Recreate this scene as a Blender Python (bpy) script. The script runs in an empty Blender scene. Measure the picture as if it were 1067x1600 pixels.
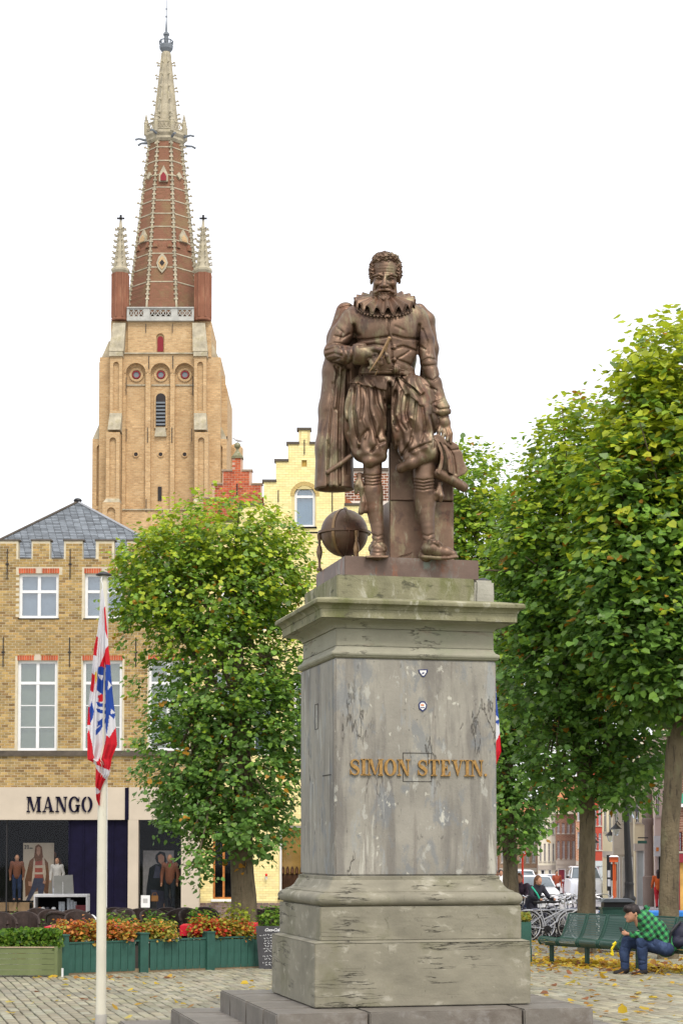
import bpy, math, random
import numpy as np
from mathutils import Vector, Matrix
random.seed(7); RNG = np.random.default_rng(11)
scene = bpy.context.scene
col = bpy.data.collections.new('place'); scene.collection.children.link(col)
# ---------------------------------------------------------------- camera
F = 2950.; PITCH = math.radians(3); SP, CP = math.sin(PITCH), math.cos(PITCH)
CX = 533.5; CY = 1322 - F*math.tan(PITCH); CZ = 1.825
cam = bpy.data.cameras.new('camera'); camo = bpy.data.objects.new('camera', cam); col.objects.link(camo)
camo.location = (0, 0, CZ); camo.rotation_euler = (math.radians(93), 0, 0)
cam.sensor_fit = 'VERTICAL'; cam.sensor_height = 36; cam.lens = F/1600*36
cam.shift_y = (CY-800)/1600; cam.clip_start = .5; cam.clip_end = 3000
scene.camera = camo
# ---------------------------------------------------------------- sky, sun, exposure
w = bpy.data.worlds.new('World'); scene.world = w; w.use_nodes = True
nt = w.node_tree; nt.nodes.clear()
out = nt.nodes.new('ShaderNodeOutputWorld'); bg = nt.nodes.new('ShaderNodeBackground')
sky = nt.nodes.new('ShaderNodeTexSky'); sky.sky_type = 'NISHITA'; sky.sun_disc = False
SUN_EL, SUN_AZ = 52, 18          # degrees; azimuth measured from behind the camera, towards the right
sky.sun_elevation = math.radians(SUN_EL); sky.sun_rotation = math.radians(180-SUN_AZ)
sky.air_density = 1; sky.dust_density = 6
sb = nt.nodes.new('ShaderNodeVectorMath'); sb.operation = 'SCALE'; sb.inputs['Scale'].default_value = .05
nt.links.new(sky.outputs[0], sb.inputs[0])
cl = nt.nodes.new('ShaderNodeVectorMath'); cl.operation = 'ADD'          # the even white cloud layer over that sky
cl.inputs[1].default_value = (.93, .93, .95); nt.links.new(sb.outputs[0], cl.inputs[0])
nt.links.new(cl.outputs[0], bg.inputs[0]); bg.inputs[1].default_value = 1.0
nt.links.new(bg.outputs[0], out.inputs[0])
sd = bpy.data.lights.new('sun', 'SUN'); sd.energy = 1.5; sd.angle = math.radians(12); sd.color = (1, .95, .86)
so = bpy.data.objects.new('sun', sd); col.objects.link(so)
az = math.radians(SUN_AZ); el = math.radians(SUN_EL)
dv = Vector((math.sin(az)*math.cos(el), -math.cos(az)*math.cos(el), math.sin(el)))
so.rotation_euler = dv.to_track_quat('Z', 'Y').to_euler(); so.location = (0, 0, 60)
vs = scene.view_settings; vs.view_transform = 'Standard'; vs.look = 'None'; vs.gamma = 1; vs.use_curve_mapping = False
vs.exposure = 0.35
# ---------------------------------------------------------------- where a direction meets a distance
def tz(py):
    v = (CY-py)/F; return (SP+CP*v)/(CP-SP*v)
def P(px, py, Y):
    z = Y*tz(py); d = Y*CP+z*SP; return ((px-CX)/F*d, Y, z+CZ)
def G(Y): return -.0145*(min(Y, 210)-19)
def gy(py): return (CZ-.2755)/(-tz(py)-.0145)
def PX(px, Y): return P(px, 1322, Y)[0]
def PZ(py, Y): return P(533, py, Y)[2]
# ---------------------------------------------------------------- materials
MATS = {}
def mk(name, base, var=.2, scale=4, stretch=(1,1,1), rough=.8, metal=0, bump=.25, bscale=40, bdist=.01,
       spots=(), spec=.3, attr=None, trans=0, alpha=None, emit=0, hue=None, brick=None, ior=None):
    if name in MATS: return MATS[name]
    m = bpy.data.materials.new(name); m.use_nodes = True; MATS[name] = m
    t = m.node_tree; n = t.nodes; L = t.links; b = n['Principled BSDF']
    def new(k): return n.new(k)
    tc = new('ShaderNodeTexCoord')
    def mapped(st):
        mp = new('ShaderNodeMapping'); mp.inputs['Scale'].default_value = st; L.new(tc.outputs['Object'], mp.inputs[0]); return mp.outputs[0]
    def noise(sc, st=(1,1,1), det=5, ro=.6, dist=0):
        x = new('ShaderNodeTexNoise'); x.inputs['Scale'].default_value = sc; x.inputs['Detail'].default_value = det; x.inputs['Distortion'].default_value = dist
        x.inputs['Roughness'].default_value = ro; L.new(mapped(st), x.inputs['Vector']); return x.outputs['Fac']
    def rgb(c): return (c[0], c[1], c[2], 1)
    r = new('ShaderNodeValToRGB'); cr = r.color_ramp
    b2 = hue if hue else tuple(min(1, c*(1+var)) for c in base)
    cr.elements[0].position = .3; cr.elements[0].color = rgb(tuple(c*(1-var) for c in base))
    cr.elements[1].position = .7; cr.elements[1].color = rgb(b2)
    L.new(noise(scale, stretch), r.inputs[0]); cur = r.outputs[0]
    if attr:
        a = new('ShaderNodeAttribute'); a.attribute_name = attr
        mx = new('ShaderNodeMix'); mx.data_type = 'RGBA'; mx.blend_type = 'MULTIPLY'; mx.inputs[0].default_value = 1
        L.new(cur, mx.inputs[6]); L.new(a.outputs['Color'], mx.inputs[7]); cur = mx.outputs[2]
    hgt = None
    if brick:            # (mortar colour, brick width, course, mortar size, second brick colour)
        bt = new('ShaderNodeTexBrick'); mp = new('ShaderNodeMapping'); mp.inputs['Rotation'].default_value = (math.radians(90), 0, 0)
        cmb = new('ShaderNodeCombineXYZ'); sp = new('ShaderNodeSeparateXYZ'); L.new(tc.outputs['Object'], sp.inputs[0])
        ad = new('ShaderNodeMath'); ad.operation = 'ADD'; L.new(sp.outputs[0], ad.inputs[0]); L.new(sp.outputs[1], ad.inputs[1])
        L.new(ad.outputs[0], cmb.inputs[0]); L.new(sp.outputs[2], cmb.inputs[1]); L.new(cmb.outputs[0], bt.inputs['Vector'])
        bt.inputs['Scale'].default_value = 1; bt.inputs['Brick Width'].default_value = brick[1]; bt.inputs['Row Height'].default_value = brick[2]
        bt.inputs['Mortar Size'].default_value = brick[3]; bt.inputs['Mortar'].default_value = rgb(brick[0])
        L.new(cur, bt.inputs['Color1']); bt.inputs['Color2'].default_value = rgb(brick[4]); bt.inputs['Mortar Smooth'].default_value = .3
        cur = bt.outputs[0]; hgt = bt.outputs['Fac']
    for s in spots:      # (colour, scale, stretch, threshold, softness, amount, 'ridge' for thin lines)
        c, sc, st, th, so_, am = s[:6]; f = noise(sc, st, 6, .65, .3)
        if len(s) > 6:
            k = new('ShaderNodeMath'); k.operation = 'SUBTRACT'; L.new(f, k.inputs[0]); k.inputs[1].default_value = .5
            k2 = new('ShaderNodeMath'); k2.operation = 'ABSOLUTE'; L.new(k.outputs[0], k2.inputs[0])
            mr = new('ShaderNodeMapRange'); L.new(k2.outputs[0], mr.inputs[0]); mr.inputs[1].default_value = th; mr.inputs[2].default_value = 0
            mr.inputs[3].default_value = 0; mr.inputs[4].default_value = am
            g = noise(sc*.7+.3, (1,1,1), 2); mg = new('ShaderNodeMapRange'); L.new(g, mg.inputs[0]); mg.inputs[1].default_value = .5; mg.inputs[2].default_value = .58
            mu = new('ShaderNodeMath'); mu.operation = 'MULTIPLY'; L.new(mr.outputs[0], mu.inputs[0]); L.new(mg.outputs[0], mu.inputs[1]); fo = mu.outputs[0]
        else:
            mr = new('ShaderNodeMapRange'); L.new(f, mr.inputs[0]); mr.inputs[1].default_value = th; mr.inputs[2].default_value = th+so_
            mr.inputs[3].default_value = 0; mr.inputs[4].default_value = am; fo = mr.outputs[0]
        mx = new('ShaderNodeMix'); mx.data_type = 'RGBA'; L.new(fo, mx.inputs[0]); L.new(cur, mx.inputs[6]); mx.inputs[7].default_value = rgb(c); cur = mx.outputs[2]
        if len(s) > 6 and hgt is None: hgt = fo
    L.new(cur, b.inputs['Base Color'])
    b.inputs['Roughness'].default_value = rough; b.inputs['Metallic'].default_value = metal
    b.inputs['Specular IOR Level'].default_value = spec
    if ior: b.inputs['IOR'].default_value = ior
    if bump:
        bp = new('ShaderNodeBump'); bp.inputs['Strength'].default_value = bump; bp.inputs['Distance'].default_value = bdist
        L.new(noise(bscale, (1,1,1), 4), bp.inputs['Height']); last = bp
        if hgt is not None:
            b3 = new('ShaderNodeBump'); b3.invert = True; b3.inputs['Strength'].default_value = .8; b3.inputs['Distance'].default_value = .012
            L.new(hgt, b3.inputs['Height']); L.new(bp.outputs[0], b3.inputs['Normal']); last = b3
        L.new(last.outputs[0], b.inputs['Normal'])
    if trans:
        ts = new('ShaderNodeBsdfTranslucent'); ms = new('ShaderNodeMixShader'); ms.inputs[0].default_value = trans
        L.new(cur, ts.inputs[0]); L.new(b.outputs[0], ms.inputs[1]); L.new(ts.outputs[0], ms.inputs[2])
        L.new(ms.outputs[0], n['Material Output'].inputs[0])
    if emit:
        L.new(cur, b.inputs['Emission Color']); b.inputs['Emission Strength'].default_value = emit
    return m
def flat(name, c, rough=.6, **k): return mk(name, c, var=k.pop('var', .06), scale=k.pop('scale', 6), rough=rough, bump=k.pop('bump', .05), **k)
def glassmat(name, tint=(.6,.65,.7), alpha=.35, rough=.03):
    if name in MATS: return MATS[name]
    m = bpy.data.materials.new(name); m.use_nodes = True; MATS[name] = m; t = m.node_tree; n = t.nodes; L = t.links
    n.remove(n['Principled BSDF']); g = n.new('ShaderNodeBsdfGlossy'); g.inputs['Roughness'].default_value = rough
    tr = n.new('ShaderNodeBsdfTransparent'); tr.inputs[0].default_value = (*tint, 1); g.inputs[0].default_value = (.95,.97,1,1)
    mx = n.new('ShaderNodeMixShader'); g.inputs[0].default_value = (.95,.97,1,1) if alpha > .05 else (.45,.47,.5,1); fr = n.new('ShaderNodeLayerWeight'); fr.inputs[0].default_value = .1
    ad = n.new('ShaderNodeMath'); ad.operation = 'ADD'; ad.inputs[1].default_value = alpha; L.new(fr.outputs['Fresnel'], ad.inputs[0])
    L.new(ad.outputs[0], mx.inputs[0]); L.new(tr.outputs[0], mx.inputs[1]); L.new(g.outputs[0], mx.inputs[2]); L.new(mx.outputs[0], n['Material Output'].inputs[0])
    return m
# ---------------------------------------------------------------- objects
def tag(o, label=None, cat=None, group=None, kind=None):
    if label: o['label'] = label
    if cat: o['category'] = cat
    if group: o['group'] = group
    if kind: o['kind'] = kind
    return o
def thing(name, label, cat, loc=(0,0,0), rz=0, group=None):
    o = bpy.data.objects.new(name, None); col.objects.link(o); o.location = loc; o.rotation_euler = (0, 0, rz)
    o.empty_display_size = .2
    return tag(o, label, cat, group)
def wloc(o):
    v = Vector((0,0,0))
    while o is not None: v += Vector(o.location); o = o.parent
    return v
def link_mesh(name, me, parent=None, loc=(0,0,0)):
    o = bpy.data.objects.new(name, me); col.objects.link(o); o.location = loc
    if parent: o.parent = parent
    return o
def np_mesh(name, V, Fq, mats, colr=None, mi=None, smooth=False):
    """V (n,3); Fq (m,k) same-size faces or list of faces"""
    me = bpy.data.meshes.new(name)
    if isinstance(Fq, np.ndarray):
        m_, k = Fq.shape
        me.vertices.add(len(V)); me.vertices.foreach_set('co', np.asarray(V, dtype=np.float32).ravel())
        me.loops.add(m_*k); me.loops.foreach_set('vertex_index', Fq.astype(np.int32).ravel())
        me.polygons.add(m_); me.polygons.foreach_set('loop_start', np.arange(0, m_*k, k, dtype=np.int32))
        me.update(calc_edges=True)
    else:
        me.from_pydata([tuple(v) for v in V], [], Fq)
    for m in (mats if isinstance(mats, (list, tuple)) else [mats]): me.materials.append(m)
    if mi is not None: me.polygons.foreach_set('material_index', np.asarray(mi, dtype=np.int32))
    if colr is not None:
        a = me.color_attributes.new('col', 'FLOAT_COLOR', 'POINT'); c4 = np.ones((len(V), 4), dtype=np.float32); c4[:, :3] = colr
        a.data.foreach_set('color', c4.ravel())
    if smooth: me.polygons.foreach_set('use_smooth', np.ones(len(me.polygons), dtype=bool))
    me.update(); return me
class MB:
    def __init__(s): s.v = []; s.f = []; s.m = []; s.c = []
    def add(s, vs, fs, m=0, c=None):
        k = len(s.v); s.v += [tuple(v) for v in vs]; s.f += [tuple(i+k for i in f) for f in fs]; s.m += [m]*len(fs)
        s.c += [c or (1,1,1)]*len(vs); return s
    def box(s, x0, x1, y0, y1, z0, z1, m=0, c=None):
        return s.add([(x0,y0,z0),(x1,y0,z0),(x1,y1,z0),(x0,y1,z0),(x0,y0,z1),(x1,y0,z1),(x1,y1,z1),(x0,y1,z1)],
                     [(0,3,2,1),(4,5,6,7),(0,1,5,4),(1,2,6,5),(2,3,7,6),(3,0,4,7)], m, c)
    def frustum(s, a, b, z0, z1, m=0, c=None):   # a,b = (x0,x1,y0,y1) bottom and top
        return s.add([(a[0],a[2],z0),(a[1],a[2],z0),(a[1],a[3],z0),(a[0],a[3],z0),(b[0],b[2],z1),(b[1],b[2],z1),(b[1],b[3],z1),(b[0],b[3],z1)],
                     [(0,3,2,1),(4,5,6,7),(0,1,5,4),(1,2,6,5),(2,3,7,6),(3,0,4,7)], m, c)
    def prism(s, poly, y0, y1, m=0, c=None):     # poly of (x,z), counter-clockwise seen from the front (-y)
        n = len(poly); vs = [(x,y0,z) for x,z in poly]+[(x,y1,z) for x,z in poly]
        fs = [tuple(range(n)), tuple(range(2*n-1, n-1, -1))]+[(i, i+n, (i+1)%n+n, (i+1)%n) for i in range(n)]
        return s.add(vs, fs, m, c)
    def tube(s, pts, r, n=8, m=0, c=None, cap=True):
        pts = [Vector(p) for p in pts]; rs = r if isinstance(r, (list, tuple)) else [r]*len(pts); vs = []; fs = []
        up = Vector((0,0,1)); t0 = (pts[1]-pts[0]).normalized()
        if abs(t0.dot(up)) > .95: up = Vector((1,0,0))
        a = t0.cross(up).normalized()
        for i, p in enumerate(pts):
            t = (pts[min(i+1, len(pts)-1)]-pts[max(i-1, 0)]).normalized(); a = (a-t*a.dot(t)).normalized(); b = t.cross(a)
            for k in range(n):
                an = 2*math.pi*k/n; vs.append(p+(a*math.cos(an)+b*math.sin(an))*rs[i])
        for i in range(len(pts)-1):
            for k in range(n): fs.append((i*n+k, i*n+(k+1)%n, (i+1)*n+(k+1)%n, (i+1)*n+k))
        if cap: fs += [tuple(range(n-1, -1, -1)), tuple(range((len(pts)-1)*n, len(pts)*n))]
        return s.add(vs, fs, m, c)
    def lathe(s, prof, cx, cy, n=12, m=0, c=None, ph=0, cap=True):   # prof (r,z) upwards
        vs = []; fs = []
        for r, z in prof:
            for k in range(n): an = 2*math.pi*(k+ph)/n; vs.append((cx+r*math.cos(an), cy+r*math.sin(an), z))
        for i in range(len(prof)-1):
            for k in range(n): fs.append((i*n+k, i*n+(k+1)%n, (i+1)*n+(k+1)%n, (i+1)*n+k))
        if cap: fs += [tuple(range(n-1, -1, -1)), tuple(range((len(prof)-1)*n, len(prof)*n))]
        return s.add(vs, fs, m, c)
    def ball(s, c0, r, n=10, m=0, c=None, sc=(1,1,1)):
        vs = []; fs = []; h = n//2
        for i in range(h+1):
            th = math.pi*i/h
            for k in range(n): an = 2*math.pi*k/n; vs.append((c0[0]+r*sc[0]*math.sin(th)*math.cos(an), c0[1]+r*sc[1]*math.sin(th)*math.sin(an), c0[2]+r*sc[2]*math.cos(th)))
        for i in range(h):
            for k in range(n): fs.append((i*n+k, (i+1)*n+k, (i+1)*n+(k+1)%n, i*n+(k+1)%n))
        return s.add(vs, fs, m, c)
    def holes(s, x0, x1, z0, z1, y0, y1, hs, m=0, c=None):  # a wall slab with rectangular openings (x0,x1,z0,z1)
        xs = sorted({x0, x1, *[min(max(h[i], x0), x1) for h in hs for i in (0,1)]}); zs = sorted({z0, z1, *[min(max(h[i], z0), z1) for h in hs for i in (2,3)]})
        for i in range(len(xs)-1):
            k = 0
            while k < len(zs)-1:
                cx = (xs[i]+xs[i+1])/2
                inh = lambda q: any(h[0] < cx < h[1] and h[2] < (zs[q]+zs[q+1])/2 < h[3] for h in hs)
                if inh(k): k += 1; continue
                e = k
                while e+1 < len(zs)-1 and not inh(e+1): e += 1
                s.box(xs[i], xs[i+1], y0, y1, zs[k], zs[e+1], m, c); k = e+1
        return s
    def build(s, name, mats, parent=None, smooth=False, label=None, local=False, origin=None, bevel=0, kind=None):
        off = Vector((0,0,0)) if local else (wloc(parent) if parent else Vector((0,0,0)))
        V = np.array(s.v, dtype=float)
        o_ = Vector((0,0,0))
        if origin == 'base':
            o_ = Vector(((V[:,0].min()+V[:,0].max())/2, (V[:,1].min()+V[:,1].max())/2, V[:,2].min()))
        elif parent is not None or origin == 'mid':
            o_ = Vector(((V[:,0].min()+V[:,0].max())/2, (V[:,1].min()+V[:,1].max())/2, (V[:,2].min()+V[:,2].max())/2))
        V = V-np.array(o_)
        me = np_mesh(name, V, s.f, mats, colr=np.array(s.c) if any(c != (1,1,1) for c in s.c) else None, mi=s.m, smooth=smooth)
        o = link_mesh(name, me, parent, o_-off if not local else o_)
        if smooth and smooth != 2:
            try: me.set_sharp_from_angle(angle=math.radians(40))
            except Exception: pass
        if bevel:
            bv = o.modifiers.new('bevel', 'BEVEL'); bv.width = bevel; bv.segments = 1; bv.limit_method = 'ANGLE'
        if label: o['label'] = label
        if kind: o['kind'] = kind
        return o
def tess(mb, polys, y0, y1, m=0, c=None):
    """polys: outer loop + holes of (x,z); extruded prism with holes"""
    from mathutils.geometry import tessellate_polygon
    loops = [[Vector((p[0], p[1], 0)) for p in q] for q in polys]
    tr = tessellate_polygon(loops); fl = [p for q in polys for p in q]; n = len(fl)
    vs = [(x, y0, z) for x, z in fl]+[(x, y1, z) for x, z in fl]; fs = []
    for a, b, d in tr:
        A, B, D_ = fl[a], fl[b], fl[d]; cr = (B[0]-A[0])*(D_[1]-A[1])-(B[1]-A[1])*(D_[0]-A[0])
        if cr < 0: b, d = d, b
        fs.append((a, b, d)); fs.append((d+n, b+n, a+n))
    k = 0
    for q in polys:
        q_ = len(q)
        for i in range(q_): j = (i+1) % q_; fs.append((k+i, k+i+n, k+j+n, k+j))
        k += q_
    return mb.add(vs, fs, m, c)
def copy_tree(o, parent=None):
    c = o.copy(); col.objects.link(c)
    if parent: c.parent = parent
    for ch in list(o.children): copy_tree(ch, c)
    return c
# ---------------------------------------------------------------- sculpting in a distance field
def vnoise(x, y, z, seed=0):
    """cheap smooth pseudo noise from summed sines, about -1..1"""
    r = np.random.default_rng(seed); o = 0
    for i in range(5):
        k = r.normal(size=3); k /= np.linalg.norm(k); fr = 1+.9*i; ph = r.uniform(0, 6.28, 2)
        o = o+np.sin((k[0]*x+k[1]*y+k[2]*z)*fr+ph[0]+1.3*np.sin((k[1]*x+k[2]*y+k[0]*z)*fr*.7+ph[1]))/(1+.5*i)
    return o/2.2
class Sculpt:
    def __init__(s, lo, hi, h, tr=None):
        s.h = h; s.lo = np.array(lo, float); n = np.ceil((np.array(hi)-s.lo)/h).astype(int)+1
        s.ax = [(s.lo[i]+h*np.arange(n[i])).astype(np.float32) for i in range(3)]
        s.D = np.full(n, 1.0, dtype=np.float32); s.tr = tr or (lambda p: p); s.u = 1; s.base = None
    def sl(s, lo, hi, pad):
        r = []
        for i in range(3):
            a = int(max(0, math.floor((lo[i]-pad-s.lo[i])/s.h))); b = int(min(len(s.ax[i]), math.ceil((hi[i]+pad-s.lo[i])/s.h)+1)); r.append(slice(a, max(a+1, b)))
        r = tuple(r); return r, s.ax[0][r[0]][:,None,None], s.ax[1][r[1]][None,:,None], s.ax[2][r[2]][None,None,:]
    def merge(s, r, d, k, sub=False):
        a = s.D[r]
        if sub: a = -a
        if k > 0: h = np.maximum(k-np.abs(a-d), 0)/k; o = np.minimum(a, d)-h*h*k*.25
        else: o = np.minimum(a, d)
        s.D[r] = -o if sub else o
    def ell(s, c, r, k=3, sub=False, rot=None, disp=None):
        u = s.u; c = s.tr(c); r = [r[0]*u, r[2]*u, r[1]*u]; R = max(r); k *= u   # r = across, up, deep
        b, x, y, z = s.sl([q-R for q in c], [q+R for q in c], k+3*s.h); x = x-c[0]; y = y-c[1]; z = z-c[2]
        if rot is not None:
            M = rot; X = M[0][0]*x+M[1][0]*y+M[2][0]*z; Y = M[0][1]*x+M[1][1]*y+M[2][1]*z; Z = M[0][2]*x+M[1][2]*y+M[2][2]*z; x, y, z = X, Y, Z
        k0 = np.sqrt((x/r[0])**2+(y/r[1])**2+(z/r[2])**2); k1 = np.sqrt((x/r[0]**2)**2+(y/r[1]**2)**2+(z/r[2]**2)**2)+1e-9
        d = k0*(k0-1)/k1
        if disp is not None: d = d+disp(x, y, z)
        s.merge(b, -(-d) if not sub else d, k, sub)
    def cone(s, a, b_, ra, rb, k=3, sub=False, disp=None):
        u = s.u; a = s.tr(a); b_ = s.tr(b_); ra *= u; rb *= u; k *= u; R = max(ra, rb)
        lo = [min(a[i], b_[i])-R for i in range(3)]; hi = [max(a[i], b_[i])+R for i in range(3)]
        bl, x, y, z = s.sl(lo, hi, k+3*s.h); ab = [b_[i]-a[i] for i in range(3)]; L2 = sum(q*q for q in ab)+1e-12
        t = np.clip(((x-a[0])*ab[0]+(y-a[1])*ab[1]+(z-a[2])*ab[2])/L2, 0, 1)
        d = np.sqrt((x-a[0]-t*ab[0])**2+(y-a[1]-t*ab[1])**2+(z-a[2]-t*ab[2])**2)-(ra+(rb-ra)*t)
        if disp is not None: d = d+disp(x, y, z)
        s.merge(bl, d, k, sub)
    def chain(s, pts, rs, k=3, sub=False):
        for i in range(len(pts)-1): s.cone(pts[i], pts[i+1], rs[i], rs[i+1], k, sub)
    def pix(s, x, y, z):
        zz = z-CZ; d = y*CP+zz*SP; return CX+F*x/d, CY-F*(-y*SP+zz*CP)/d
    def _pl(s, poly, closed, pad, vlo, vhi):
        w_ = [s.tr((p[0], p[1], v)) for p in poly for v in (vlo, vhi)]
        b, x, y, z = s.sl([min(q[i] for q in w_) for i in range(3)], [max(q[i] for q in w_) for i in range(3)], pad*s.u)
        px, py = s.pix(x, y, z); px = px+0*z; py = py+0*x
        n = len(poly); dm = None; ins = None
        for i in range(n if closed else n-1):
            ax_, ay = poly[i][:2]; bx, by = poly[(i+1) % n][:2]; ex, ey = bx-ax_, by-ay; t = np.clip(((px-ax_)*ex+(py-ay)*ey)/(ex*ex+ey*ey+1e-9), 0, 1)
            d = (px-ax_-t*ex)**2+(py-ay-t*ey)**2; dm = d if dm is None else np.minimum(dm, d)
            if closed:
                c = ((ay > py) != (by > py)) & (px < (bx-ax_)*(py-ay)/((by-ay) if by != ay else 1e-9)+ax_); ins = c if ins is None else ins ^ c
        dm = np.sqrt(dm)
        if closed: dm = np.where(ins, -dm, dm)
        return b, dm
    def groove(s, poly, w_=2, a=2, vlo=-60, vhi=0):
        b, d = s._pl(poly, False, w_*2.5, vlo, vhi); s.D[b] += (a*s.u*np.exp(-(d/w_)**2)).astype(np.float32)
    def plate(s, poly, t, vlo=-60, vhi=0, k=1):
        b, d = s._pl(poly, True, 4, vlo, vhi); e = np.maximum((s.base if s.base is not None else s.D)[b]-t*s.u, d*s.u); s.merge(b, e, k*s.u)
    def slab(s, poly, vlo, vhi, k=1):
        b, d = s._pl(poly, True, 4, vlo, vhi); y = s.ax[1][b[1]][None,:,None]; ya = s.tr((poly[0][0], poly[0][1], vlo))[1]; yb = s.tr((poly[0][0], poly[0][1], vhi))[1]
        e = np.maximum(np.maximum(d*s.u, ya-y), y-yb); s.merge(b, e, k*s.u)
    def cells(s):
        D = s.D; S = D < 0; n = np.array(D.shape)-1
        cnt = np.zeros(n, dtype=np.int8)
        for i in (0,1):
            for j in (0,1):
                for k in (0,1): cnt += S[i:n[0]+i, j:n[1]+j, k:n[2]+k]
        act = (cnt > 0) & (cnt < 8); I, J, K = np.nonzero(act); idx = np.full(n, -1, dtype=np.int32); idx[I, J, K] = np.arange(len(I))
        acc = np.zeros((len(I), 3)); c = np.zeros(len(I))
        for ax in range(3):
            o = [q for q in range(3) if q != ax]
            for e0 in (0,1):
                for e1 in (0,1):
                    off = [0,0,0]; off[o[0]] = e0; off[o[1]] = e1; of2 = list(off); of2[ax] = 1
                    a = D[I+off[0], J+off[1], K+off[2]]; b = D[I+of2[0], J+of2[1], K+of2[2]]; m = (a < 0) != (b < 0)
                    t = np.where(m, a/np.where(m, a-b, 1), 0); p = np.zeros((len(I), 3)); p[:, o[0]] = e0; p[:, o[1]] = e1; p[:, ax] = t
                    acc += p*m[:, None]; c += m
        V = (np.stack([I, J, K], 1)+acc/c[:, None])*s.h+s.lo
        fs = []
        for ax in range(3):
            o = [(ax+1) % 3, (ax+2) % 3]
            sl1 = [slice(1, n[q]) for q in range(3)]; sl1[ax] = slice(0, n[ax]); sl2 = list(sl1); sl2[ax] = slice(1, n[ax]+1)
            a = S[tuple(sl1)]; b = S[tuple(sl2)]; Q = np.nonzero(a != b); base = [Q[q]+(0 if q == ax else 1) for q in range(3)]
            def cid(d0, d1):
                q = list(base); q[o[0]] = q[o[0]]-d0; q[o[1]] = q[o[1]]-d1; return idx[q[0], q[1], q[2]]
            quad = np.stack([cid(1,1), cid(0,1), cid(0,0), cid(1,0)], 1); inv = ~a[Q]; quad[inv] = quad[inv][:, ::-1]
            fs.append(quad)
        Fq = np.concatenate(fs); Fq = Fq[(Fq >= 0).all(1)]; return V, Fq
    def obj(s, name, mat_, parent=None, label=None, local=False):
        V, Fq = s.cells()
        if len(V) == 0: return None
        c = Vector([(V[:, i].min()+V[:, i].max())/2 for i in range(3)]) if parent else Vector((0,0,0))
        me = np_mesh(name, V-np.array(c), Fq, mat_, smooth=True); off = wloc(parent) if parent and not local else Vector((0,0,0))
        o = link_mesh(name, me, parent, c-off)
        if label: o['label'] = label
        return o
# ================================================================ ground
M_SOIL = mk('joint_sand', (.13,.12,.06), .4, 8, bump=.5, spots=[((.08,.11,.025), 3, (1,1,1), .45, .15, .9)])
M_PAV = mk('paving_stone', (.25,.235,.18), .2, 3, rough=.85, bump=.35, bscale=60, attr='col', spots=[((.25,.24,.13), 1.2, (1,1,1), .52, .2, .5)])
M_FAR = mk('far_paving', (.36,.33,.28), .15, .6, (1,.25,1), bump=.2, brick=((.2,.17,.12), .36, .12, .012, (.34,.32,.27)))
M_ROAD = mk('street_surface', (.36,.35,.36), .1, .3, bump=.1, bscale=20)
TH = math.radians(13.5); CT, ST = math.cos(TH), math.sin(TH)
def strip(name, x0, x1, Y0, Y1, mat_, dz=0, kind='structure', n=8):
    mb = MB(); ys = [Y0+(Y1-Y0)*i/n for i in range(n+1)]
    vs = [(x, y, G(y)+dz) for y in ys for x in (x0, x1)]
    mb.add(vs, [(2*i, 2*i+1, 2*i+3, 2*i+2) for i in range(n)]); return tag(mb.build(name, mat_, origin='mid'), kind=kind)
ground = strip('ground', -400, 400, -15, 210, M_SOIL, -.03)
far = strip('ground', -900, 900, 210, 1500, M_ROAD, -.03, n=1)
plaza = strip('pavement', -60, 80, 37, 66, mk('square_paving', (.30,.28,.23), .15, 2, bump=.4, bscale=9, spots=[((.26,.24,.15), 2.5, (1,1,1), .5, .2, .6)]), -.004)
road = strip('road', -60, 120, 66, 209, M_ROAD, -.004)
kerb = MB(); kerb.box(-60, 80, 66, 66.3, G(66)-.1, G(66)+.03); tag(kerb.build('kerb', mk('kerb_stone', (.42,.41,.39), .15, 4), origin='mid'), kind='structure')
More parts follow.
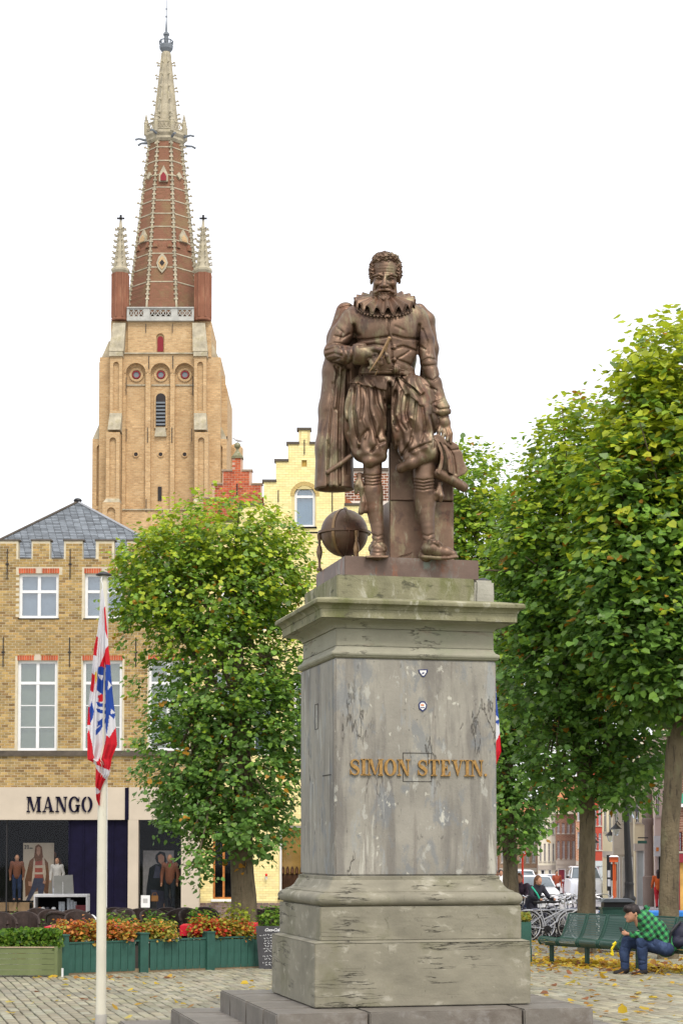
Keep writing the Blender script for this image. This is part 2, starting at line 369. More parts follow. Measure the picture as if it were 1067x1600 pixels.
# setts, laid square to the monument
class _R: pass
def setts():
    LW, LL = .125, .36; ped = (.514, 17.887); hull = 0; V = []; Fs = []; C = []; cand = []
    tm = [(-1,-1),(1,-1),(1,1),(-1,1)]
    for i in range(-75, 110):
        for j in range(-2, 62):
            lx = i*LW; ly = (j+(.5 if i % 2 else 0))*LL
            x = ped[0]+CT*lx-ST*ly; y = ped[1]+ST*lx+CT*ly
            if y < 17 or y > 37.2: continue
            px = CX+F*x/y
            if px < -60 or px > 1130: continue
            if abs(lx) < 2.3 and abs(ly) < 2.26: continue
            cand.append((x, y, px))
    cand.sort(key=lambda q: q[1]); near = []
    vis = lambda q: CY-F*((-q[1]*SP-CZ*CP)/(q[1]*CP)) < 1660 and (q[2] < 180 or q[2] > 930) and -10 < q[2] < 1077
    for q in cand: (near if len(near) < 300 and vis(q) and q[1] > 18.6 else C).append(q)
    def sett(r, jit=True):
        a, b = LW/2-.007, LL/2-.008; z = r.uniform(-.006, .006); e = .012
        pts = [(-a,-b,-.03),(a,-b,-.03),(a,b,-.03),(-a,b,-.03),(-a+r.uniform(0,.006),-b,z-.008),(a,-b,z-.008),(a,b-r.uniform(0,.01),z-.008),(-a,b,z-.008),
               (-a+e,-b+e,z),(a-e,-b+e,z+r.uniform(-.003,.003)),(a-e,b-e,z),(-a+e,b-e,z)]
        return pts, [(0,1,5,4),(1,2,6,5),(2,3,7,6),(3,0,4,7),(4,5,9,8),(5,6,10,9),(6,7,11,10),(7,4,8,11),(8,9,10,11)]
    rr = random.Random(3); vars_ = []
    for k in range(10):
        p, f = sett(rr); g = rr.uniform(.72, 1.2); me = np_mesh('paving_sett', p, f, M_PAV, colr=np.array([(g*rr.uniform(.96,1.06), g, g*rr.uniform(.88,1.0))]*12)); vars_.append(me)
    for x, y, _ in near:
        o = link_mesh('paving_sett', rr.choice(vars_), ground, (0,0,0)); gl = ground.location
        o.location = (x-gl[0], y-gl[1], G(y)-gl[2]); o.rotation_euler = (math.atan(-.0145), 0, TH+rr.uniform(-.02,.02))
    V = []; Fs = []; CC = []
    for x, y, _ in C:
        p, f = sett(rr); k = len(V); g = rr.uniform(.72, 1.2); cc = (g*rr.uniform(.96,1.06), g, g*rr.uniform(.88,1.0))
        for a, b, z in p: V.append((x+CT*a-ST*b, y+ST*a+CT*b, G(y)+z)); CC.append(cc)
        Fs += [tuple(i+k for i in q) for q in f]
    V = np.array(V)-np.array(ground.location)
    o = link_mesh('paving_setts', np_mesh('paving_setts', V, Fs, M_PAV, colr=np.array(CC)), ground); o['kind'] = 'stuff'
setts()
# ================================================================ monument pedestal
W2, D2 = .765, .72
ST_COL = (.27,.255,.22)
STREAK = [((.135,.125,.115), 1.5, (2.6,2.6,.34), .51, .1, .65), ((.34,.325,.275), .9, (1.4,1.4,.5), .52, .1, .6), ((.17,.185,.20), 3.5, (1.3,1.3,.7), .54, .07, .6), ((.42,.42,.38), 6, (1.2,1.2,.6), .61, .04, .6), ((.48,.47,.41), 2.2, (3,3,.4), .59, .05, .6), ((.28,.31,.33), 3, (2,2,.5), .58, .08, .5),
          ((.52,.51,.44), 9, (1,1,.6), .66, .03, .8), ((.07,.063,.055), 1.2, (1.3,1.3,.28), .008, 0, .8, 'r'), ((.15,.13,.115), 2.2, (3.2,3.2,.2), .56, .08, .65), ((.10,.095,.085), 30, (1,1,.5), .63, .05, .6), ((.40,.39,.34), 22, (1,1,.6), .66, .04, .6)]
M_SHAFT = mk('weathered_limestone', ST_COL, .18, 2.2, rough=.75, bump=.5, bscale=45, bdist=.006, spots=STREAK)
M_BASE = mk('fossil_limestone', (.225,.21,.16), .22, 2.5, (1,1,1.8), rough=.75, bump=.5, bscale=45, bdist=.006,
            spots=[((.15,.145,.085), 1.6, (1,1,.8), .5, .14, .75), ((.45,.43,.36), 5, (1,1,2), .58, .1, .5), ((.03,.028,.022), 1.0, (.55,.55,7), .009, 0, .95, 'r'), ((.08,.08,.05), 26, (1,1,.5), .64, .05, .6)])
M_MOSS = mk('mossy_limestone', (.22,.21,.13), .25, 3, rough=.85, bump=.6, bscale=55, bdist=.008,
            spots=[((.12,.13,.045), 2.2, (1.6,1.6,.8), .50, .14, .75), ((.44,.43,.35), 4, (1.5,1.5,.7), .56, .08, .65), ((.045,.045,.03), 5, (1,1,2.4), .57, .1, .75)])
M_FRIEZE = mk('stained_limestone', (.29,.28,.215), .18, 2.4, rough=.75, bump=.5, bscale=45, bdist=.006,
            spots=[((.25,.28,.18), 1.7, (1,1,1), .5, .14, .5), ((.07,.065,.055), 1.5, (1,1,4), .60, .05, .85), ((.2,.12,.09), 2, (1,1,3), .57, .1, .5), ((.05,.045,.04), 1.2, (1,1,5), .012, 0, .9, 'r')])
M_STEP = mk('step_bluestone', (.165,.15,.13), .25, 2.5, rough=.55, bump=.5, bscale=50, bdist=.006, spots=[((.105,.085,.07), 1.8, (1,1,1), .5, .15, .7), ((.27,.26,.25), 4, (1,1,1), .58, .1, .5)])
M_DARKJ = mk('dark_joint', (.05,.045,.04), .2)
ped = thing('monument_pedestal', 'tall weathered limestone pedestal with gilt letters and moulded cornice on stone steps', 'pedestal', (.514, 17.887, 0), TH)
def rough_box(x0, x1, y0, y1, z0, z1, r=.004, seg=.09, seed=1, bev=.006):
    """a stone block with slightly uneven, chipped faces"""
    import bmesh
    bm = bmesh.new(); nx = max(1, int((x1-x0)/seg)); ny = max(1, int((y1-y0)/seg)); nz = max(1, int((z1-z0)/seg))
    bmesh.ops.create_cube(bm, size=1)
    for v in bm.verts: v.co = Vector((x0 if v.co.x < 0 else x1, y0 if v.co.y < 0 else y1, z0 if v.co.z < 0 else z1))
    bmesh.ops.bevel(bm, geom=list(bm.edges), offset=bev, segments=2, affect='EDGES')
    es = [e for e in bm.edges if e.calc_length() > seg*1.5]
    bmesh.ops.subdivide_edges(bm, edges=es, cuts=int(max(x1-x0, y1-y0)/seg/1.5), use_grid_fill=True)
    for v in bm.verts:
        p = v.co; nn = vnoise(p.x*9+seed, p.y*9, p.z*9, seed); n2 = vnoise(p.x*30+seed, p.y*30, p.z*30, seed+1)
        v.co += Vector((nn, n2, nn*n2))*r*.5
    mb = MB(); idx = {v: i for i, v in enumerate(bm.verts)}
    mb.add([tuple(v.co) for v in bm.verts], [tuple(idx[v] for v in f.verts) for f in bm.faces]); bm.free(); return mb
def pblock(name, off, z0, z1, m, label=None, seed=1, seg=.12, r=.004, bev=.007):
    return rough_box(-W2-off, W2+off, -D2-off, D2+off, z0, z1, r, seg, seed, bev).build(name, m, ped, local=True, label=label)
# steps: each built of long slabs with open joints
def step(off, z0, z1, xs, tread, seed):
    a, b = -W2-off, W2+off; fy = -D2-off; e = tread
    cuts = [a]+xs+[b]
    for i in range(len(cuts)-1):
        x0, x1 = cuts[i]+(.006 if i else 0), cuts[i+1]-(.006 if i < len(cuts)-2 else 0)
        for y0, y1 in ((fy, fy+e), (D2+off-e, D2+off)):
            rough_box(x0, x1, y0, y1, z0, z1, .005, .12, seed+i, .012).build('step_slab', M_STEP, ped, local=True)
    n = 2
    ys = [fy+e+.01, 0, D2+off-e-.01]
    for i in range(n):
        for x0, x1 in ((a, a+e), (b-e, b)): rough_box(x0, x1, ys[i]+.005, ys[i+1]-.005, z0, z1, .005, .12, seed+7+i, .012).build('step_slab', M_STEP, ped, local=True)
step(1.567, -.14, .03, [-1.0, .35, 1.5], .55, 5); step(1.10, -.1, .185, [-1.05, -.1, 1.0], .55, 21); step(.67, 0, .392, [-.62, .78], .55, 40)
pblock('core', .2, -.1, .385, M_DARKJ)
pblock('base_block', .236, .40, .966, M_BASE, 'tall lower plinth block with open cracks', 3)
b = MB(); o1 = .236; b.frustum((-W2-o1, W2+o1, -D2-o1, D2+o1), (-W2-.172, W2+.172, -D2-.172, D2+.172), .966, .984); b.build('base_weathering', M_BASE, ped, local=True)
pblock('base_block', .172, .984, 1.285, M_BASE, 'upper plinth block', 9)
def moulding(name, prof, m):   # prof: (offset, z) upwards, square in plan with soft corners
    mb = MB(); vs = []; fs = []; n = 0; ring = []
    for o_, z in prof:
        x, y = W2+o_, D2+o_; c = .012; r = []
        pts = [(-x+c,-y),(x-c,-y),(x,-y+c),(x,y-c),(x-c,y),(-x+c,y),(-x,y-c),(-x,-y+c)]
        dense = []
        for i in range(8):
            p, q = pts[i], pts[(i+1) % 8]; k = 12 if i % 2 == 0 else 1
            for j in range(k): t = j/k; dense.append((p[0]+(q[0]-p[0])*t, p[1]+(q[1]-p[1])*t))
        n = len(dense); vs += [(a+.003*vnoise(a*8, b_*8, z*20, 4), b_+.003*vnoise(b_*8, z*20, a*8, 5), z) for a, b_ in dense]
    for i in range(len(prof)-1):
        for k in range(n): fs.append((i*n+k, i*n+(k+1) % n, (i+1)*n+(k+1) % n, (i+1)*n+k))
    fs += [tuple(range(n-1, -1, -1)), tuple(range((len(prof)-1)*n, len(prof)*n))]
    return mb.add(vs, fs).build(name, m, ped, smooth=True, local=True)
arc = lambda a0, a1, r, cx, cz, n=8: [(cx+r*math.cos(math.radians(a0+(a1-a0)*i/n)), cz+r*math.sin(math.radians(a0+(a1-a0)*i/n))) for i in range(n+1)]
moulding('base_torus', [(.14, 1.287)]+arc(-80, 85, .058, .13, 1.347)+[(.125,1.41),(.125,1.418),(.10,1.425),(.075,1.44),(.055,1.462),(.042,1.488),(.03,1.512),(.02,1.52),(.02,1.548),(.004,1.552),(.004,1.556)], M_BASE)
pblock('shaft', 0, 1.558, 3.528, M_SHAFT, 'tall grey shaft with pale and dark run marks', 13, .14, .003, .012)
moulding('astragal', [(0, 3.53),(.006,3.535),(.018,3.542)]+arc(-60, 60, .026, .004, 3.568)+[(.0,3.60),(-.012,3.62),(-.018,3.636)], M_FRIEZE)
pblock('frieze', -.018, 3.637, 3.80, M_FRIEZE, 'frieze with dark water stains', 17, .14, .003, .006)
moulding('cornice_cove', [(-.016, 3.801),(-.01,3.802),(-.006,3.815),(.01,3.835),(.035,3.85),(.07,3.858),(.095,3.863),(.095,3.87),(.15,3.872)], M_FRIEZE)
moulding('cornice_fascia', [(.15,3.874),(.155,3.876),(.155,3.952),(.162,3.955),(.166,3.968),(.178,3.985),(.198,3.995),(.216,3.999),(.218,4.003),(.218,4.03),(.205,4.044),(.02,4.078)], M_MOSS)
# attic course, with a separate end stone at the right
rough_box(-W2+.03, .565, -D2+.03, D2-.03, 4.05, 4.292, .004, .12, 31, .008).build('attic_block', M_MOSS, ped, local=True)
rough_box(.572, W2-.004, -D2+.026, D2-.03, 4.05, 4.284, .006, .1, 33, .022).build('attic_block', mk('pale_limestone', (.33,.32,.27), .2, 3, bump=.5, spots=[((.25,.26,.14), 2, (1,1,1), .5, .2, .6)]), ped, local=True, label='paler end stone')
# recessed repair patches and fine joints (proud/inset stones)
for (x0, x1, z0, z1) in ((-.13,.145,2.41,2.675),):
    for a in ((x0, x0+.006, z0, z1), (x1-.006, x1, z0, z1), (x0, x1, z1-.006, z1), (x0+.006, x1-.006, z0, z0+.005)):
        MB().box(a[0], a[1], -D2-.0035, -D2+.01, a[2], a[3]).build('patch_joint', M_DARKJ, ped, local=True)
for (y0, y1, z0, z1) in ((-.05,.08,2.92,3.16), (-.58,-.25,2.47,2.478)):
    for a in ((y0, y0+.006, z0, z1), (y1-.006, y1, z0, z1), (y0, y1, z1-.006, z1), (y0, y1, z0, z0+.006)):
        MB().box(-W2-.0035, -W2+.01, a[0], a[1], a[2], a[3]).build('patch_joint', M_DARKJ, ped, local=True)
# ------------------------------------------------ letters
def ribbon(pts, ws):
    L_, R_ = [], []
    for i, p in enumerate(pts):
        a = Vector(pts[max(i-1, 0)]); b_ = Vector(pts[min(i+1, len(pts)-1)]); t = (b_-a).normalized(); n = Vector((-t.y, t.x))
        L_.append((p[0]+n.x*ws[i]/2, p[1]+n.y*ws[i]/2)); R_.append((p[0]-n.x*ws[i]/2, p[1]-n.y*ws[i]/2))
    return L_, R_
def rib(mb, pts, ws, y0, y1):
    L_, R_ = ribbon(pts, ws)
    for i in range(len(pts)-1): mb.prism([R_[i], R_[i+1], L_[i+1], L_[i]], y0, y1)
def crv(fn, n): return [fn(i/(n-1)) for i in range(n)]
S_P = [(.63,.68),(.62,.82),(.50,.93),(.35,.95),(.20,.88),(.13,.75),(.18,.62),(.33,.53),(.50,.43),(.62,.31),(.60,.16),(.48,.06),(.33,.04),(.17,.12),(.08,.32)]
S_W = [.03,.07,.08,.09,.12,.16,.19,.22,.22,.19,.15,.10,.08,.07,.03]
def slab_serif(mb, cx, w_, z, up, y0, y1, t=.055):
    s_ = 1 if up else -1; mb.prism(sorted_ccw([(cx-w_/2, z), (cx+w_/2, z), (cx+w_/2, z+s_*t), (cx+w_*.28, z+s_*t*1.6), (cx-w_*.28, z+s_*t*1.6), (cx-w_/2, z+s_*t)]), y0, y1)
def sorted_ccw(p):
    cx = sum(q[0] for q in p)/len(p); cz = sum(q[1] for q in p)/len(p); return sorted(p, key=lambda q: math.atan2(q[1]-cz, q[0]-cx))
def glyph(ch, y0, y1, stencil=False):
    mb = MB(); B = lambda *p: mb.prism(sorted_ccw(list(p)), y0, y1)
    def stem(x, w_, sw, z0=0, z1=1, top=True, bot=True):
        B((x-w_/2,z0+.02),(x+w_/2,z0+.02),(x+w_/2,z1-.02),(x-w_/2,z1-.02))
        if bot: slab_serif(mb, x, sw, z0, True, y0, y1)
        if top: slab_serif(mb, x, sw, z1, False, y0, y1)
    wd = .7
    if ch == 'I': stem(.2,.2,.4); wd = .4
    if ch == 'S': rib(mb, S_P, S_W, y0, y1); B((.60,.62),(.66,.62),(.66,.95),(.62,.95)); B((.04,.05),(.09,.05),(.10,.36),(.05,.36)); wd = .7
    if ch == 'M':
        stem(.10,.07,.26); stem(.90,.2,.36); B((.06,1),(.30,1),(.56,.06),(.46,.06)); B((.50,.02),(.58,.12),(.86,.98),(.80,.98)); wd = 1.06
    if ch == 'N':
        stem(.11,.07,.28); stem(.72,.07,.28, bot=False); B((.06,1),(.30,1),(.755,.0),(.60,.0)); wd = .85
    if ch == 'O' or ch == 'G':
        n = 40; a0 = .14*math.pi if ch == 'G' else 0; a1 = 1.86*math.pi if ch == 'G' else 2*math.pi
        for i in range(n):
            t0, t1 = a0+(a1-a0)*i/n, a0+(a1-a0)*(i+1)/n
            if stencil and ch == 'O' and (abs(math.cos((t0+t1)/2)) < .12): continue
            q = lambda t, rx, rz: (.42+rx*math.cos(t), .5+rz*math.sin(t))
            mb.prism([q(t0,.22,.44), q(t0,.42,.52), q(t1,.42,.52), q(t1,.22,.44)], y0, y1)
        if ch == 'G': stem(.70,.19,.36, 0, .48, bot=False); B((.76,.66),(.81,.66),(.81,.98),(.78,.98))
        wd = .86
    if ch == 'T':
        stem(.4,.2,.4, top=False); B((.02,.94),(.78,.94),(.78,1),(.02,1)); B((.02,.7),(.05,.7),(.12,.94),(.02,.94)); B((.75,.7),(.78,.7),(.78,.94),(.68,.94)); wd = .8
    if ch == 'E':
        stem(.18,.2,.36, top=False, bot=False); B((.0,.94),(.62,.94),(.62,1),(.0,1)); B((.0,0),(.66,0),(.66,.06),(.0,.06)); B((.6,.7),(.62,.7),(.62,.94),(.5,.94)); B((.63,.3),(.66,.3),(.66,.06),(.5,.06))
        B((.28,.48),(.44,.48),(.44,.54),(.28,.54)); B((.41,.36),(.46,.36),(.46,.66),(.41,.66)); wd = .68
    if ch == 'V':
        B((.08,1),(.33,1),(.50,.16),(.42,.0)); B((.66,1),(.73,1),(.46,.0),(.42,.02)); slab_serif(mb,.2,.4,1,False,y0,y1); slab_serif(mb,.7,.26,1,False,y0,y1); wd = .82
    if ch == 'A':
        B((.38,1),(.46,1),(.16,.02),(.10,.02)); B((.40,1),(.50,1),(.80,.02),(.56,.02)); B((.2,.28),(.6,.28),(.6,.34),(.2,.34)); slab_serif(mb,.13,.28,0,True,y0,y1); slab_serif(mb,.70,.38,0,True,y0,y1); wd = .9
    if ch == '.': mb.prism([(.10+.09*math.cos(t*math.pi/5), .09+.09*math.sin(t*math.pi/5)) for t in range(10)], y0, y1); wd = .2
    return mb, wd
M_GILT = mk('worn_gilt', (.34,.20,.065), .35, 14, rough=.42, metal=.35, bump=.2, spots=[((.22,.10,.03), 9, (1,1,1), .55, .1, .6)])
def word(txt, x0, x1, z0, h, y0, y1, m, parent, local, gap=.1, stencil=False, seed=0, name='letter'):
    tot = 0; gl = []
    for ch in txt:
        if ch == ' ': tot += .42; gl.append((None, .42)); continue
        mb, wd = glyph(ch, y0, y1, stencil); gl.append((mb, wd)); tot += wd+gap
    sx = (x1-x0)/(tot-gap); x = x0; r = random.Random(seed)
    for (mb, wd), ch in zip(gl, txt):
        if mb:
            mb.v = [(x+vx*sx, vy, z0+vz*h) for vx, vy, vz in mb.v]; mb.build(name, m, parent, local=local); x += (wd+gap)*sx
        else: x += wd*sx
def lx(px): return -W2+(px-524)/252*2*W2
word('SIMON STEVIN.', lx(546), lx(760), 2.463, .150, -D2-.02, -D2-.002, M_GILT, ped, True, gap=.07)
# stickers
M_NAVY = flat('sticker_navy', (.02,.03,.12)); M_WHITE = flat('sticker_white', (.7,.7,.7)); M_ORG = flat('sticker_orange', (.6,.2,.05))
for k, (sx_, sz, pts) in enumerate(((lx(660), 3.405, [(-.045,.03),(.045,.034),(.045,.01),(.012,-.035),(-.005,-.035),(-.035,.0)]), (lx(659.5), 3.10, [(-.04,.02),(-.02,.045),(.02,.045),(.042,.015),(.036,-.02),(0,-.05),(-.034,-.025)]))):
    s_ = thing('sticker', ['small dark blue and white triangular sticker below the cornice of the pedestal', 'small dark blue and white shield sticker, the lower one on the pedestal shaft'][k], 'sticker', (0,0,0))
    fx = lambda x, y, z: (.514+CT*x-ST*y, 17.887+ST*x+CT*y, z)
    s_.location = fx(sx_, -D2, sz); s_.rotation_euler[2] = TH
    MB().prism(sorted_ccw(pts), -.008, -.0055).build('backing', M_NAVY, s_, local=True)
    MB().prism(sorted_ccw([(x*.72, z*.72) for x, z in pts]), -.0095, -.0082).build('print', M_WHITE, s_, local=True)
    if k: MB().box(-.018,.012,-.011,-.0098,.004,.018).build('print', M_ORG, s_, local=True); MB().box(-.02,.02,-.011,-.0098,-.016,-.009).build('print', M_NAVY, s_, local=True)
    else: MB().prism([(-.012,-.012),(.006,-.008),(.016,.004),(-.004,.006)], -.011, -.0098).build('print', M_NAVY, s_, local=True)
# ================================================================ bronze statue
M_BR = mk('patinated_bronze', (.16,.10,.066), .38, 3.5, rough=.47, metal=.55, bump=.35, bscale=55, bdist=.004, spec=.5,
          spots=[((.30,.28,.16), 4, (1.6,1.6,.6), .52, .14, .6), ((.17,.065,.035), 2.6, (1,1,.7), .55, .1, .55), ((.05,.028,.026), 4, (1,1,.8), .54, .1, .65), ((.30,.27,.19), 9, (1.3,1.3,.5), .60, .07, .5), ((.20,.25,.05), 2.3, (1,1,1), .655, .03, .8)])  # patina blotches; the pale ones double as painted highlights
M_BRL = mk('worn_bronze', (.30,.19,.10), .3, 5, rough=.38, metal=.6, bump=.3, bscale=55, bdist=.004)
M_BRP = mk('bronze_plinth', (.15,.105,.085), .25, 2.5, rough=.5, metal=.45, bump=.3, bscale=40, bdist=.004,
           spots=[((.17,.24,.20), 3, (1.5,1.5,.7), .57, .07, .6), ((.26,.10,.05), 2.2, (2.4,2.4,.5), .57, .06, .6), ((.24,.22,.19), 5, (1,1,1), .55, .1, .5)])
YS = 17.42; US = YS/F
statue = thing('bronze_statue', 'brown bronze statue of a bearded man in ruff and cloak holding dividers', 'statue', (.514+0, 17.887, 4.292))
def SX(p): return P(p[0], p[1], YS+p[2]*US) if True else None
def S3(p):
    return P(p[0], p[1], YS+p[2]*US)
# plinth
pl = rough_box(-W2+.125, W2-.125, -D2+.125, D2-.125, 4.296, 4.48, .002, .2, 3, .006)
pl.v = [(.514+CT*x-ST*y, 17.887+ST*x+CT*y, z) for x, y, z in pl.v]; pl.build('plinth', M_BRP, statue)
def statue_sculpt(): 
    lo = S3((480, 890, -68)); hi = S3((742, 440, 62)); s = Sculpt((lo[0]-.02, lo[1], 4.44), (hi[0], hi[1], S3((600,446,62))[2]), .0076, S3); s.u = US; return s
s = statue_sculpt()
E_ = s.ell; C_ = s.cone; GR = s.groove; PLT = s.plate
# torso
E_((603,515,4),(49,44,33),4); E_((606,548,0),(46,38,33),12); E_((604,580,2),(44,20,31),8)
E_((605,514,-10),(46,34,28),14); C_((562,497,4),(644,494,4),19,19,12)
E_((607,560,-16),(28,22,16),12); C_((601,500,2),(601,470,0),17,14,8)
# pelvis and breeches
E_((603,612,4),(46,26,33),8)
fold = lambda n, a, ph, zf: (lambda x, y, z: (a*US*np.cos(n*np.arctan2(x, -y)+ph+8*z+.8*np.sin(z*21+ph))*zf(z)))
E_((573,652,-6),(36,62,33),5, disp=fold(9, 2.6, .4, lambda z: 1-.3*np.cos(z*12)))
E_((579,697,-9),(31,25,28),7, disp=fold(8, 2.4, 1.1, lambda z: 1))
E_((644,652,-10),(38,66,35),5, disp=fold(9, 2.6, 2, lambda z: 1-.3*np.cos(z*12)))
E_((654,702,-15),(34,26,31),7, disp=fold(8, 2.6, .3, lambda z: 1))
C_((557,706,-14),(577,721,-26),8,9,4); C_((577,721,-26),(603,713,-18),9,7,4); E_((579,712,-10),(27,11,26),5)
C_((626,732,-24),(642,724,-34),8,9,5); C_((642,724,-34),(674,708,-28),9,9,5); C_((674,708,-28),(685,716,-8),9,7,5); E_((655,718,-12),(31,13,27),6)
# shanks
def leg(pts, rs, k=1.5): s.chain(pts, rs, k)
leg([(582,722,-8),(582,742,-8),(582,768,-4),(585,795,-3),(589,822,-4),(590,848,-6)], [15,14.5,15.5,13.6,10,8.6])
E_((581,775,2),(16,26,17),6)
leg([(663,722,-14),(662,748,-16),(663,775,-8),(665,800,-8),(668,824,-12),(670,846,-14)], [18,16.5,16.6,14,10.5,9.2])
E_((664,780,-2),(17,27,18),6)
# shoes
E_((590,858,-14),(15,12,20),4); C_((590,862,-16),(589,866,-34),12,10.5,4); s.slab([(571,868),(608,868),(606,872),(572,872)], -48, 6, 1)
E_((672,858,-16),(15,12,16),4); C_((676,860,-18),(697,864,-24),11,9,5); C_((697,864,-24),(708,866,-26),9,6,4)
s.chain([(660,870,-24),(684,872,-30),(700,872,-34),(714,870,-30)],[3,3,3,2.5],1)
C_((664,869,-8),(664,866,-8),12,10,2)
# arms
s.chain([(551,500,4),(533,524,2),(521,549,-4)],[20,16,15],8)
s.chain([(521,551,-5),(540,554,-22),(562,554,-36)],[15.2,14.6,13],4)
s.chain([(653,500,4),(663,530,6),(669,566,4)],[17.5,14,12.5],8); s.chain([(669,566,4),(678,600,0),(689,634,-5)],[12.8,12,10.6],4)
C_((558,553,-33),(564,553,-37),17,17.5,2)                  # turned back cuff, right hand
C_((686,634,-5),(690,642,-6),14.5,15,2)                    # left cuff
# cuffs cut flat
# right hand
E_((574,553,-43),(15,11,9),5); C_((566,553,-38),(578,553,-45),10,10,4)
s.chain([(586,547,-50),(597,549,-56),(604,556,-57),(607,566,-54)],[4.6,4.4,4,3.4],1.5)
s.chain([(586,553,-50),(594,560,-58),(595,568,-56),(589,572,-51)],[4.6,4.4,4,3.5],1.5)
s.chain([(583,558,-50),(589,566,-57),(588,574,-54),(583,575,-49)],[4.4,4.2,3.8,3.3],1.5)
s.chain([(578,561,-48),(582,569,-53),(581,575,-50),(577,575,-47)],[4,3.8,3.4,3],1.5)
s.chain([(576,546,-48),(588,545,-56),(598,548,-60)],[4.6,4.4,3.6],2)
# left hand resting on the hat
s.chain([(691,646,-6),(693,660,-8)],[8,9.5],3); E_((694,662,-9),(10,12,6.5),3)
s.chain([(700,666,-10),(704,678,-13),(704,692,-14)],[3.7,3.5,2.8],1.2); s.chain([(697,670,-11),(700,680,-16),(698,688,-18)],[3.8,3.5,2.9],1.2)
s.chain([(692,670,-10),(693,679,-16),(690,686,-18)],[3.7,3.4,2.8],1.2); s.chain([(688,664,-9),(685,674,-14),(685,682,-14)],[3.9,3.5,2.9],1.2)
# doublet front: opening seam, quilting creases, buttons
GR([(607,488),(608,505),(606,516),(609,530),(613,545),(612,560),(616,575)], 1.3, 2.6)
for g, w_, a in (([(553,531),(575,531),(606,526)],1.6,3),([(614,524),(632,529),(654,530)],1.6,3),([(612,545),(630,541),(650,548)],1.6,3),([(560,542),(585,538),(604,541)],1.8,2.2),
     ([(616,563),(632,554),(640,548)],1.5,2.2),([(614,560),(636,568),(648,574)],1.8,2.4),([(552,508),(556,520),(562,524)],2,2.6),([(553,520),(560,526)],1.6,2.2),([(618,510),(630,516)],2,1.2),([(576,560),(598,552)],1.6,2),
     ([(554,508),(553,520),(554,535)],2.0,3.5),([(655,508),(653,525),(653,545),(651,575)],2.0,3.5),([(561,580),(600,579),(648,580)],1.4,2),([(561,587),(600,586),(648,588)],1.4,2.2)): GR(g, w_, a)
for x, y in ((611,500),(611,521),(616,543),(616,562),(617,577)): E_((x,y,-31 if y < 530 else -33),(3.6,3.4,4),.6)
# sleeves
for g in ([(512,541),(522,536),(545,539)],[(509,548),(525,543),(545,545)],[(510,556),(522,552),(534,556)],[(516,565),(530,560)],[(527,512),(536,520),(533,530)],[(523,525),(536,528),(546,522)],[(540,542),(543,554),(540,566)],[(548,541),(551,554),(548,567)],[(532,541),(536,550),(534,560)],
     [(657,566),(668,560),(682,562)],[(656,572),(670,572),(684,570)],[(660,588),(676,595),(688,587)],[(664,602),(682,610)],[(654,540),(664,546)],[(660,515),(668,535),(668,552)],[(676,630),(692,624)]): GR(g, 1.7, 1.9)
GR([(550,536),(552,555),(549,571)],1.5,2.5); GR([(673,632),(686,640),(703,638)],1.5,2.2,-60,20); GR([(676,645),(690,652),(702,648)],1.5,2.4,-60,20)
s.base = s.D.copy()
# belt, buckle, skirts of the doublet
PLT([(560,579),(600,577),(648,579),(649,587),(600,585),(560,588)], 2.2)
PLT([(615,570),(625,571),(626,589),(616,590)], 5); GR([(618,573),(618,587),(623,587),(623,574)],1,1.6)
PLT([(560,586),(618,588),(616,600),(610,613),(598,610),(586,606),(572,604),(560,600),(548,598),(538,602),(546,592)], 5, k=.5)
PLT([(620,588),(634,600),(650,618),(664,640),(656,634),(645,622),(632,616),(624,600)], 4, k=.5)
PLT([(628,588),(648,586),(655,598),(664,612),(658,617),(648,606),(636,598)], 6, k=.5)
GR([(560,602),(563,592),(566,588)],1.6,1.8); GR([(585,604),(584,594)],1.8,1.4); GR([(600,609),(601,594)],1.8,1.4)
# breeches folds
for g, w_, a in (([(556,606),(553,640),(556,668),(562,690)],2.2,4.5),([(564,604),(566,630),(564,655)],2,4),([(574,606),(576,640),(582,664),(590,690)],2.4,5),([(586,608),(589,630),(598,648),(602,680)],2.2,4.5),
     ([(596,612),(600,630),(604,650)],1.8,3.5),([(548,610),(543,640),(545,675)],2,3.5),([(562,700),(566,682),(574,672)],2.2,4),([(580,706),(590,694),(600,690)],2.2,4),([(567,655),(572,668),(570,684)],2.2,-2.6),
     ([(608,600),(607,650),(608,700),(607,722)],3.2,8),([(618,612),(614,640),(616,664)],2.2,5),([(628,612),(624,640),(626,660),(634,672)],2.2,4),([(638,618),(634,645),(640,668)],2.2,4.5),([(650,630),(648,655),(642,690),(628,712)],2.4,4.5),
     ([(660,636),(664,664),(658,690)],2.2,3.5),([(622,690),(620,706),(628,720)],2.2,4),([(636,660),(640,652),(646,656),(644,680)],2,-3),([(640,706),(656,698),(672,692)],2.2,3.6),([(672,650),(678,676),(676,700)],2,3),
     ([(584,650),(590,664),(588,680)],2,-2.4),([(618,648),(612,660),(620,672)],2,-2.6),([(557,640),(561,656),(560,676)],1.8,-2.2)): GR(g, w_, a)
# garters and stocking wrinkles
for y in (742,747,752,757): GR([(566,y),(582,y+2),(600,y-1)],1.1,1.7)
for y in (748,753,758,763): GR([(643,y),(661,y+3),(682,y-1)],1.1,1.8)
for g in ([(578,842),(590,846),(601,841)],[(579,835),(590,839),(599,835)],[(657,834),(668,838),(680,833)],[(656,842),(668,846),(682,840)]): GR(g,1.2,1.4)
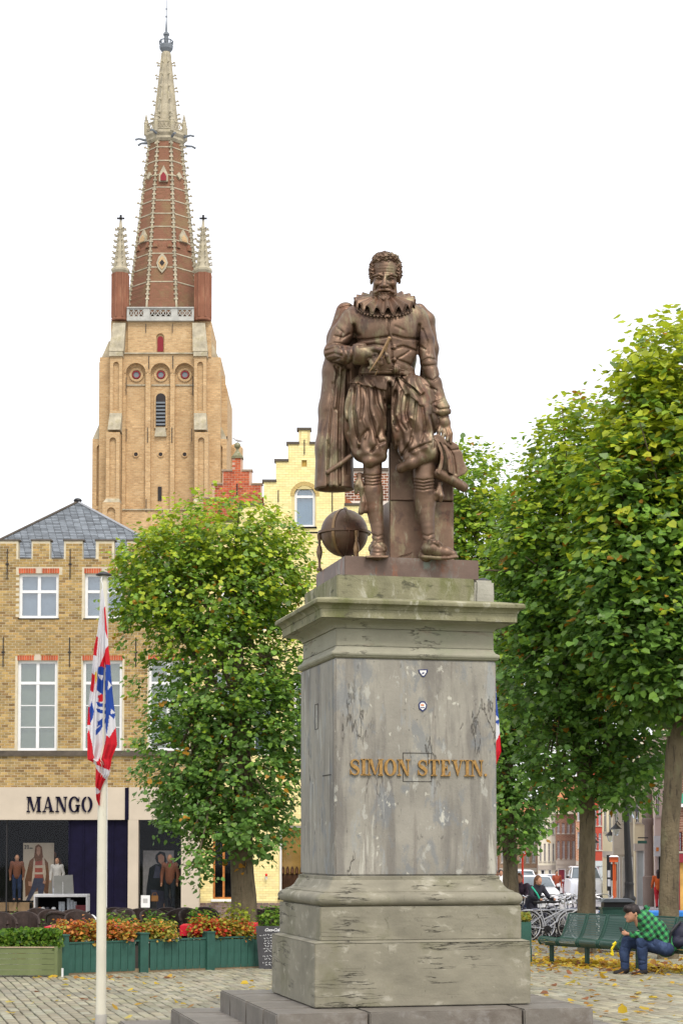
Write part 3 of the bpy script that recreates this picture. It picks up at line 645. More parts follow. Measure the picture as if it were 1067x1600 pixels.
# ribbon bows at knee and shoe
for cx, cy, v, q in ((562,752,-10,1),(686,765,-10,.8)):
    E_((cx,cy-9,v),(6*q,5*q,5),1); s.chain([(cx,cy-6,v-2),(cx-5*q,cy+6,v-4),(cx-6*q,cy+18*q,v-2)],[3.5,4.5,3],1); s.chain([(cx,cy-6,v-2),(cx+3,cy+10,v-4),(cx+2,cy+22*q,v-2)],[3.5,4.5,3],1)
s.chain([(566,768,-10),(567,785,-12),(564,800,-10)],[3,4.5,5],1); s.chain([(566,768,-8),(572,782,-9),(570,798,-8)],[3,4,4.5],1)
for cx, cy, v in ((590,851,-28),(678,848,-26)):
    for dx, dy, dv in ((-11,5,2),(11,3,0),(-9,-3,4),(10,9,-1),(-12,10,4)): s.chain([(cx,cy,v),(cx+dx*.55,cy+dy*.4-2,v-3),(cx+dx,cy+dy,v+dv)],[2.6,3,2.2],.8)
    E_((cx,cy,v-1),(4,3.4,4),1)
GR([(575,862),(590,864),(604,862)],1.1,1.6)
body = s.obj('figure', M_BR, statue)
# ---- cloak
c = statue_sculpt(); 
cf = lambda x, y, z: .0
c.chain([(540,488,16),(530,530,22),(526,580,22),(523,640,20),(521,700,18),(522,785,18)],[16,19,22,25,28,32],8)
c.chain([(548,520,28),(540,600,30),(537,690,28),(536,780,24)],[16,16,15,14],8)
c.slab([(480,764),(560,760),(560,800),(480,800)], -68, 62, 0) if False else None
c.chain([(655,484,12),(668,500,16),(672,545,20),(668,600,24),(660,640,26)],[10,11,13,14,14],6)
c.chain([(560,486,26),(600,480,30),(650,486,24)],[12,12,12],6)
for x0 in (560,585,610,635): c.chain([(x0,495,34),(x0,560,38),(x0-2,640,38),(x0-4,690,36)],[13,14,14,12],10)
b_, x, y, z = c.sl(S3((480,850,-60)), S3((565,757,60)), .01); c.D[b_] = np.maximum(c.D[b_], (S3((0,762,0))[2]-z+.02*(y-YS)))   # hem cut level
c.ell((519,768,16),(24,12,20),1, sub=True)
for g, w_, a in (([(529,575),(518,640),(513,700),(512,760)],1.8,4),([(536,580),(531,640),(530,700),(531,757)],2.6,5),([(520,600),(506,680),(500,750)],3,2.2),([(544,580),(542,660),(543,740)],2.6,5),([(523,640),(521,700),(522,764)],2.6,2.4),
     ([(512,690),(516,700),(514,715)],1.8,2),([(524,572),(530,590),(527,640)],2.4,3),([(660,490),(668,510),(670,540)],1.6,2.5),([(531,482),(540,479),(552,478)],1.5,2)): c.groove(g, w_, a, -60, 12)
c.obj('cloak', M_BR, statue)
# sword scabbard under the cloak
sc = MB(); sc.tube([S3((512,738,-10)), S3((530,726,-12)), S3((549,712,-10))], [.022,.024,.024], 10); sc.ball(S3((512,738,-10)), .023, 10);sc.build('scabbard', M_BR, statue, smooth=True)
# ---- dividers
d = MB(); d.tube([S3((608,529,-66)), S3((594,556,-65)), S3((577,581,-64))], [.013,.012,.003], 6); d.tube([S3((608,529,-62)), S3((600,556,-58)), S3((586,586,-52))], [.011,.010,.003], 6); d.ball(S3((608,529,-64)), .02, 10)
d.build('dividers', M_BRL, statue, smooth=True)
# ---- hat with curled brim, and scroll
h = Sculpt(S3((668,790,-50)), S3((742,668,40)), .0065, S3); h.u = US
h.slab([(690,687),(703,688),(714,694),(722,708),(724,720),(731,734),(726,741),(714,746),(704,744),(702,722),(698,704)], -14, -4, 1)
h.slab([(675,681),(684,678),(694,684),(702,700),(707,720),(708,742),(700,738),(699,722),(695,705),(688,692),(680,687)], -26, 8, 1)
h.slab([(677,684),(684,688),(690,700),(693,716),(691,730),(687,742),(682,738),(687,722),(688,708),(683,696)], -36, -20, 1)
h.groove([(700,700),(708,712),(712,740)],1.6,1.6,-60,30); h.groove([(694,694),(704,704),(718,702)],1.4,1.4,-60,30)
h.obj('hat', M_BR, statue)
t = MB(); t.tube([S3((681,738,-20)), S3((700,747,-14)), S3((724,761,-6))], [.052,.05,.046], 14); t.ball(S3((724,761,-6)), .046, 12); t.tube([S3((679,736,-20)), S3((684,740,-19))], [.04,.054], 14); t.build('scroll', M_BR, statue, smooth=True)
# ---- book pile / pillar behind the legs
bk = MB(); zb = 4.478; zt = S3((600,782,15))[2]; x0 = S3((609,800,2))[0]; x1 = S3((710,800,2))[0]
yb = S3((600,800,14))[1]; bk.add([(x0,yb,zb),(x1,yb+.06,zb),(x1-.03,yb+.5,zb),(x0-.12,yb+.45,zb),(x0,yb,zt),(x1,yb+.06,zt),(x1-.03,yb+.5,zt),(x0-.12,yb+.45,zt)],[(0,3,2,1),(4,5,6,7),(0,1,5,4),(1,2,6,5),(2,3,7,6),(3,0,4,7)])
bk.build('pillar', M_BR, statue, bevel=.008)
bk = MB(); zt2 = S3((600,706,15))[2]; a = S3((608,700,20))[0]; b2 = S3((708,700,20))[0]
bk.prism([(a,zt+.002),(b2,zt+.002),(b2,zt2+.06),(b2-.1,zt2+.10),(a,zt2+.1)], yb+.03, yb+.40); bk.build('pillar', M_BR, statue, bevel=.01, label='upper block of the pillar')
for k in range(7):
    q = MB(); xx = x0+.02+k*.024; q.tube([(x0+.07+k*.03, yb-.004+.005*k, zb+.04+.006*k), (x0+.12+k*.03, yb-.002+.005*k, zb+.06+.012*k)], .003, 5); q.build('wrinkle', M_BR, statue) if k < 4 else None
# ---- ruff
def ruff():
    NP_, R0, R1 = 18, 13*US, 49*US; na, nr = NP_*10, 9; V = []; Fs = []; c0 = Vector(S3((601,463,-2)))
    for side in (1, -1):
        for j in range(nr):
            t_ = j/(nr-1); r = R0+(R1-R0)*t_
            for i in range(na):
                an = 2*math.pi*i/na; wv = math.sin(NP_*an); wv = math.copysign(abs(wv)**.55, wv); am = (.8+5*t_)*US
                rr_ = r+.8*US*math.sin(NP_*an*2)*t_; dx = math.sin(an)*rr_; dy = -math.cos(an)*rr_*.92
                dz = wv*am - US*t_*(9+27*math.cos(an)) +side*.7*US
                V.append((c0.x+dx, c0.y+dy, c0.z+dz))
    n1 = na*nr
    for sd_ in (0, 1):
        for j in range(nr-1):
            for i in range(na):
                q = (j*na+i+sd_*n1, j*na+(i+1) % na+sd_*n1, (j+1)*na+(i+1) % na+sd_*n1, (j+1)*na+i+sd_*n1); Fs.append(q if sd_ else q[::-1])
    for i in range(na): a_ = (nr-1)*na+i; b_ = (nr-1)*na+(i+1) % na; Fs.append((a_, b_, b_+n1, a_+n1))
    for i in range(na): a_ = i; b_ = (i+1) % na; Fs.append((a_, a_+n1, b_+n1, b_))
    V = np.array(V); off = np.array(c0); o = link_mesh('ruff', np_mesh('ruff', V-off, Fs, M_BR, smooth=True), statue, c0-wloc(statue))
    # under layer, smaller
    mb = MB(); 
    for k in range(48):
        an = 2*math.pi*k/48; r_ = 45*US; p = (c0.x+math.sin(an)*r_, c0.y-math.cos(an)*r_*.9, c0.z-8*US-US*(9+27*math.cos(an))); mb.ball(p, 2.2*US, 6, sc=(1,1,1.2))
    mb.lathe([(14*US,-6*US),(42*US,-9*US),(43*US,-12*US),(20*US,-12*US)], 0, 0, 24); k0 = len(mb.v)-96
    mb.v[k0:] = [(c0.x+x, c0.y+y*.9, c0.z+z+3*US-US*(9*math.hypot(x, y)-27*y)/(45*US)) for x, y, z in mb.v[k0:]]
    mb.build('ruff_edge', M_BR, o, smooth=True)
ruff()
# ---- head
hd = Sculpt(S3((568,482,-48)), S3((634,388,42)), .0036, S3); hd.u = US; E = hd.ell
E((602,423,0),(22.5,27,26),3); E((601,444,-7),(18.5,20,17),8); E((600,458,-12),(12,11,9),8); hd.cone((601,452,2),(601,480,2),13,14,4)
E((592,443,-18),(8,6,6),5); E((611,443,-18),(8,6,6),5)                         # cheekbones
hd.chain([(584,431,-20),(592,429,-25),(600,431,-26)],[1.8,2.6,2.6],3); hd.chain([(619,431,-20),(611,429,-25),(603,431,-26)],[1.8,2.6,2.6],3)
hd.chain([(601,430,-25),(600.5,440,-29),(600,446,-33)],[3.2,3.4,4.2],2); E((595.5,447,-28),(3,2.6,3.4),1.2); E((605,447,-28),(3,2.6,3.4),1.2)
E((591.5,436,-27),(6.6,4.2,5),2, sub=True); E((610.5,436,-27),(6.6,4.2,5),2, sub=True)
E((592,436.5,-20.5),(4.6,3.3,3.4),.6); E((610.5,436.5,-20.5),(4.6,3.3,3.4),.6)
hd.chain([(587,434.5,-23),(592,433.2,-25.5),(597,435.5,-24)],[1,1.4,1],.6); hd.chain([(605,435.5,-24),(610.5,433.2,-25.5),(616,434.5,-23)],[1,1.4,1],.6)
hd.chain([(587,438,-22),(592,440,-23.5),(597,438.5,-23)],[.8,1,.8],.6); hd.chain([(605,438.5,-23),(610.5,440,-23.5),(616,438,-22)],[.8,1,.8],.6)
hd.chain([(600,452.5,-28),(593,454,-26),(586,457,-21),(583,455,-19)],[3,3,2.2,1],1); hd.chain([(601,452.5,-28),(608,454,-26),(615,457,-20),(618,455,-18)],[3,3,2.2,1],1)
E((600,458,-25),(6,1.9,3),.8); hd.groove([(592,456.4),(600,455.8),(608,456.4)],1,1.6,-45,-10)
bd = lambda x, y, z: 1.1*US*vnoise(x*260, y*260, z*260, 3)
E((600,467,-19),(9.5,10,8.5),2, disp=bd); E((587,456,-8),(5,12,8),3, disp=bd); E((615,456,-8),(5,12,8),3, disp=bd)
for y in (416,420.5,425): hd.groove([(590,y+.6),(602,y-.4),(614,y+.6)],1,.28,-45,-10)
hd.groove([(598.5,427),(599,433)],.9,1.2,-45,-10); hd.groove([(590,447),(587,453)],1.2,1.2,-45,-10); hd.groove([(611,447),(614,453)],1.2,1.2,-45,-10)
E((580,440,1),(2.4,5,4),1); E((624,439,1),(2.4,5,4),1)
hd.obj('head', M_BR, statue)
hr = Sculpt(S3((566,470,-48)), S3((636,386,44)), .0036, S3); hr.u = US
cn = lambda x, y, z: US*(2.9*vnoise(x*110, y*110, z*130, 8)+1.0*vnoise(x*420, y*420, z*420, 9))
hr.ell((602,420,4),(23.5,25.5,27),2, disp=cn); hr.ell((602,406,-10),(21,10,17),4, disp=cn); hr.ell((582,424,-4),(4.6,16,12),2, disp=cn); hr.ell((622,424,-4),(5.5,17,12),2, disp=cn)
hr.ell((602,431,-34),(18,25,27),3, sub=True); hr.ell((602,474,-10),(26,28,40),1, sub=True)
hr.obj('hair', M_BR, statue)
# ---- globe on its stand
glb = Vector(P(538,833,18.12)); gr = 37.5*18.12/F
q = MB(); q.ball(glb, gr, 40); q.build('globe', M_BR, statue, smooth=True)
q = MB()
def ring(mb, c0, R, wd, th_, ax_, n=48, m=0):   # flat ring; ax_ 'z' horizon, else rotation angle about z for a meridian
    vs = []; fs = []
    for i in range(n):
        a_ = 2*math.pi*i/n
        for r_, h_ in ((R-wd,-th_),(R,-th_),(R,th_),(R-wd,th_)):
            if ax_ == 'z': vs.append((c0[0]+r_*math.cos(a_), c0[1]+r_*math.sin(a_), c0[2]+h_))
            else: u_ = r_*math.cos(a_); vs.append((c0[0]+u_*math.cos(ax_)-h_*math.sin(ax_), c0[1]+u_*math.sin(ax_)+h_*math.cos(ax_), c0[2]+r_*math.sin(a_)))
    for i in range(n):
        for k in range(4): fs.append((i*4+k, ((i+1) % n)*4+k, ((i+1) % n)*4+(k+1) % 4, i*4+(k+1) % 4))
    mb.add(vs, fs, m)
ring(q, glb, gr+.026, .03, .012, 'z'); q.build('horizon_ring', M_BR, statue, smooth=False)
q = MB(); ring(q, glb, gr+.018, .022, .007, math.radians(100)); q.build('meridian_ring', M_BR, statue)
q = MB(); tt = gr+.006
ring(q, glb, tt, .01, .014, math.radians(62)); q.build('band', M_BRL, statue)
for ang in (-62, 62, 172, 205):
    a_ = math.radians(ang) if ang != 205 else math.radians(180)
    if ang == 172: continue
    lx_ = glb.x+(gr+.01)*math.cos(a_); ly_ = glb.y+(gr+.01)*math.sin(a_)
    zt_ = glb.z-.012; zb_ = 4.478; H_ = zt_-zb_
    q = MB(); q.lathe([(r_*1.15, zb_+H_*t_) for r_, t_ in ((.022,0),(.024,.05),(.012,.1),(.012,.3),(.022,.42),(.026,.52),(.02,.64),(.01,.72),(.014,.76),(.01,.8),(.018,.88),(.02,1))], lx_, ly_, 12)
    q.build('globe_leg', M_BRL if ang == -62 else M_BR, statue, smooth=True)
# ================================================================ buildings on the left
M_MORT = mk('lime_mortar', (.55,.49,.36), .15, 5, bump=.5, bscale=60)
M_YB = mk('yellow_brick', (.38,.27,.115), .2, 3, rough=.85, bump=.5, bscale=70, attr='col', spots=[((.16,.11,.05), 14, (1,1,2), .58, .1, .5), ((.45,.36,.2), 9, (1,1,2), .62, .08, .4)])
M_RED = mk('red_brick', (.42,.10,.045), .25, 3, rough=.85, bump=.5, bscale=70, attr='col')
M_CREAM = mk('cream_painted_brick', (.80,.70,.36), .06, 2, rough=.75, bump=.4, bscale=50, attr='col', spots=[((.42,.33,.14), 3, (1,1,3), .64, .05, .5)])
M_PW = mk('white_window_paint', (.72,.73,.74), .05, 4, rough=.45, bump=.08)
M_COP = mk('dark_coping', (.085,.07,.055), .3, 4, rough=.7, bump=.4)
M_SLATE = mk('slate', (.17,.19,.205), .25, 5, rough=.5, bump=.25, attr='col')
M_IRON = flat('black_iron', (.02,.02,.022), .5)
M_GL = glassmat('window_glass', (.8,.85,.88), .12)
M_GLD = glassmat('shop_glass', (.85,.86,.88), .02)
M_BLIND = mk('green_grey_blind', (.26,.27,.17), .12, 3, rough=.8)
M_LACE = mk('pale_curtain', (.30,.32,.37), .12, 3, rough=.8)
M_BAND = mk('sandstone_panel', (.50,.435,.35), .08, 1.2, rough=.6, bump=.2, bscale=30)
M_NVY = mk('dark_blue_panel', (.006,.005,.02), .3, 3, rough=.6, bump=.1, spec=.1)
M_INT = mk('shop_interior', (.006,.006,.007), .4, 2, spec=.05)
M_CARD = mk('cardboard', (.42,.27,.13), .2, 4, bump=.2)
def in_poly(x, z, poly):
    c = False; n = len(poly)
    for i in range(n):
        x0, z0 = poly[i]; x1, z1 = poly[(i+1) % n]
        if (z0 > z) != (z1 > z) and x < (x1-x0)*(z-z0)/(z1-z0)+x0: c = not c
    return c
def bricks(parent, inside, x0, x1, z0, z1, yf, m, bw=.2, ch=.08, mt=.012, proud=.008, seed=1, tint=(1,1,1), vary=.3, indiv=0, ind_ok=None, hues=None):
    r = random.Random(seed); rows = int((z1-z0)/ch); V = []; Fs = []; C = []; variants = []; n = 0
    hues = hues or [(1,1,1),(1.1,1.02,.9),(.8,.78,.72),(1.12,1.1,1.0),(.68,.6,.55),(1,.95,.8)]
    def mesh(w_): return [(0,0,0),(w_,0,0),(w_,0,ch-mt),(0,0,ch-mt),(.002,-proud,.002),(w_-.002,-proud,.002),(w_-.002,-proud,ch-mt-.002),(.002,-proud,ch-mt-.002)], [(4,5,6,7),(0,1,5,4),(1,2,6,5),(2,3,7,6),(3,0,4,7)]
    if indiv:
        for k in range(8):
            v, f = mesh(bw-mt); h = r.choice(hues); g = r.uniform(1-vary, 1+vary*.5); variants.append(np_mesh('brick', v, f, m, colr=np.array([[h[i]*g*tint[i] for i in range(3)]]*8)))
    pl_ = wloc(parent)
    for j in range(rows):
        z = z0+j*ch; x = x0-(bw/2 if j % 2 else 0)
        while x < x1:
            a, b_ = max(x, x0), min(x+bw, x1)-mt
            if b_-a > .03 and inside((a+b_)/2, z+ch/2):
                # trim to openings at both ends
                if not inside(a+.004, z+ch/2): a = a+(b_-a)*.5
                if not inside(b_-.004, z+ch/2): b_ = a+(b_-a)*.5
                if n < indiv and (ind_ok is None or ind_ok((a+b_)/2, z)) and b_-a > bw*.9:
                    o = link_mesh('brick', r.choice(variants), parent, Vector((a, yf+r.uniform(-.002,.002), z))-pl_); n += 1
                else:
                    v, f = mesh(b_-a); k = len(V); d = r.uniform(-.002,.002); V += [(a+p[0], yf+p[1]+d, z+p[2]) for p in v]; Fs += [tuple(i+k for i in q) for q in f]
                    h = r.choice(hues); g = r.uniform(1-vary, 1+vary*.5); C += [[h[i]*g*tint[i] for i in range(3)]]*8
            x += bw
    if V:
        V = np.array(V)-np.array(pl_); o = link_mesh('bricks', np_mesh('bricks', V, Fs, m, colr=np.array(C)), parent); o['kind'] = 'stuff'
def window(parent, x0, x1, z0, z1, yf, cols=2, transom=(), bars=(), fw=.07, depth=.14, back=M_LACE, glass=None, arch=False, frame=M_PW, lab=None):
    """a framed window set back in its opening"""
    mb = MB(); ya, yb = yf+depth-.05, yf+depth
    mb.box(x0, x0+fw, ya, yb, z0, z1); mb.box(x1-fw, x1, ya, yb, z0, z1); mb.box(x0+fw, x1-fw, ya, yb, z0, z0+fw); mb.box(x0+fw, x1-fw, ya, yb, z1-fw, z1)
    for k in range(1, cols): xc = x0+(x1-x0)*k/cols; mb.box(xc-fw*.55, xc+fw*.55, ya-.004, yb-.004, z0+fw, z1-fw)
    for t in transom: mb.box(x0+fw, x1-fw, ya-.012, yb-.008, t-fw*.5, t+fw*.5)
    for t in bars: mb.box(x0+fw, x1-fw, ya+.008, yb-.012, t-.014, t+.014)
    f = mb.build('window', frame, parent, label=lab); 
    ys = (yb-.02, yb-.015); e = fw*.5
    MB().box(x0+e, x1-e, ys[0], ys[1], z0+e, z1-e).build('pane', glass or M_GL, f)
    MB().box(x0+.01, x1-.01, yb+.06, yb+.08, z0+.01, z1-.01).build('blind', back, f)
    return f
Y1 = 57.; sx = lambda p: PX(p, Y1); sz = lambda p: PZ(p, Y1); g57 = G(57)
mb_ = thing('brick_building', 'yellow brick shop building with battlements, white windows and grey slate roof', 'building', (sx(109), Y1+4, g57))
xl, xr = sx(-100), sx(313)
W1 = [(sx(a), sx(a+62), sz(1173), sz(1032)) for a in (-74, 26, 128, 231)]+[(sx(a), sx(a+62), sz(966), sz(896)) for a in (-74, 27, 130, 231)]
zt = sz(873); zb = sz(1231)
mer = [(sx(a), sx(a+29), zt, sz(845)) for a in (-105, -55, -4, 46, 97, 147, 196, 247, 296)]
wall = MB(); wall.holes(xl, xr, zb, zt, Y1, Y1+.3, W1); 
for m_ in mer: wall.box(max(xl, m_[0]), min(xr, m_[1]), Y1, Y1+.3, zt, m_[3])
wall.box(xl, xr, Y1+.3, Y1+8, sz(1231)+.5, sz(1225)+.6) ; wall.box(xl, xl+.3, Y1+.31, Y1+8, zb, zt); wall.box(xr-.3, xr, Y1+.31, Y1+8, zb, zt); wall.box(xl+.3, xr-.3, Y1+7.7, Y1+8, zb, zt)
wall.build('wall', M_MORT, mb_)
for m_ in mer: MB().box(m_[0]-.03, m_[1]+.05, Y1-.03, Y1+.32, m_[3], m_[3]+.045).build('coping', M_COP, mb_)
for i in range(len(mer)-1): MB().box(mer[i][1]+.052, mer[i+1][0]-.032, Y1-.02, Y1+.31, zt, zt+.03).build('coping', M_COP, mb_)
heads = [(w_[0]-.02, w_[1]+.02, w_[3], w_[3]+.165) for w_ in W1]
def insA(x, z):
    if any(w_[0]-.002 < x < w_[1]+.002 and w_[2]-.02 < z < w_[3] for w_ in W1): return False
    if any(h[0] < x < h[1] and h[2] < z < h[3]+.01 for h in heads): return False
    if sz(1182) < z < sz(1171): return False
    if z > zt-.02: return any(m_[0] < x < m_[1] and z < m_[3]-.01 for m_ in mer)
    return True
bricks(mb_, insA, max(xl, sx(-45)), xr, zb, sz(845), Y1, M_YB, seed=4, indiv=300, ind_ok=lambda x, z: z > sz(1025) and sx(0) < x < sx(215))
for i, h in enumerate(heads):            # red soldier courses with a pale key block
    n = 17; w_ = (h[1]-h[0])/n
    for k in range(n):
        if k in (8,) or (k in (7, 9) and i < 4): continue
        g = random.uniform(.75, 1.15); MB().box(h[0]+k*w_+.006, h[0]+(k+1)*w_-.006, Y1-.012, Y1+.05, h[2]+.003, h[3]-.01, 0, (g,g*.95,g*.9)).build('brick', M_RED, mb_)
    c_ = (h[0]+h[1])/2; MB().box(c_-w_*1.2, c_+w_*1.2, Y1-.02, Y1+.05, h[2]+.002, h[3]+.02).build('key_block', M_BAND, mb_)
for i, w_ in enumerate(W1):
    lo = i < 4; zz = lambda p: sz(p)
    window(mb_, w_[0], w_[1], w_[2], w_[3], Y1, 2, (zz(1067),) if lo else (zz(924),), (zz(1102), zz(1136)) if lo else (), back=M_BLIND if lo else M_LACE, fw=.085)
    if not lo: MB().box(w_[0]-.03, w_[1]+.03, Y1-.03, Y1+.05, w_[2]-.03, w_[2]-.002).build('sill', M_RED, mb_)
MB().box(xl, xr, Y1-.10, Y1+.05, sz(1181), sz(1173)).build('string_course', M_COP, mb_)
for a, b_, c_ in ((8,858,905),(107,858,905),(3,996,1042),(107,996,1042),(211,996,1042),(206,858,905)):
    m3 = MB(); m3.tube([(sx(a), Y1-.025, sz(b_)), (sx(a), Y1-.025, sz(c_))], .016, 6); m3.box(sx(a)-.05, sx(a)+.05, Y1-.03, Y1-.012, sz((b_+c_)/2)-.02, sz((b_+c_)/2)+.02); m3.build('wall_tie', M_IRON, mb_)
# hipped slate roof
ap = (sx(118), Y1+4.2, 0); zr = sz(848); xa, xb = sx(-98), xr-.1
rise = PZ(786, Y1+4.2)-zr; ap = (sx(109), Y1+4.2, zr+rise)
r_ = MB(); A = (xa, Y1+.32, zr-.75); B_ = (xb, Y1+.32, zr-.75); Cc = (xb, Y1+7.6, zr-.75); D_ = (xa, Y1+7.6, zr-.75)
apx = (PX(118, Y1+4.2), Y1+4.2, zr+rise)
r_.add([A, B_, Cc, D_, apx], [(0,1,4),(1,2,4),(2,3,4),(3,0,4)]); roof = r_.build('roof', M_SLATE, mb_)
def slates(A, B_, T, parent, w_=.22, ex=.11, seed=1):
    A, B_, T = Vector(A), Vector(B_), Vector(T); u = (B_-A).normalized(); m_ = A+u*(T-A).dot(u); up = (T-m_); H = up.length; up.normalize(); nrm = u.cross(up).normalized()
    if nrm.z < 0: nrm = -nrm
    r = random.Random(seed); mb = MB(); L = (B_-A).length; xt = (T-A).dot(u)
    for j in range(int(H/ex)):
        t = j*ex; a = xt*t/H; b_ = L-(L-xt)*t/H; x = a-(w_/2 if j % 2 else 0)
        while x < b_:
            p, q = max(x, a), min(x+w_, b_)-.012
            if q-p > .03:
                h0 = .02+r.uniform(0, .006); g = r.uniform(.7, 1.3); v = []
                for (xx, tt, hh) in ((p,t,h0),(q,t,h0),(q,t+ex*1.05,.008),(p,t+ex*1.05,.008),(p,t,.0),(q,t,.0)): v.append(A+u*xx+up*tt+nrm*hh)
                mb.add(v, [(0,1,2,3),(4,5,1,0)], 0, (g,g,g*1.03))
            x += w_
    o = mb.build('slates', M_SLATE, parent, kind='stuff')
slates(A, B_, apx, roof)
rd = MB(); rd.tube([Vector(B_)+Vector((0,0,.03)), Vector(apx)+Vector((0,0,.04))], .045, 6); rd.build('ridge', mk('lead', (.3,.31,.33), .15), roof)
rd = MB(); rd.tube([Vector(A)+Vector((0,0,.03)), Vector(apx)+Vector((0,0,.04))], .045, 6); rd.build('ridge', M_COP, roof)
MB().ball((apx[0], apx[1], apx[2]+.08), .11, 8, sc=(1.3,1,.8)).build('ridge_cap', M_IRON, roof)
# shop front
zf0, zf1 = sz(1281), sz(1230)
MB().box(xl, sx(199), Y1-.12, Y1+.2, zf0, zf1-.003).build('fascia_panel', M_BAND, mb_)
MB().box(sx(196), sx(201.5), Y1-.14, Y1+.1, zf0, zf1-.02).build('fascia_strip', M_NVY, mb_)
MB().box(sx(202), xr, Y1-.12, Y1+.2, zf0+.0, zf1-.003).build('fascia_panel', M_BAND, mb_)
for a, b_ in ((201,217),(284,312)): MB().box(sx(a), sx(b_), Y1-.12, Y1+.35, g57, zf0-.003).build('pillar', M_BAND, mb_)
MB().box(sx(108), sx(200), Y1+.02, Y1+.3, g57, zf0-.003).build('blue_panel', M_NVY, mb_)
for a in (108.5,131,153.5,177,199.6): MB().box(sx(a)-.02, sx(a)+.02, Y1-.005, Y1+.02, g57, zf0-.003).build('panel_trim', M_NVY, mb_)
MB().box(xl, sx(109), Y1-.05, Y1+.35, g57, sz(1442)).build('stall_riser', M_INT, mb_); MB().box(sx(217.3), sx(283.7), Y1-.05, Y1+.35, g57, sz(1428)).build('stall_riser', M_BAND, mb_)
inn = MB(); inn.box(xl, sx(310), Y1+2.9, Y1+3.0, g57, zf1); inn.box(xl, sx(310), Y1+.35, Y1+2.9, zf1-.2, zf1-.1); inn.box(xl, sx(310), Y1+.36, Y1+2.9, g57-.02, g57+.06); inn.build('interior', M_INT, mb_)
MB().box(xl, sx(108), Y1+.06, Y1+.075, sz(1441), zf0-.003).build('shop_pane', M_GLD, mb_); MB().box(sx(217.3), sx(283.7), Y1+.06, Y1+.075, sz(1427), zf0-.003).build('shop_pane', M_GLD, mb_)
for x in (11,): MB().box(sx(x)-.02, sx(x)+.02, Y1+.02, Y1+.058, sz(1441), zf0-.004).build('glazing_bar', M_IRON, mb_)
word('MANGO', sx(43.5), sx(146), sz(1269), sz(1245)-sz(1269), Y1-.17, Y1-.122, M_NVY, mb_, False, gap=.12, stencil=True)
# ---------------------------------------------------------------- cream step gable
Y2 = 57.4; cx_ = lambda p: PX(p, Y2); cz_ = lambda p: PZ(p, Y2)
yh = thing('gabled_house', 'cream painted brick house with stepped gable and arched blue-grey attic window', 'building', (cx_(475), Y2+4, G(Y2)))
steps_ = [(466,484,672),(449,501,694),(430,520,721),(411,539,753)]
x0, x1 = cx_(313.5), cx_(636)
poly = [(x0, G(Y2)), (x1, G(Y2)), (x1, cz_(840))]
rs_ = [(539,753),(558,790),(578,822),(600,840)]
outl = [(x0, cz_(840)), (x0, G(Y2))]
wA = (cx_(459.5), cx_(492), cz_(823), cz_(779))
gf = [(cx_(333), cx_(366), cz_(1405), cz_(1290)), (cx_(437), cx_(476), cz_(1402), cz_(1290)), (cx_(372), cx_(390), G(Y2), cz_(1300))]
mid = [(cx_(333), cx_(369), cz_(1180), cz_(1050)), (cx_(395), cx_(430), cz_(1180), cz_(1050)), (cx_(459), cx_(492), cz_(1180), cz_(1050)), (cx_(345), cx_(380), cz_(985), cz_(905)), (cx_(408), cx_(441), cz_(985), cz_(905)), (cx_(560), cx_(592), cz_(1180), cz_(1050))]
attic = (cx_(471), cx_(478.5), cz_(729), cz_(719))
def gw(z):   # gable half extents at height z, in pixels
    for a, b_, t in steps_:
        if z > cz_(t+27 if t < 740 else t+37): return a, b_
    return None
w2 = MB(); zc = cz_(840)
w2.holes(x0, x1, G(Y2), zc, Y2, Y2+.3, gf+mid)
lv = [672,694,721,753,790,815,840]; exl = [466,449,430,411,372,340]; exr = [484,501,520,539,578,612]
for i in range(6):
    hs = [h for h in (wA, attic) if not (h[3] < cz_(lv[i+1]) or h[2] > cz_(lv[i]))]
    if i >= 3: hs.append((wA[0], wA[1], cz_(823), cz_(764)))
    w2.holes(cx_(exl[i]), cx_(exr[i]), cz_(lv[i+1]), cz_(lv[i]), Y2, Y2+.3, hs)
    MB().box(cx_(exl[i])-.06, cx_(exr[i])+.04, Y2-.05, Y2+.33, cz_(lv[i]), cz_(lv[i])+.07).build('coping', M_COP, yh) if i == 0 else None
    if i:
        for a, b_ in ((exl[i]-2.5, exl[i-1]+1),(exr[i-1]-1, exr[i]+2.5)): MB().box(cx_(a), cx_(b_), Y2-.05, Y2+.33, cz_(lv[i]), cz_(lv[i])+.07).build('coping', M_COP, yh)
w2.build('wall', mk('cream_joint', (.60,.50,.25), .1, 3), yh)
ac = (cx_(475.7), cz_(775)); ar = (wA[1]-wA[0])/2
def in_arch(x, z, g_=0): return (wA[0]-g_ < x < wA[1]+g_ and wA[2]-g_ < z < ac[1]) or ((x-ac[0])**2+(z-ac[1])**2 < (ar+g_)**2 and z >= ac[1])
def insC(x, z):
    if in_arch(x, z): return False
    if attic[0] < x < attic[1] and attic[2] < z < attic[3]: return False
    if any(h[0] < x < h[1] and h[2] < z < h[3] for h in gf+mid): return False
    if z < zc: return True
    for i in range(6):
        if cz_(lv[i+1]) <= z < cz_(lv[i])-.02: return cx_(exl[i]) < x < cx_(exr[i])
    return False
hc = [(1,1,1),(1.04,1.04,1.0),(.95,.93,.88),(1.03,1,.92)]
bricks(yh, insC, x0, x1, cz_(1408), cz_(670), Y2, M_CREAM, bw=.19, ch=.075, mt=.007, proud=.005, seed=9, vary=.06, hues=hc)
bricks(yh, lambda x, z: not any(h[0] < x < h[1] and h[2] < z < h[3] for h in gf), x0, x1, G(Y2), cz_(1410), Y2-.02, mk('mauve_plinth', (.20,.15,.15), .15, 3, attr='col'), bw=.19, ch=.075, proud=.01, seed=10, vary=.1)
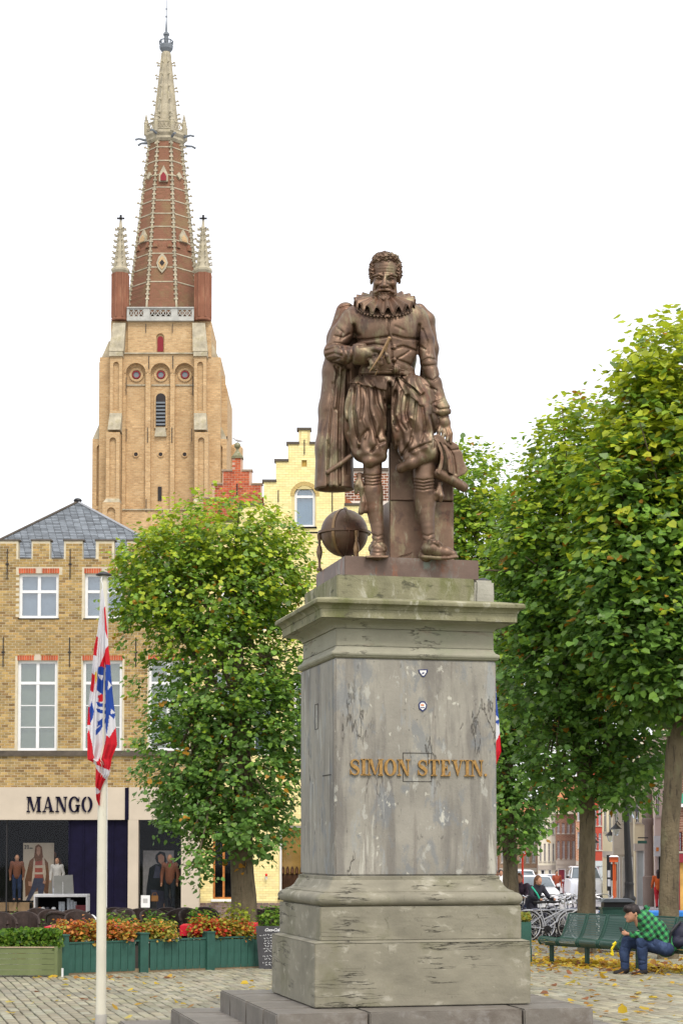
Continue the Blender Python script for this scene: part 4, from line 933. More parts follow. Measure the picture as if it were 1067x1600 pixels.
# arched window
f = MB(); fw = .07; f.box(wA[0], wA[0]+fw, Y2+.08, Y2+.14, wA[2], ac[1]); f.box(wA[1]-fw, wA[1], Y2+.08, Y2+.14, wA[2], ac[1]); f.box(wA[0]+fw, wA[1]-fw, Y2+.08, Y2+.14, wA[2], wA[2]+fw); f.box(wA[0]+fw, wA[1]-fw, Y2+.075, Y2+.14, ac[1]-.05, ac[1]+.03)
for i in range(16):
    a0, a1 = math.pi*i/16, math.pi*(i+1)/16; q = lambda a, r: (ac[0]+r*math.cos(a), ac[1]+r*math.sin(a)); f.prism([q(a0, ar-fw), q(a0, ar), q(a1, ar), q(a1, ar-fw)], Y2+.08, Y2+.14)
fo = f.build('window', M_PW, yh, label='arched attic window'); M_BLU = mk('blue_grey_blind', (.16,.27,.36), .08, 2)
ap_ = [(wA[0]+.03, wA[2]+.03), (wA[1]-.03, wA[2]+.03)]+[(ac[0]+(ar-.03)*math.cos(math.pi*i/14), ac[1]+(ar-.03)*math.sin(math.pi*i/14)) for i in range(15)]
MB().prism(ap_, Y2+.11, Y2+.115).build('pane', M_GL, fo); MB().prism(ap_, Y2+.16, Y2+.17).build('blind', M_BLU, fo)
for i in range(14):
    a0, a1 = math.pi*i/14+.01, math.pi*(i+1)/14-.01; q = lambda a, r: (ac[0]+r*math.cos(a), ac[1]+r*math.sin(a)); MB().prism([q(a0, ar+.01), q(a0, ar+.13), q(a1, ar+.13), q(a1, ar+.01)], Y2-.02, Y2+.02).build('brick', mk('ochre_brick', (.45,.33,.13), .2), yh)
MB().box(wA[0]-.05, wA[1]+.05, Y2-.04, Y2+.1, wA[2]-.05, wA[2]-.002).build('sill', M_CREAM, yh); MB().box(attic[0], attic[1], Y2+.05, Y2+.1, attic[2], attic[3]).build('vent', mk('ochre_board', (.40,.26,.06), .2), yh)
MB().box(cx_(455), cx_(636), Y2-.025, Y2+.02, cz_(833), cz_(831)).build('string_course', M_CREAM, yh)
for a, b_, c_ in ((475,687,710),(434,766,785),(519,768,800)): m3 = MB(); m3.tube([(cx_(a), Y2-.025, cz_(b_)), (cx_(a), Y2-.025, cz_(c_))], .016, 6); m3.build('wall_tie', M_IRON, yh)
M_WOODI = mk('orange_room', (.42,.17,.04), .5, 1.5, emit=.0); M_WARM = mk('ochre_room', (.50,.30,.08), .4, 1.2)
for i, h in enumerate(gf[:2]):
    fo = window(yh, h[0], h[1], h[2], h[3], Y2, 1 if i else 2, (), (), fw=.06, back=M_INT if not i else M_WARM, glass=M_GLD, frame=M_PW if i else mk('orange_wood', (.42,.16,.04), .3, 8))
    MB().box(h[0]-.05, h[1]+.05, Y2-.07, Y2+.06, h[2]-.07, h[2]-.002).build('sill', M_PW if not i else M_CREAM, yh)
MB().box(gf[0][0]+.02, gf[0][0]+.2, Y2+.30, Y2+.36, gf[0][2], gf[0][3]).build('curtain', M_WOODI, yh)
MB().box(gf[1][0], gf[1][1], Y2+.19, Y2+.22, cz_(1400), cz_(1366)).build('room_counter', mk('dark_wood', (.10,.045,.02), .4), yh)
for k in range(5): MB().lathe([(.03,cz_(1366)),(.05,cz_(1364)),(.045,cz_(1358)),(.02,cz_(1354))], gf[1][0]+.1+k*.14, Y2+.16, 8).build('vase', mk('dark_wood', (.10,.045,.02), .4), yh)
for h in mid: window(yh, h[0], h[1], h[2], h[3], Y2, 2, (h[2]+(h[3]-h[2])*.7,), (), fw=.07)
MB().box(gf[2][0], gf[2][1], Y2+.1, Y2+.15, gf[2][2], gf[2][3]).build('door', mk('orange_wood', (.42,.16,.04), .3, 8), yh)
rr2 = MB(); rx0, rx1 = cx_(313.5)-.0, x1; rr2.prism([(cx_(330), cz_(838)), (cx_(620), cz_(838)), (cx_(475), cz_(722))], Y2+.35, Y2+8); rr2.build('roof', mk('orange_tile', (.36,.13,.06), .3, 8, bump=.6), yh)
bl = MB(); bl.box(x0, x0+.3, Y2+.31, Y2+8, G(Y2), zc); bl.box(x1-.3, x1, Y2+.31, Y2+8, G(Y2), zc); bl.build('side_wall', M_CREAM, yh)
lp = MB(); lp.ball((cx_(416.5), Y2-.1, cz_(1367)), .045, 8); lp.lathe([(.02,cz_(1374)),(.03,cz_(1372)),(.05,cz_(1370))], cx_(416.5), Y2-.1, 8, 1); lp.box(cx_(416.5)-.015, cx_(416.5)+.015, Y2-.1, Y2-.005, cz_(1369), cz_(1368), 1); lp.build('wall_bracket', [flat('red_enamel', (.6,.03,.02)), M_PW], yh)
# chimney-like wall seen between the legs of the statue
Y3 = 62.; ck = thing('brick_chimney', 'broad brown brick chimney with white mortar seen behind the statue legs', 'chimney', (PX(573, Y3), Y3+.4, PZ(850, Y3)))
a, b_, c_, d_ = PX(538, Y3), PX(611, Y3), PZ(850, Y3), PZ(736, Y3)
MB().box(a, b_, Y3, Y3+.8, c_, d_).build('core', mk('white_mortar', (.6,.58,.52), .1), ck)
bricks(ck, lambda x, z: z > PZ(781, Y3), a, b_, c_, d_, Y3, mk('brown_brick', (.22,.09,.05), .3, 4, attr='col'), bw=.22, ch=.085, mt=.022, seed=12)
MB().box(a-.05, b_+.05, Y3-.06, Y3+.85, d_, d_+.1).build('coping', M_COP, ck)
hb = thing('rear_roof', 'tiled roof of the house carrying the broad chimney behind the statue', 'roof', (PX(600, 63), 66, PZ(900, 63)))
MB().prism([(PX(520, 62), PZ(1000, 62)), (PX(720, 62), PZ(1000, 62)), (PX(700, 62), PZ(850, 62)), (PX(540, 62), PZ(850, 62))], 62.9, 70).build('tiles', mk('orange_tile', (.36,.13,.06), .3, 8, bump=.6), hb)
# ---------------------------------------------------------------- red stepped gable with ball finial
Y4 = 72.; rx = lambda p: PX(p, Y4); rz = lambda p: PZ(p, Y4)
rh = thing('red_gable_house', 'red brick stepped gable topped by a mossy stone ball finial', 'building', (rx(369), Y4+3, G(Y4)))
st4 = [(361,377,716),(346,392,736),(330,408,757),(314,424,779),(298,440,802)]
w4 = MB(); pz_ = 880
for i, (a, b_, t) in enumerate(st4):
    bt_ = st4[i+1][2] if i+1 < len(st4) else 1480
    w4.box(rx(a), rx(b_), Y4, Y4+.35, rz(bt_) if bt_ < 1400 else G(Y4), rz(t))
w4.build('wall', mk('pink_mortar', (.50,.33,.24), .15), rh)
ins4 = lambda x, z: any(rx(a) < x < rx(b_) and z < rz(t)-.02 for a, b_, t in st4)
bricks(rh, ins4, rx(298), rx(440), rz(900), rz(714), Y4, M_RED, bw=.22, ch=.088, mt=.013, seed=14, hues=[(1,1,1),(1.1,1.1,1),(.8,.7,.7),(1.15,1.3,1.2)])
for i, (a, b_, t) in enumerate(st4):
    if i:
        pa, pb = st4[i-1][:2]; 
        for u, v in ((a-1.5, pa+.5),(pb-.5, b_+1.5)): MB().box(rx(u), rx(v), Y4-.05, Y4+.38, rz(t), rz(t)+.06).build('coping', mk('weathered_coping', (.32,.25,.18), .3), rh)
fi = MB(); cxr = rx(369); fi.box(rx(360), rx(378.5), Y4-.06, Y4+.36, rz(716), rz(714)); fi.lathe([(.2,rz(714)),(.21,rz(712)),(.14,rz(708)),(.07,rz(704)),(.05,rz(701)),(.07,rz(699.5))], cxr, Y4+.15, 14)
fi.build('finial', M_MOSS, rh, smooth=True); MB().ball((cxr, Y4+.15, rz(695)), .125, 14).build('finial_ball', M_MOSS, rh, smooth=True)
m3 = MB(); m3.tube([(cxr, Y4-.03, rz(756)), (cxr, Y4-.03, rz(775))], .022, 6); m3.build('wall_tie', M_IRON, rh)
MB().prism([(rx(305), rz(840)), (rx(433), rz(840)), (rx(369), rz(742))], Y4+.36, Y4+8).build('roof', mk('orange_tile', (.36,.13,.06), .3, 8, bump=.6), rh)
gu = Sculpt((cxr-.4, Y4-.2, rz(694)), (cxr+.5, Y4+.5, rz(680)), .014); gz = rz(690.5)
gu.ell((cxr+.03, Y4+.15, gz+.10),(.15,.055,.065),.02,rot=((.96,0,.2),(0,1,0),(-.2,0,.96))); gu.ell((cxr-.13, Y4+.15, gz+.17),(.045,.04,.04),.03); gu.cone((cxr-.16,Y4+.15,gz+.165),(cxr-.22,Y4+.15,gz+.15),.016,.008,.01); gu.cone((cxr+.1,Y4+.15,gz+.08),(cxr+.26,Y4+.15,gz+.06),.035,.01,.02)
for dx in (-.01,.03): gu.cone((cxr+dx,Y4+.15,gz+.07),(cxr+dx,Y4+.15,gz),.01,.01,.005)
sg = thing('seagull', 'seagull with grey wings standing on the ball finial of the red gable', 'bird', (cxr, Y4+.15, gz)); gu.obj('body', mk('gull_feathers', (.55,.55,.56), .15, 20), sg)
# ---------------------------------------------------------------- church tower
YT = 250.; tx = lambda p, y=YT: PX(p, y); tzz = lambda p, y=YT: PZ(p, y); UT = YT/F
M_TB = mk('tower_brick', (.55,.37,.19), .2, .35, rough=.9, bump=.6, bscale=4, bdist=.08, brick=((.46,.35,.21), .55, .22, .035, (.40,.25,.12)),
          spots=[((.33,.21,.11), .3, (1,1,2), .55, .12, .5), ((.60,.46,.28), .5, (1,1,1.5), .58, .1, .5)])
M_TR = mk('spire_red_brick', (.23,.11,.07), .2, .4, rough=.9, bump=.5, bscale=5, bdist=.06, brick=((.22,.10,.06), .6, .25, .03, (.18,.095,.055)), spots=[((.21,.145,.075), .25, (1,1,1), .48, .14, .85)])
M_TRR = mk('turret_red_brick', (.23,.10,.06), .2, .4, rough=.9, bump=.4, bscale=5, bdist=.05, spots=[((.33,.20,.12), .6, (1,1,.4), .55, .1, .5)])
M_TS = mk('tower_stone', (.38,.34,.25), .35, .8, rough=.9, bump=.6, bscale=6, bdist=.06, spots=[((.25,.22,.11), .5, (1,1,1), .52, .15, .6), ((.15,.13,.08), 2.2, (1,1,1), .62, .06, .6)])
M_TG = mk('balustrade_stone', (.38,.38,.35), .2, 1); M_TRD = flat('dark_red_shutter', (.20,.012,.02), .6); M_TDK = mk('dark_opening', (.03,.025,.025), .3, 2); M_LEAD = mk('lead_grey', (.16,.18,.20), .2, 1)
tw = thing('church_tower', 'tall tan brick church tower with octagonal red spire, corner turrets and crockets', 'tower', (tx(247.5), YT+5.6, G(YT)))
DW = 135*UT      # tower depth
xL, xR = 187, 302
def tb(a, b_, t, bt_, y0, y1, m=M_TB, nm='wall', par=None): return MB().box(tx(a), tx(b_), YT+y0, YT+y1, tzz(bt_), tzz(t)).build(nm, m, par or tw)
def arch_poly(cx, w_, t, bt_, n=10):   # px: centre, half width, top of arch, bottom
    zc_ = tzz(t+w_); r = w_*UT; c_ = tx(cx); return [(c_-r, tzz(bt_)), (c_+r, tzz(bt_))]+[(c_+r*math.cos(math.pi*i/n), zc_+r*math.sin(math.pi*i/n)) for i in range(n+1)]
# main core behind recessed panels
tb(150, 342, 556, 1480, .7, DW-.0, nm='wall'); tb(168, 327, 500, 556, .5, DW-.5, nm='upper_wall')
# front plane with three arched recesses
pw = MB(); face = [(tx(xL), tzz(1480)), (tx(xR), tzz(1480)), (tx(xR), tzz(552.5)), (tx(xL), tzz(552.5))]
rec = [arch_poly(c_, w_, t, 795) for c_, w_, t in ((208.5,15.5,567),(247.5,15.5,567),(285.5,15.5,567))]
tess(pw, [face]+[r[::-1] for r in rec], YT+0, YT+.75); pw.build('front_wall', M_TB, tw)
for c_ in (208.5,247.5,285.5):
    m4 = MB(); n = 18; zc_ = tzz(567+15.5)
    for i in range(n): a0, a1 = math.pi*i/n, math.pi*(i+1)/n; q = lambda a, r: (tx(c_)+r*UT*math.cos(a), zc_+r*UT*math.sin(a)); m4.prism([q(a0,15.5), q(a0,18), q(a1,18), q(a1,15.5)], YT-.12, YT+.1)
    m4.build('arch', M_TB, tw)
    m4 = MB(); 
    for i in range(20):
        a0, a1 = 2*math.pi*i/20, 2*math.pi*(i+1)/20; z0_ = tzz(584)
        for r0, r1, y0_, mm in ((7.5,11,.52,0),(4.6,6.4,.45,1)): q = lambda a, r: (tx(c_)+r*UT*math.cos(a), z0_+r*UT*math.sin(a)); m4.prism([q(a0,r0), q(a0,r1), q(a1,r1), q(a1,r0)], YT+y0_, YT+.7, mm)
    o = m4.build('round_window', [M_TB, M_TRD], tw); m5 = MB(); m5.prism([(tx(c_)+5*UT*math.cos(i*.524), tzz(584)+5*UT*math.sin(i*.524)) for i in range(12)], YT+.55, YT+.69); m5.build('pane', M_LEAD, o)
    MB().box(tx(c_-15), tx(c_+15), YT+.55, YT+.69, tzz(601), tzz(599)).build('ledge', M_TS, tw)
    m4 = MB(); z0_ = tzz(708.5)
    for i in range(14): a0, a1 = 2*math.pi*i/14, 2*math.pi*(i+1)/14; q = lambda a, r: (tx(c_)+r*UT*math.cos(a), z0_+r*UT*math.sin(a)); m4.prism([q(a0,3.2), q(a0,5), q(a1,5), q(a1,3.2)], YT+.55, YT+.69)
    m4.prism([(tx(c_)+3.2*UT*math.cos(i*.524), z0_+3.2*UT*math.sin(i*.524)) for i in range(12)], YT+.62, YT+.69, 1); m4.build('round_window', [M_TB, M_TDK], tw)
# belfry opening with louvres
o = MB().prism(arch_poly(247.5, 10.5, 608, 668), YT+.50, YT+.69).build('belfry_surround', M_TB, tw); MB().prism(arch_poly(247.5, 7.6, 613, 665), YT+.44, YT+.499).build('belfry_opening', M_TDK, o)
for k in range(7): z = tzz(628+k*5.6); MB().box(tx(240.3), tx(254.8), YT+.25, YT+.43, z-.15, z+.08).build('louvre', M_LEAD, o)
MB().prism([(tx(238), tzz(681)), (tx(257), tzz(681)), (tx(255), tzz(667)), (tx(240), tzz(667))], YT+.3, YT+.69).build('sloped_sill', M_TS, tw)
tb(243.5, 249.5, 759, 781, .55, .69, M_TDK, 'slit_window'); 
tb(229,233,795,1000,-.05,.69); tb(264,268,795,1000,-.05,.69)
for zz_, d_ in ((796,.2),(552,.25)): MB().box(tx(xL-1), tx(xR+1), YT-d_, YT+.01, tzz(zz_+1.4), tzz(zz_-.6)).build('string_course', M_TS, tw)
# upper stage: door window
m4 = MB(); tess(m4, [[(tx(195), tzz(552)), (tx(299), tzz(552)), (tx(299), tzz(500)), (tx(195), tzz(500))], arch_poly(246.5, 6.5, 520, 550)[::-1]], YT+.2, YT+.55); m4.build('front_wall', M_TB, tw)
MB().prism(arch_poly(246.5, 4.6, 524, 548), YT+.4, YT+.56).build('red_door', M_TRD, tw)
for x_, t_, b2 in ((224,506,520),(266,506,520),(229,556,576),(267,556,576),(193.5,590,617),(298.5,588,618),(227.5,668,692),(266,668,692),(194,670,690),(297,670,690),(226,780,800)): MB().box(tx(x_)-.04, tx(x_)+.04, YT-.12, YT-.02, tzz(b2), tzz(t_)).build('wall_tie', M_IRON, tw)
# buttresses: corner ones towards us and the side ones, each with a blind arched panel
def butt(a, b_, t, bt_, y0, y1, panel=True, pw_=None, slope=None):
    mb = MB(); f_ = [(tx(a), tzz(bt_)), (tx(b_), tzz(bt_)), (tx(b_), tzz(t)), (tx(a), tzz(t))]
    if panel:
        c_ = (a+b_)/2; hw = (b_-a)*.24; tess(mb, [f_, arch_poly(c_, hw, t+8, bt_-6)[::-1]], YT+y0, YT+y0+.35); mb.box(tx(a), tx(b_), YT+y0+.352, YT+y1, tzz(bt_), tzz(t))
    else: mb.box(tx(a), tx(b_), YT+y0, YT+y1, tzz(bt_), tzz(t))
    mb.build('buttress', M_TB, tw)
def slopeb(a0, a1, b0, b1, t, bt_, yb, yt_, y1, m=M_TS):   # top a0..a1, bottom b0..b1
    mb = MB(); mb.frustum((tx(b0), tx(b1), YT+yb, YT+y1), (tx(a0), tx(a1), YT+yt_, YT+y1), tzz(bt_), tzz(t)); mb.build('buttress_slope', m, tw)
for s_ in (0, 1):
    mx = (lambda p: p) if not s_ else (lambda p: 489.5-p)
    def o2(a, b_): return (min(mx(a), mx(b_)), max(mx(a), mx(b_)))
    a, b_ = o2(169, 188); butt(a, b_, 560, 650, -1.0, .7); a, b_ = o2(165, 186); butt(a, b_, 680, 786, -1.9, .7); a, b_ = o2(161, 188); butt(a, b_, 790, 1480, -2.6, .7)
    a, b_ = o2(169, 188); c_, d_ = o2(167, 187); slopeb(a, b_, c_, d_, 648, 676, -1.9, -1.0, .7); slopeb(*o2(165.5, 186), *o2(162, 187.5), 783, 790, -2.6, -1.9, .7)
    slopeb(*o2(172, 192), *o2(167, 190), 505, 552, -1.2, -.2, .7); a, b_ = o2(167.5, 189); MB().box(tx(a), tx(b_), YT-1.25, YT+.7, tzz(560), tzz(553)).build('buttress_cap', M_TS, tw)
    a, b_ = o2(148, 169); butt(a, b_, 562, 660, 1.6, DW-1.6); slopeb(*o2(163, 169), *o2(148, 169), 528, 562, 1.6, 1.6, DW-1.6)
    a, b_ = o2(138, 165); butt(a, b_, 682, 793, 1.6, DW-1.6); slopeb(*o2(148, 165), *o2(138, 165), 660, 682, 1.6, 1.6, DW-1.6); a, b_ = o2(137, 165); MB().box(tx(a), tx(b_), YT+1.4, YT+DW-1.4, tzz(1480), tzz(794)).build('buttress', M_TB, tw)
# lower stair mass on the right
m6 = MB(); y6 = 3.; m6.box(tx(342), tx(351), YT+y6, YT+DW+3, tzz(1480), tzz(600)); m6.frustum((tx(342), tx(351), YT+y6, YT+DW+3), (tx(340), tx(344), YT+y6, YT+DW+3), tzz(600), tzz(578)); m6.build('rear_buttress', M_TB, tw)
m6 = MB(); m6.lathe([(1.1, tzz(1480)), (1.1, tzz(668)), (.8, tzz(664)), (.2, tzz(660))], tx(357), YT+DW+2, 8); m6.build('stair_turret', M_TB, tw)
tb(350, 351.5, 674, 686, -.02+3, .1+3, M_TDK, 'slit_window')
# parapet balustrade
def pierced(x0, x1, z0, z1, y0, y1, m, par, n):
    mb = MB(); t = (z1-z0)*.14; mb.box(x0, x1, y0, y1, z0, z0+t); mb.box(x0, x1, y0, y1, z1-t, z1); w_ = (x1-x0)/n
    for k in range(n+1): mb.box(x0+k*w_-t*.25, x0+k*w_+t*.25, y0, y1, z0+t, z1-t)
    for k in range(n):
        a, b_, c_, d_ = x0+k*w_, x0+(k+1)*w_, z0+t, z1-t; e = t*.35
        mb.prism([(a,c_),(a+e,c_),(b_,d_-e),(b_,d_),(b_-e,d_),(a,c_+e)], y0+.03, y1-.03); mb.prism([(b_,c_),(b_,c_+e),(a+e,d_),(a,d_),(a,d_-e),(b_-e,c_)], y0+.06, y1-.06)
    mb.build('pierced_panel', m, par)
bal = tb(194, 300, 497, 502, -.35, .6, M_TG, 'balustrade')
for a, b_, n in ((197,220,3),(230,264,4),(274,297,3)): pierced(tx(a), tx(b_), tzz(497)+.01, tzz(482.5), YT-.2, YT+.15, M_TG, bal, n)
for a, b_ in ((194,197),(220.3,229.7),(264.3,273.7),(297,300)): MB().box(tx(a), tx(b_), YT-.25, YT+.2, tzz(497)+.01, tzz(482.5)).build('pier', M_TG, bal)
MB().box(tx(194), tx(300), YT-.35, YT+.3, tzz(482.4), tzz(480.6)).build('rail', M_TG, bal)
# octagonal spire
ax0 = (tx(247.5), YT+DW/2); ph = .5   # axis
YA = ax0[1]; uA = YA/F; az_ = lambda p: PZ(p, YA)
def oct_pts(R, z): return [(ax0[0]+R*math.cos(math.pi*(k+.5)/4), ax0[1]+R*math.sin(math.pi*(k+.5)/4), z) for k in range(8)]
cR = 1/math.cos(math.pi/8); spx = lambda py: 25+(py-228)*(54-25)/(480-228)   # half width in px
def oct_seg(mb, p0, p1, r0, r1, m=0): mb.lathe([(r0*cR*uA, az_(p0)), (r1*cR*uA, az_(p1))], ax0[0], ax0[1], 8, m, ph=.5)
sp_ = MB(); oct_seg(sp_, 505, 228, spx(505), spx(228)); spire = sp_.build('spire', M_TR, tw)
def crocket(p, d, s_, m, par, nm='crocket'):
    mb = MB(); p = Vector(p); d = Vector(d); mb.tube([p-d*s_*.2, p+d*s_*.7, p+d*s_*1.1+Vector((0,0,s_*.35))], [s_*.22, s_*.2, s_*.3], 5); mb.ball(p+d*s_*1.15+Vector((0,0,s_*.1)), s_*.32, 6)
    return mb.build(nm, m, par)
for k in range(8):
    an = math.pi*(k+.5)/4; d = Vector((math.cos(an), math.sin(an), 0)); r = MB(); pts = [Vector((ax0[0], ax0[1], 0))+d*(spx(q)*cR*uA)+Vector((0,0,az_(q))) for q in (500, 228)]
    r.tube(pts, [.19,.14], 5); 
    q = 226
    for i in range(34):   # toothed stones along the rib
        q = 232+i*7.6; pp = Vector((ax0[0], ax0[1], az_(q)))+d*(spx(q)*cR*uA-.05); r.box(pp.x-.26, pp.x+.26, pp.y-.26, pp.y+.26, pp.z-.10, pp.z+.10)
    r.build('rib', M_TS, spire)
    for q in range(236, 480, 22 if abs(d.x) > .8 else 9999):
        pp = Vector((ax0[0], ax0[1], az_(q)))+d*(spx(q)*cR*uA); crocket(pp, d, .5, M_TS, spire)
for q in (239,261,284,304,325,346,367,388,410,432,455): bnd = MB(); r_ = spx(q)*cR*uA+.07; bnd.lathe([(r_, az_(q+.9)), (r_-.01, az_(q-.9))], ax0[0], ax0[1], 8, ph=.5); bnd.build('stone_band', M_TS, spire)
def on_face(px_, py_, w_, h_, poly, depth, m, nm, par, k=0, out=.05):   # a shape lying on spire face k (0 = front, +1 right, -1 left)
    th_ = -math.pi/2+k*math.pi/4; n_ = Vector((math.cos(th_), math.sin(th_), 0)); u_ = Vector((-math.sin(th_), math.cos(th_), 0)); sl_ = (54-25)/(480-228)
    c_ = Vector((ax0[0], ax0[1], 0)); V = []; nn = len(poly)
    for dd in (out, -depth):
        for a, b_ in poly: py2 = py_-b_; pp = c_+n_*(spx(py2)*uA+dd)+u_*((px_+a)*uA); V.append((pp.x, pp.y, az_(py2)))
    mb = MB(); mb.add(V, [tuple(range(nn)), tuple(range(2*nn-1, nn-1, -1))]+[(i, i+nn, (i+1) % nn+nn, (i+1) % nn) for i in range(nn)]); mb.build(nm, m, par)
gab = lambda w_, h_, g_: [(-w_,-h_),(w_,-h_),(w_,h_*.3),(0,h_+g_),(-w_,h_*.3)]
on_face(0, 287, 0, 0, gab(7,9,8), .3, M_TS, 'dormer', spire, 0, .35); on_face(0, 289, 0, 0, gab(4.4,6,2), .3, M_TRD, 'dormer_shutter', spire, 0, .5)
oval = [(9*math.cos(a)*(1 if True else 1), 14*math.sin(a)) for a in [i*math.pi/8 for i in range(16)]]
on_face(0, 426, 0, 0, [(0,-16),(6,-9),(9,0),(6,9),(0,16),(-6,9),(-9,0),(-6,-9)], .3, M_TS, 'dormer', spire, 0, .22); on_face(0, 426, 0, 0, [(0,-11),(4,-6),(6,0),(4,6),(0,11),(-4,6),(-6,0),(-4,-6)], .3, M_TB, 'dormer_panel', spire, 0, .30); on_face(0, 426, 0, 0, [(0,-5),(4,0),(0,5),(-4,0)], .3, M_TDK, 'dormer_opening', spire, 0, .38)
for k in (-1, 1):
    on_face(0, 382, 0, 0, gab(8,7,6), .3, M_TS, 'dormer', spire, k, .3); on_face(0, 384, 0, 0, gab(5,4.5,2), .3, M_TB, 'dormer_panel', spire, k, .38); on_face(0, 283, 0, 0, [(0,-6),(5,0),(0,6),(-5,0)], .3, M_TS, 'dormer', spire, k, .3)
for k in (-1, 0, 1):
    for a in (-10, 10): on_face(a*(1.1), 396, 0, 0, gab(3.6,4,1.5), .3, M_TRR, 'blind_arch', spire, k, .18); on_face(a*1.1, 397, 0, 0, gab(2.2,3,1), .3, M_TR, 'blind_arch_panel', spire, k, .24)
# gallery
ga = MB(); r_ = lambda h: h*cR*uA; ga.lathe([(r_(26), az_(229)), (r_(29), az_(225)), (r_(28), az_(221)), (r_(31.5), az_(217)), (r_(31.5), az_(213)), (r_(30), az_(212.5))], ax0[0], ax0[1], 8, ph=.5); gal = ga.build('gallery', M_TS, tw)
g2 = MB()
for k in range(8):
    a0, a1 = math.pi*(k+.5)/4, math.pi*(k+1.5)/4; R = r_(30); p0, p1 = Vector((ax0[0]+R*math.cos(a0), ax0[1]+R*math.sin(a0), 0)), Vector((ax0[0]+R*math.cos(a1), ax0[1]+R*math.sin(a1), 0))
    for zz_ in (200, 211.5): g2.tube([p0+Vector((0,0,az_(zz_))), p1+Vector((0,0,az_(zz_)))], .13, 5)
    for j in range(4):
        t0, t1 = j/4, (j+1)/4
        for (u0, u1) in ((t0, t1), (t1, t0)): g2.tube([p0.lerp(p1, u0)+Vector((0,0,az_(211))), p0.lerp(p1, u1)+Vector((0,0,az_(200.5)))], .085, 4)
    pn = MB(); pp = p0; pn.lathe([(.30, az_(216)), (.30, az_(199)), (.36, az_(198)), (.22, az_(195)), (.10, az_(186)), (.03, az_(183))], p0.x, p0.y, 6); 
    for zz_ in (196,192.5,189): pn.ball((p0.x, p0.y, az_(zz_)), .26*(zz_-178)/18, 6, sc=(1.3,1.3,.4))
    pn.build('pinnacle', M_TS, gal); dd = (p0-Vector((ax0[0], ax0[1], 0))).normalized(); gg = MB(); zq = az_(219 if k % 2 else 224); gg.tube([p0+Vector((0,0,zq)), p0+dd*1.0+Vector((0,0,zq+.1)), p0+dd*1.5+Vector((0,0,zq-.1))], [.2,.14,.16], 5); gg.build('gargoyle', M_LEAD, gal)
g2.build('openwork', M_TS, gal)
usx = lambda py: 6.2+(py-82)*(19.5-6.2)/(213-82)
us = MB(); us.lathe([(usx(214)*cR*uA, az_(214)), (usx(82)*cR*uA, az_(82))], ax0[0], ax0[1], 8, ph=.5); up_ = us.build('upper_spire', M_TS, tw)
for k in range(8):
    an = math.pi*(k+.5)/4; d = Vector((math.cos(an), math.sin(an), 0)); r = MB(); r.tube([Vector((ax0[0], ax0[1], az_(q)))+d*(usx(q)*cR*uA) for q in (213, 84)], [.16,.10], 5); r.build('rib', M_TS, up_)
    for q in (101,121,141,162,183,190): crocket(Vector((ax0[0], ax0[1], az_(q)))+d*(usx(q)*cR*uA), d, .46, M_TS, up_)
tp = MB(); tp.lathe([(6.5*uA, az_(82)), (10.5*uA, az_(77)), (11*uA, az_(72)), (10*uA, az_(70)), (4*uA, az_(69)), (3.4*uA, az_(56)), (5*uA, az_(55)), (4.6*uA, az_(52)), (2*uA, az_(50)), (1.4*uA, az_(40)), (.7*uA, az_(30)), (.5*uA, az_(0)), (.4*uA, az_(-18))], ax0[0], ax0[1], 10)
for k in range(8): a0 = k*math.pi/4; tp.tube([(ax0[0]+10*uA*math.cos(a0), ax0[1]+10*uA*math.sin(a0), az_(70)), (ax0[0]+10.5*uA*math.cos(a0), ax0[1]+10.5*uA*math.sin(a0), az_(64))], .09, 4); a1 = a0+math.pi/4; tp.tube([(ax0[0]+10.5*uA*math.cos(a0), ax0[1]+10.5*uA*math.sin(a0), az_(64.5)), (ax0[0]+10.5*uA*math.cos(a1), ax0[1]+10.5*uA*math.sin(a1), az_(64.5))], .09, 4)
tp.ball((ax0[0], ax0[1], az_(26)), .16, 6); tp.ball((ax0[0], ax0[1], az_(14)), .14, 6); tp.build('spire_finial', M_LEAD, tw)
# corner turrets
def turret(cxp, y, half, top, coneb, base, nm='turret'):
    u = y/F; c_ = (PX(cxp, y), y); z = lambda p: PZ(p, y); R = half*u
    mb = MB(); mb.lathe([(R*1.08, z(base+2)), (R*1.1, z(base)), (R, z(base-1.5)), (R*.97, z(coneb+5))], c_[0], c_[1], 8, ph=.5); o = mb.build(nm, M_TRR, tw)
    for k in range(8):
        a0 = math.pi*(k+.5)/4; p0 = (c_[0]+R*math.cos(a0), c_[1]+R*math.sin(a0)); s = MB(); s.tube([(p0[0], p0[1], z(base-2)), (p0[0], p0[1], z(coneb+6))], .13, 5); s.build('turret_rib', M_TRR, o)
    mb = MB(); mb.lathe([(R*.97, z(coneb+5)), (R*1.14, z(coneb+1.5)), (R*1.16, z(coneb-1)), (R*.86, z(coneb-5)), (R*.52, z(coneb-36)), (R*.2, z(top+16)), (R*.12, z(top+6))], c_[0], c_[1], 8, ph=.5); cn_ = mb.build('turret_cone', M_TS, o)
    for k in range(8):
        a0 = math.pi*(k+.5)/4; d = Vector((math.cos(a0), math.sin(a0), 0))
        for i, q in enumerate(range(int(coneb)-10, int(top)+14, -9)):
            rr_ = R*(.82-.62*(coneb-5-q)/(coneb-top-16)); crocket(Vector((c_[0], c_[1], z(q)))+d*rr_, d, .36, M_TS, cn_)
    fb = MB(); fb.tube([(c_[0], y, z(top+8)), (c_[0], y, z(top-1))], .16, 5); fb.box(c_[0]-.5, c_[0]+.5, y-.12, y+.12, z(top+5.4), z(top+3.2)); fb.box(c_[0]-.12, c_[0]+.12, y-.5, y+.5, z(top+5.2), z(top+3.4)); fb.build('turret_finial', M_IRON, cn_)
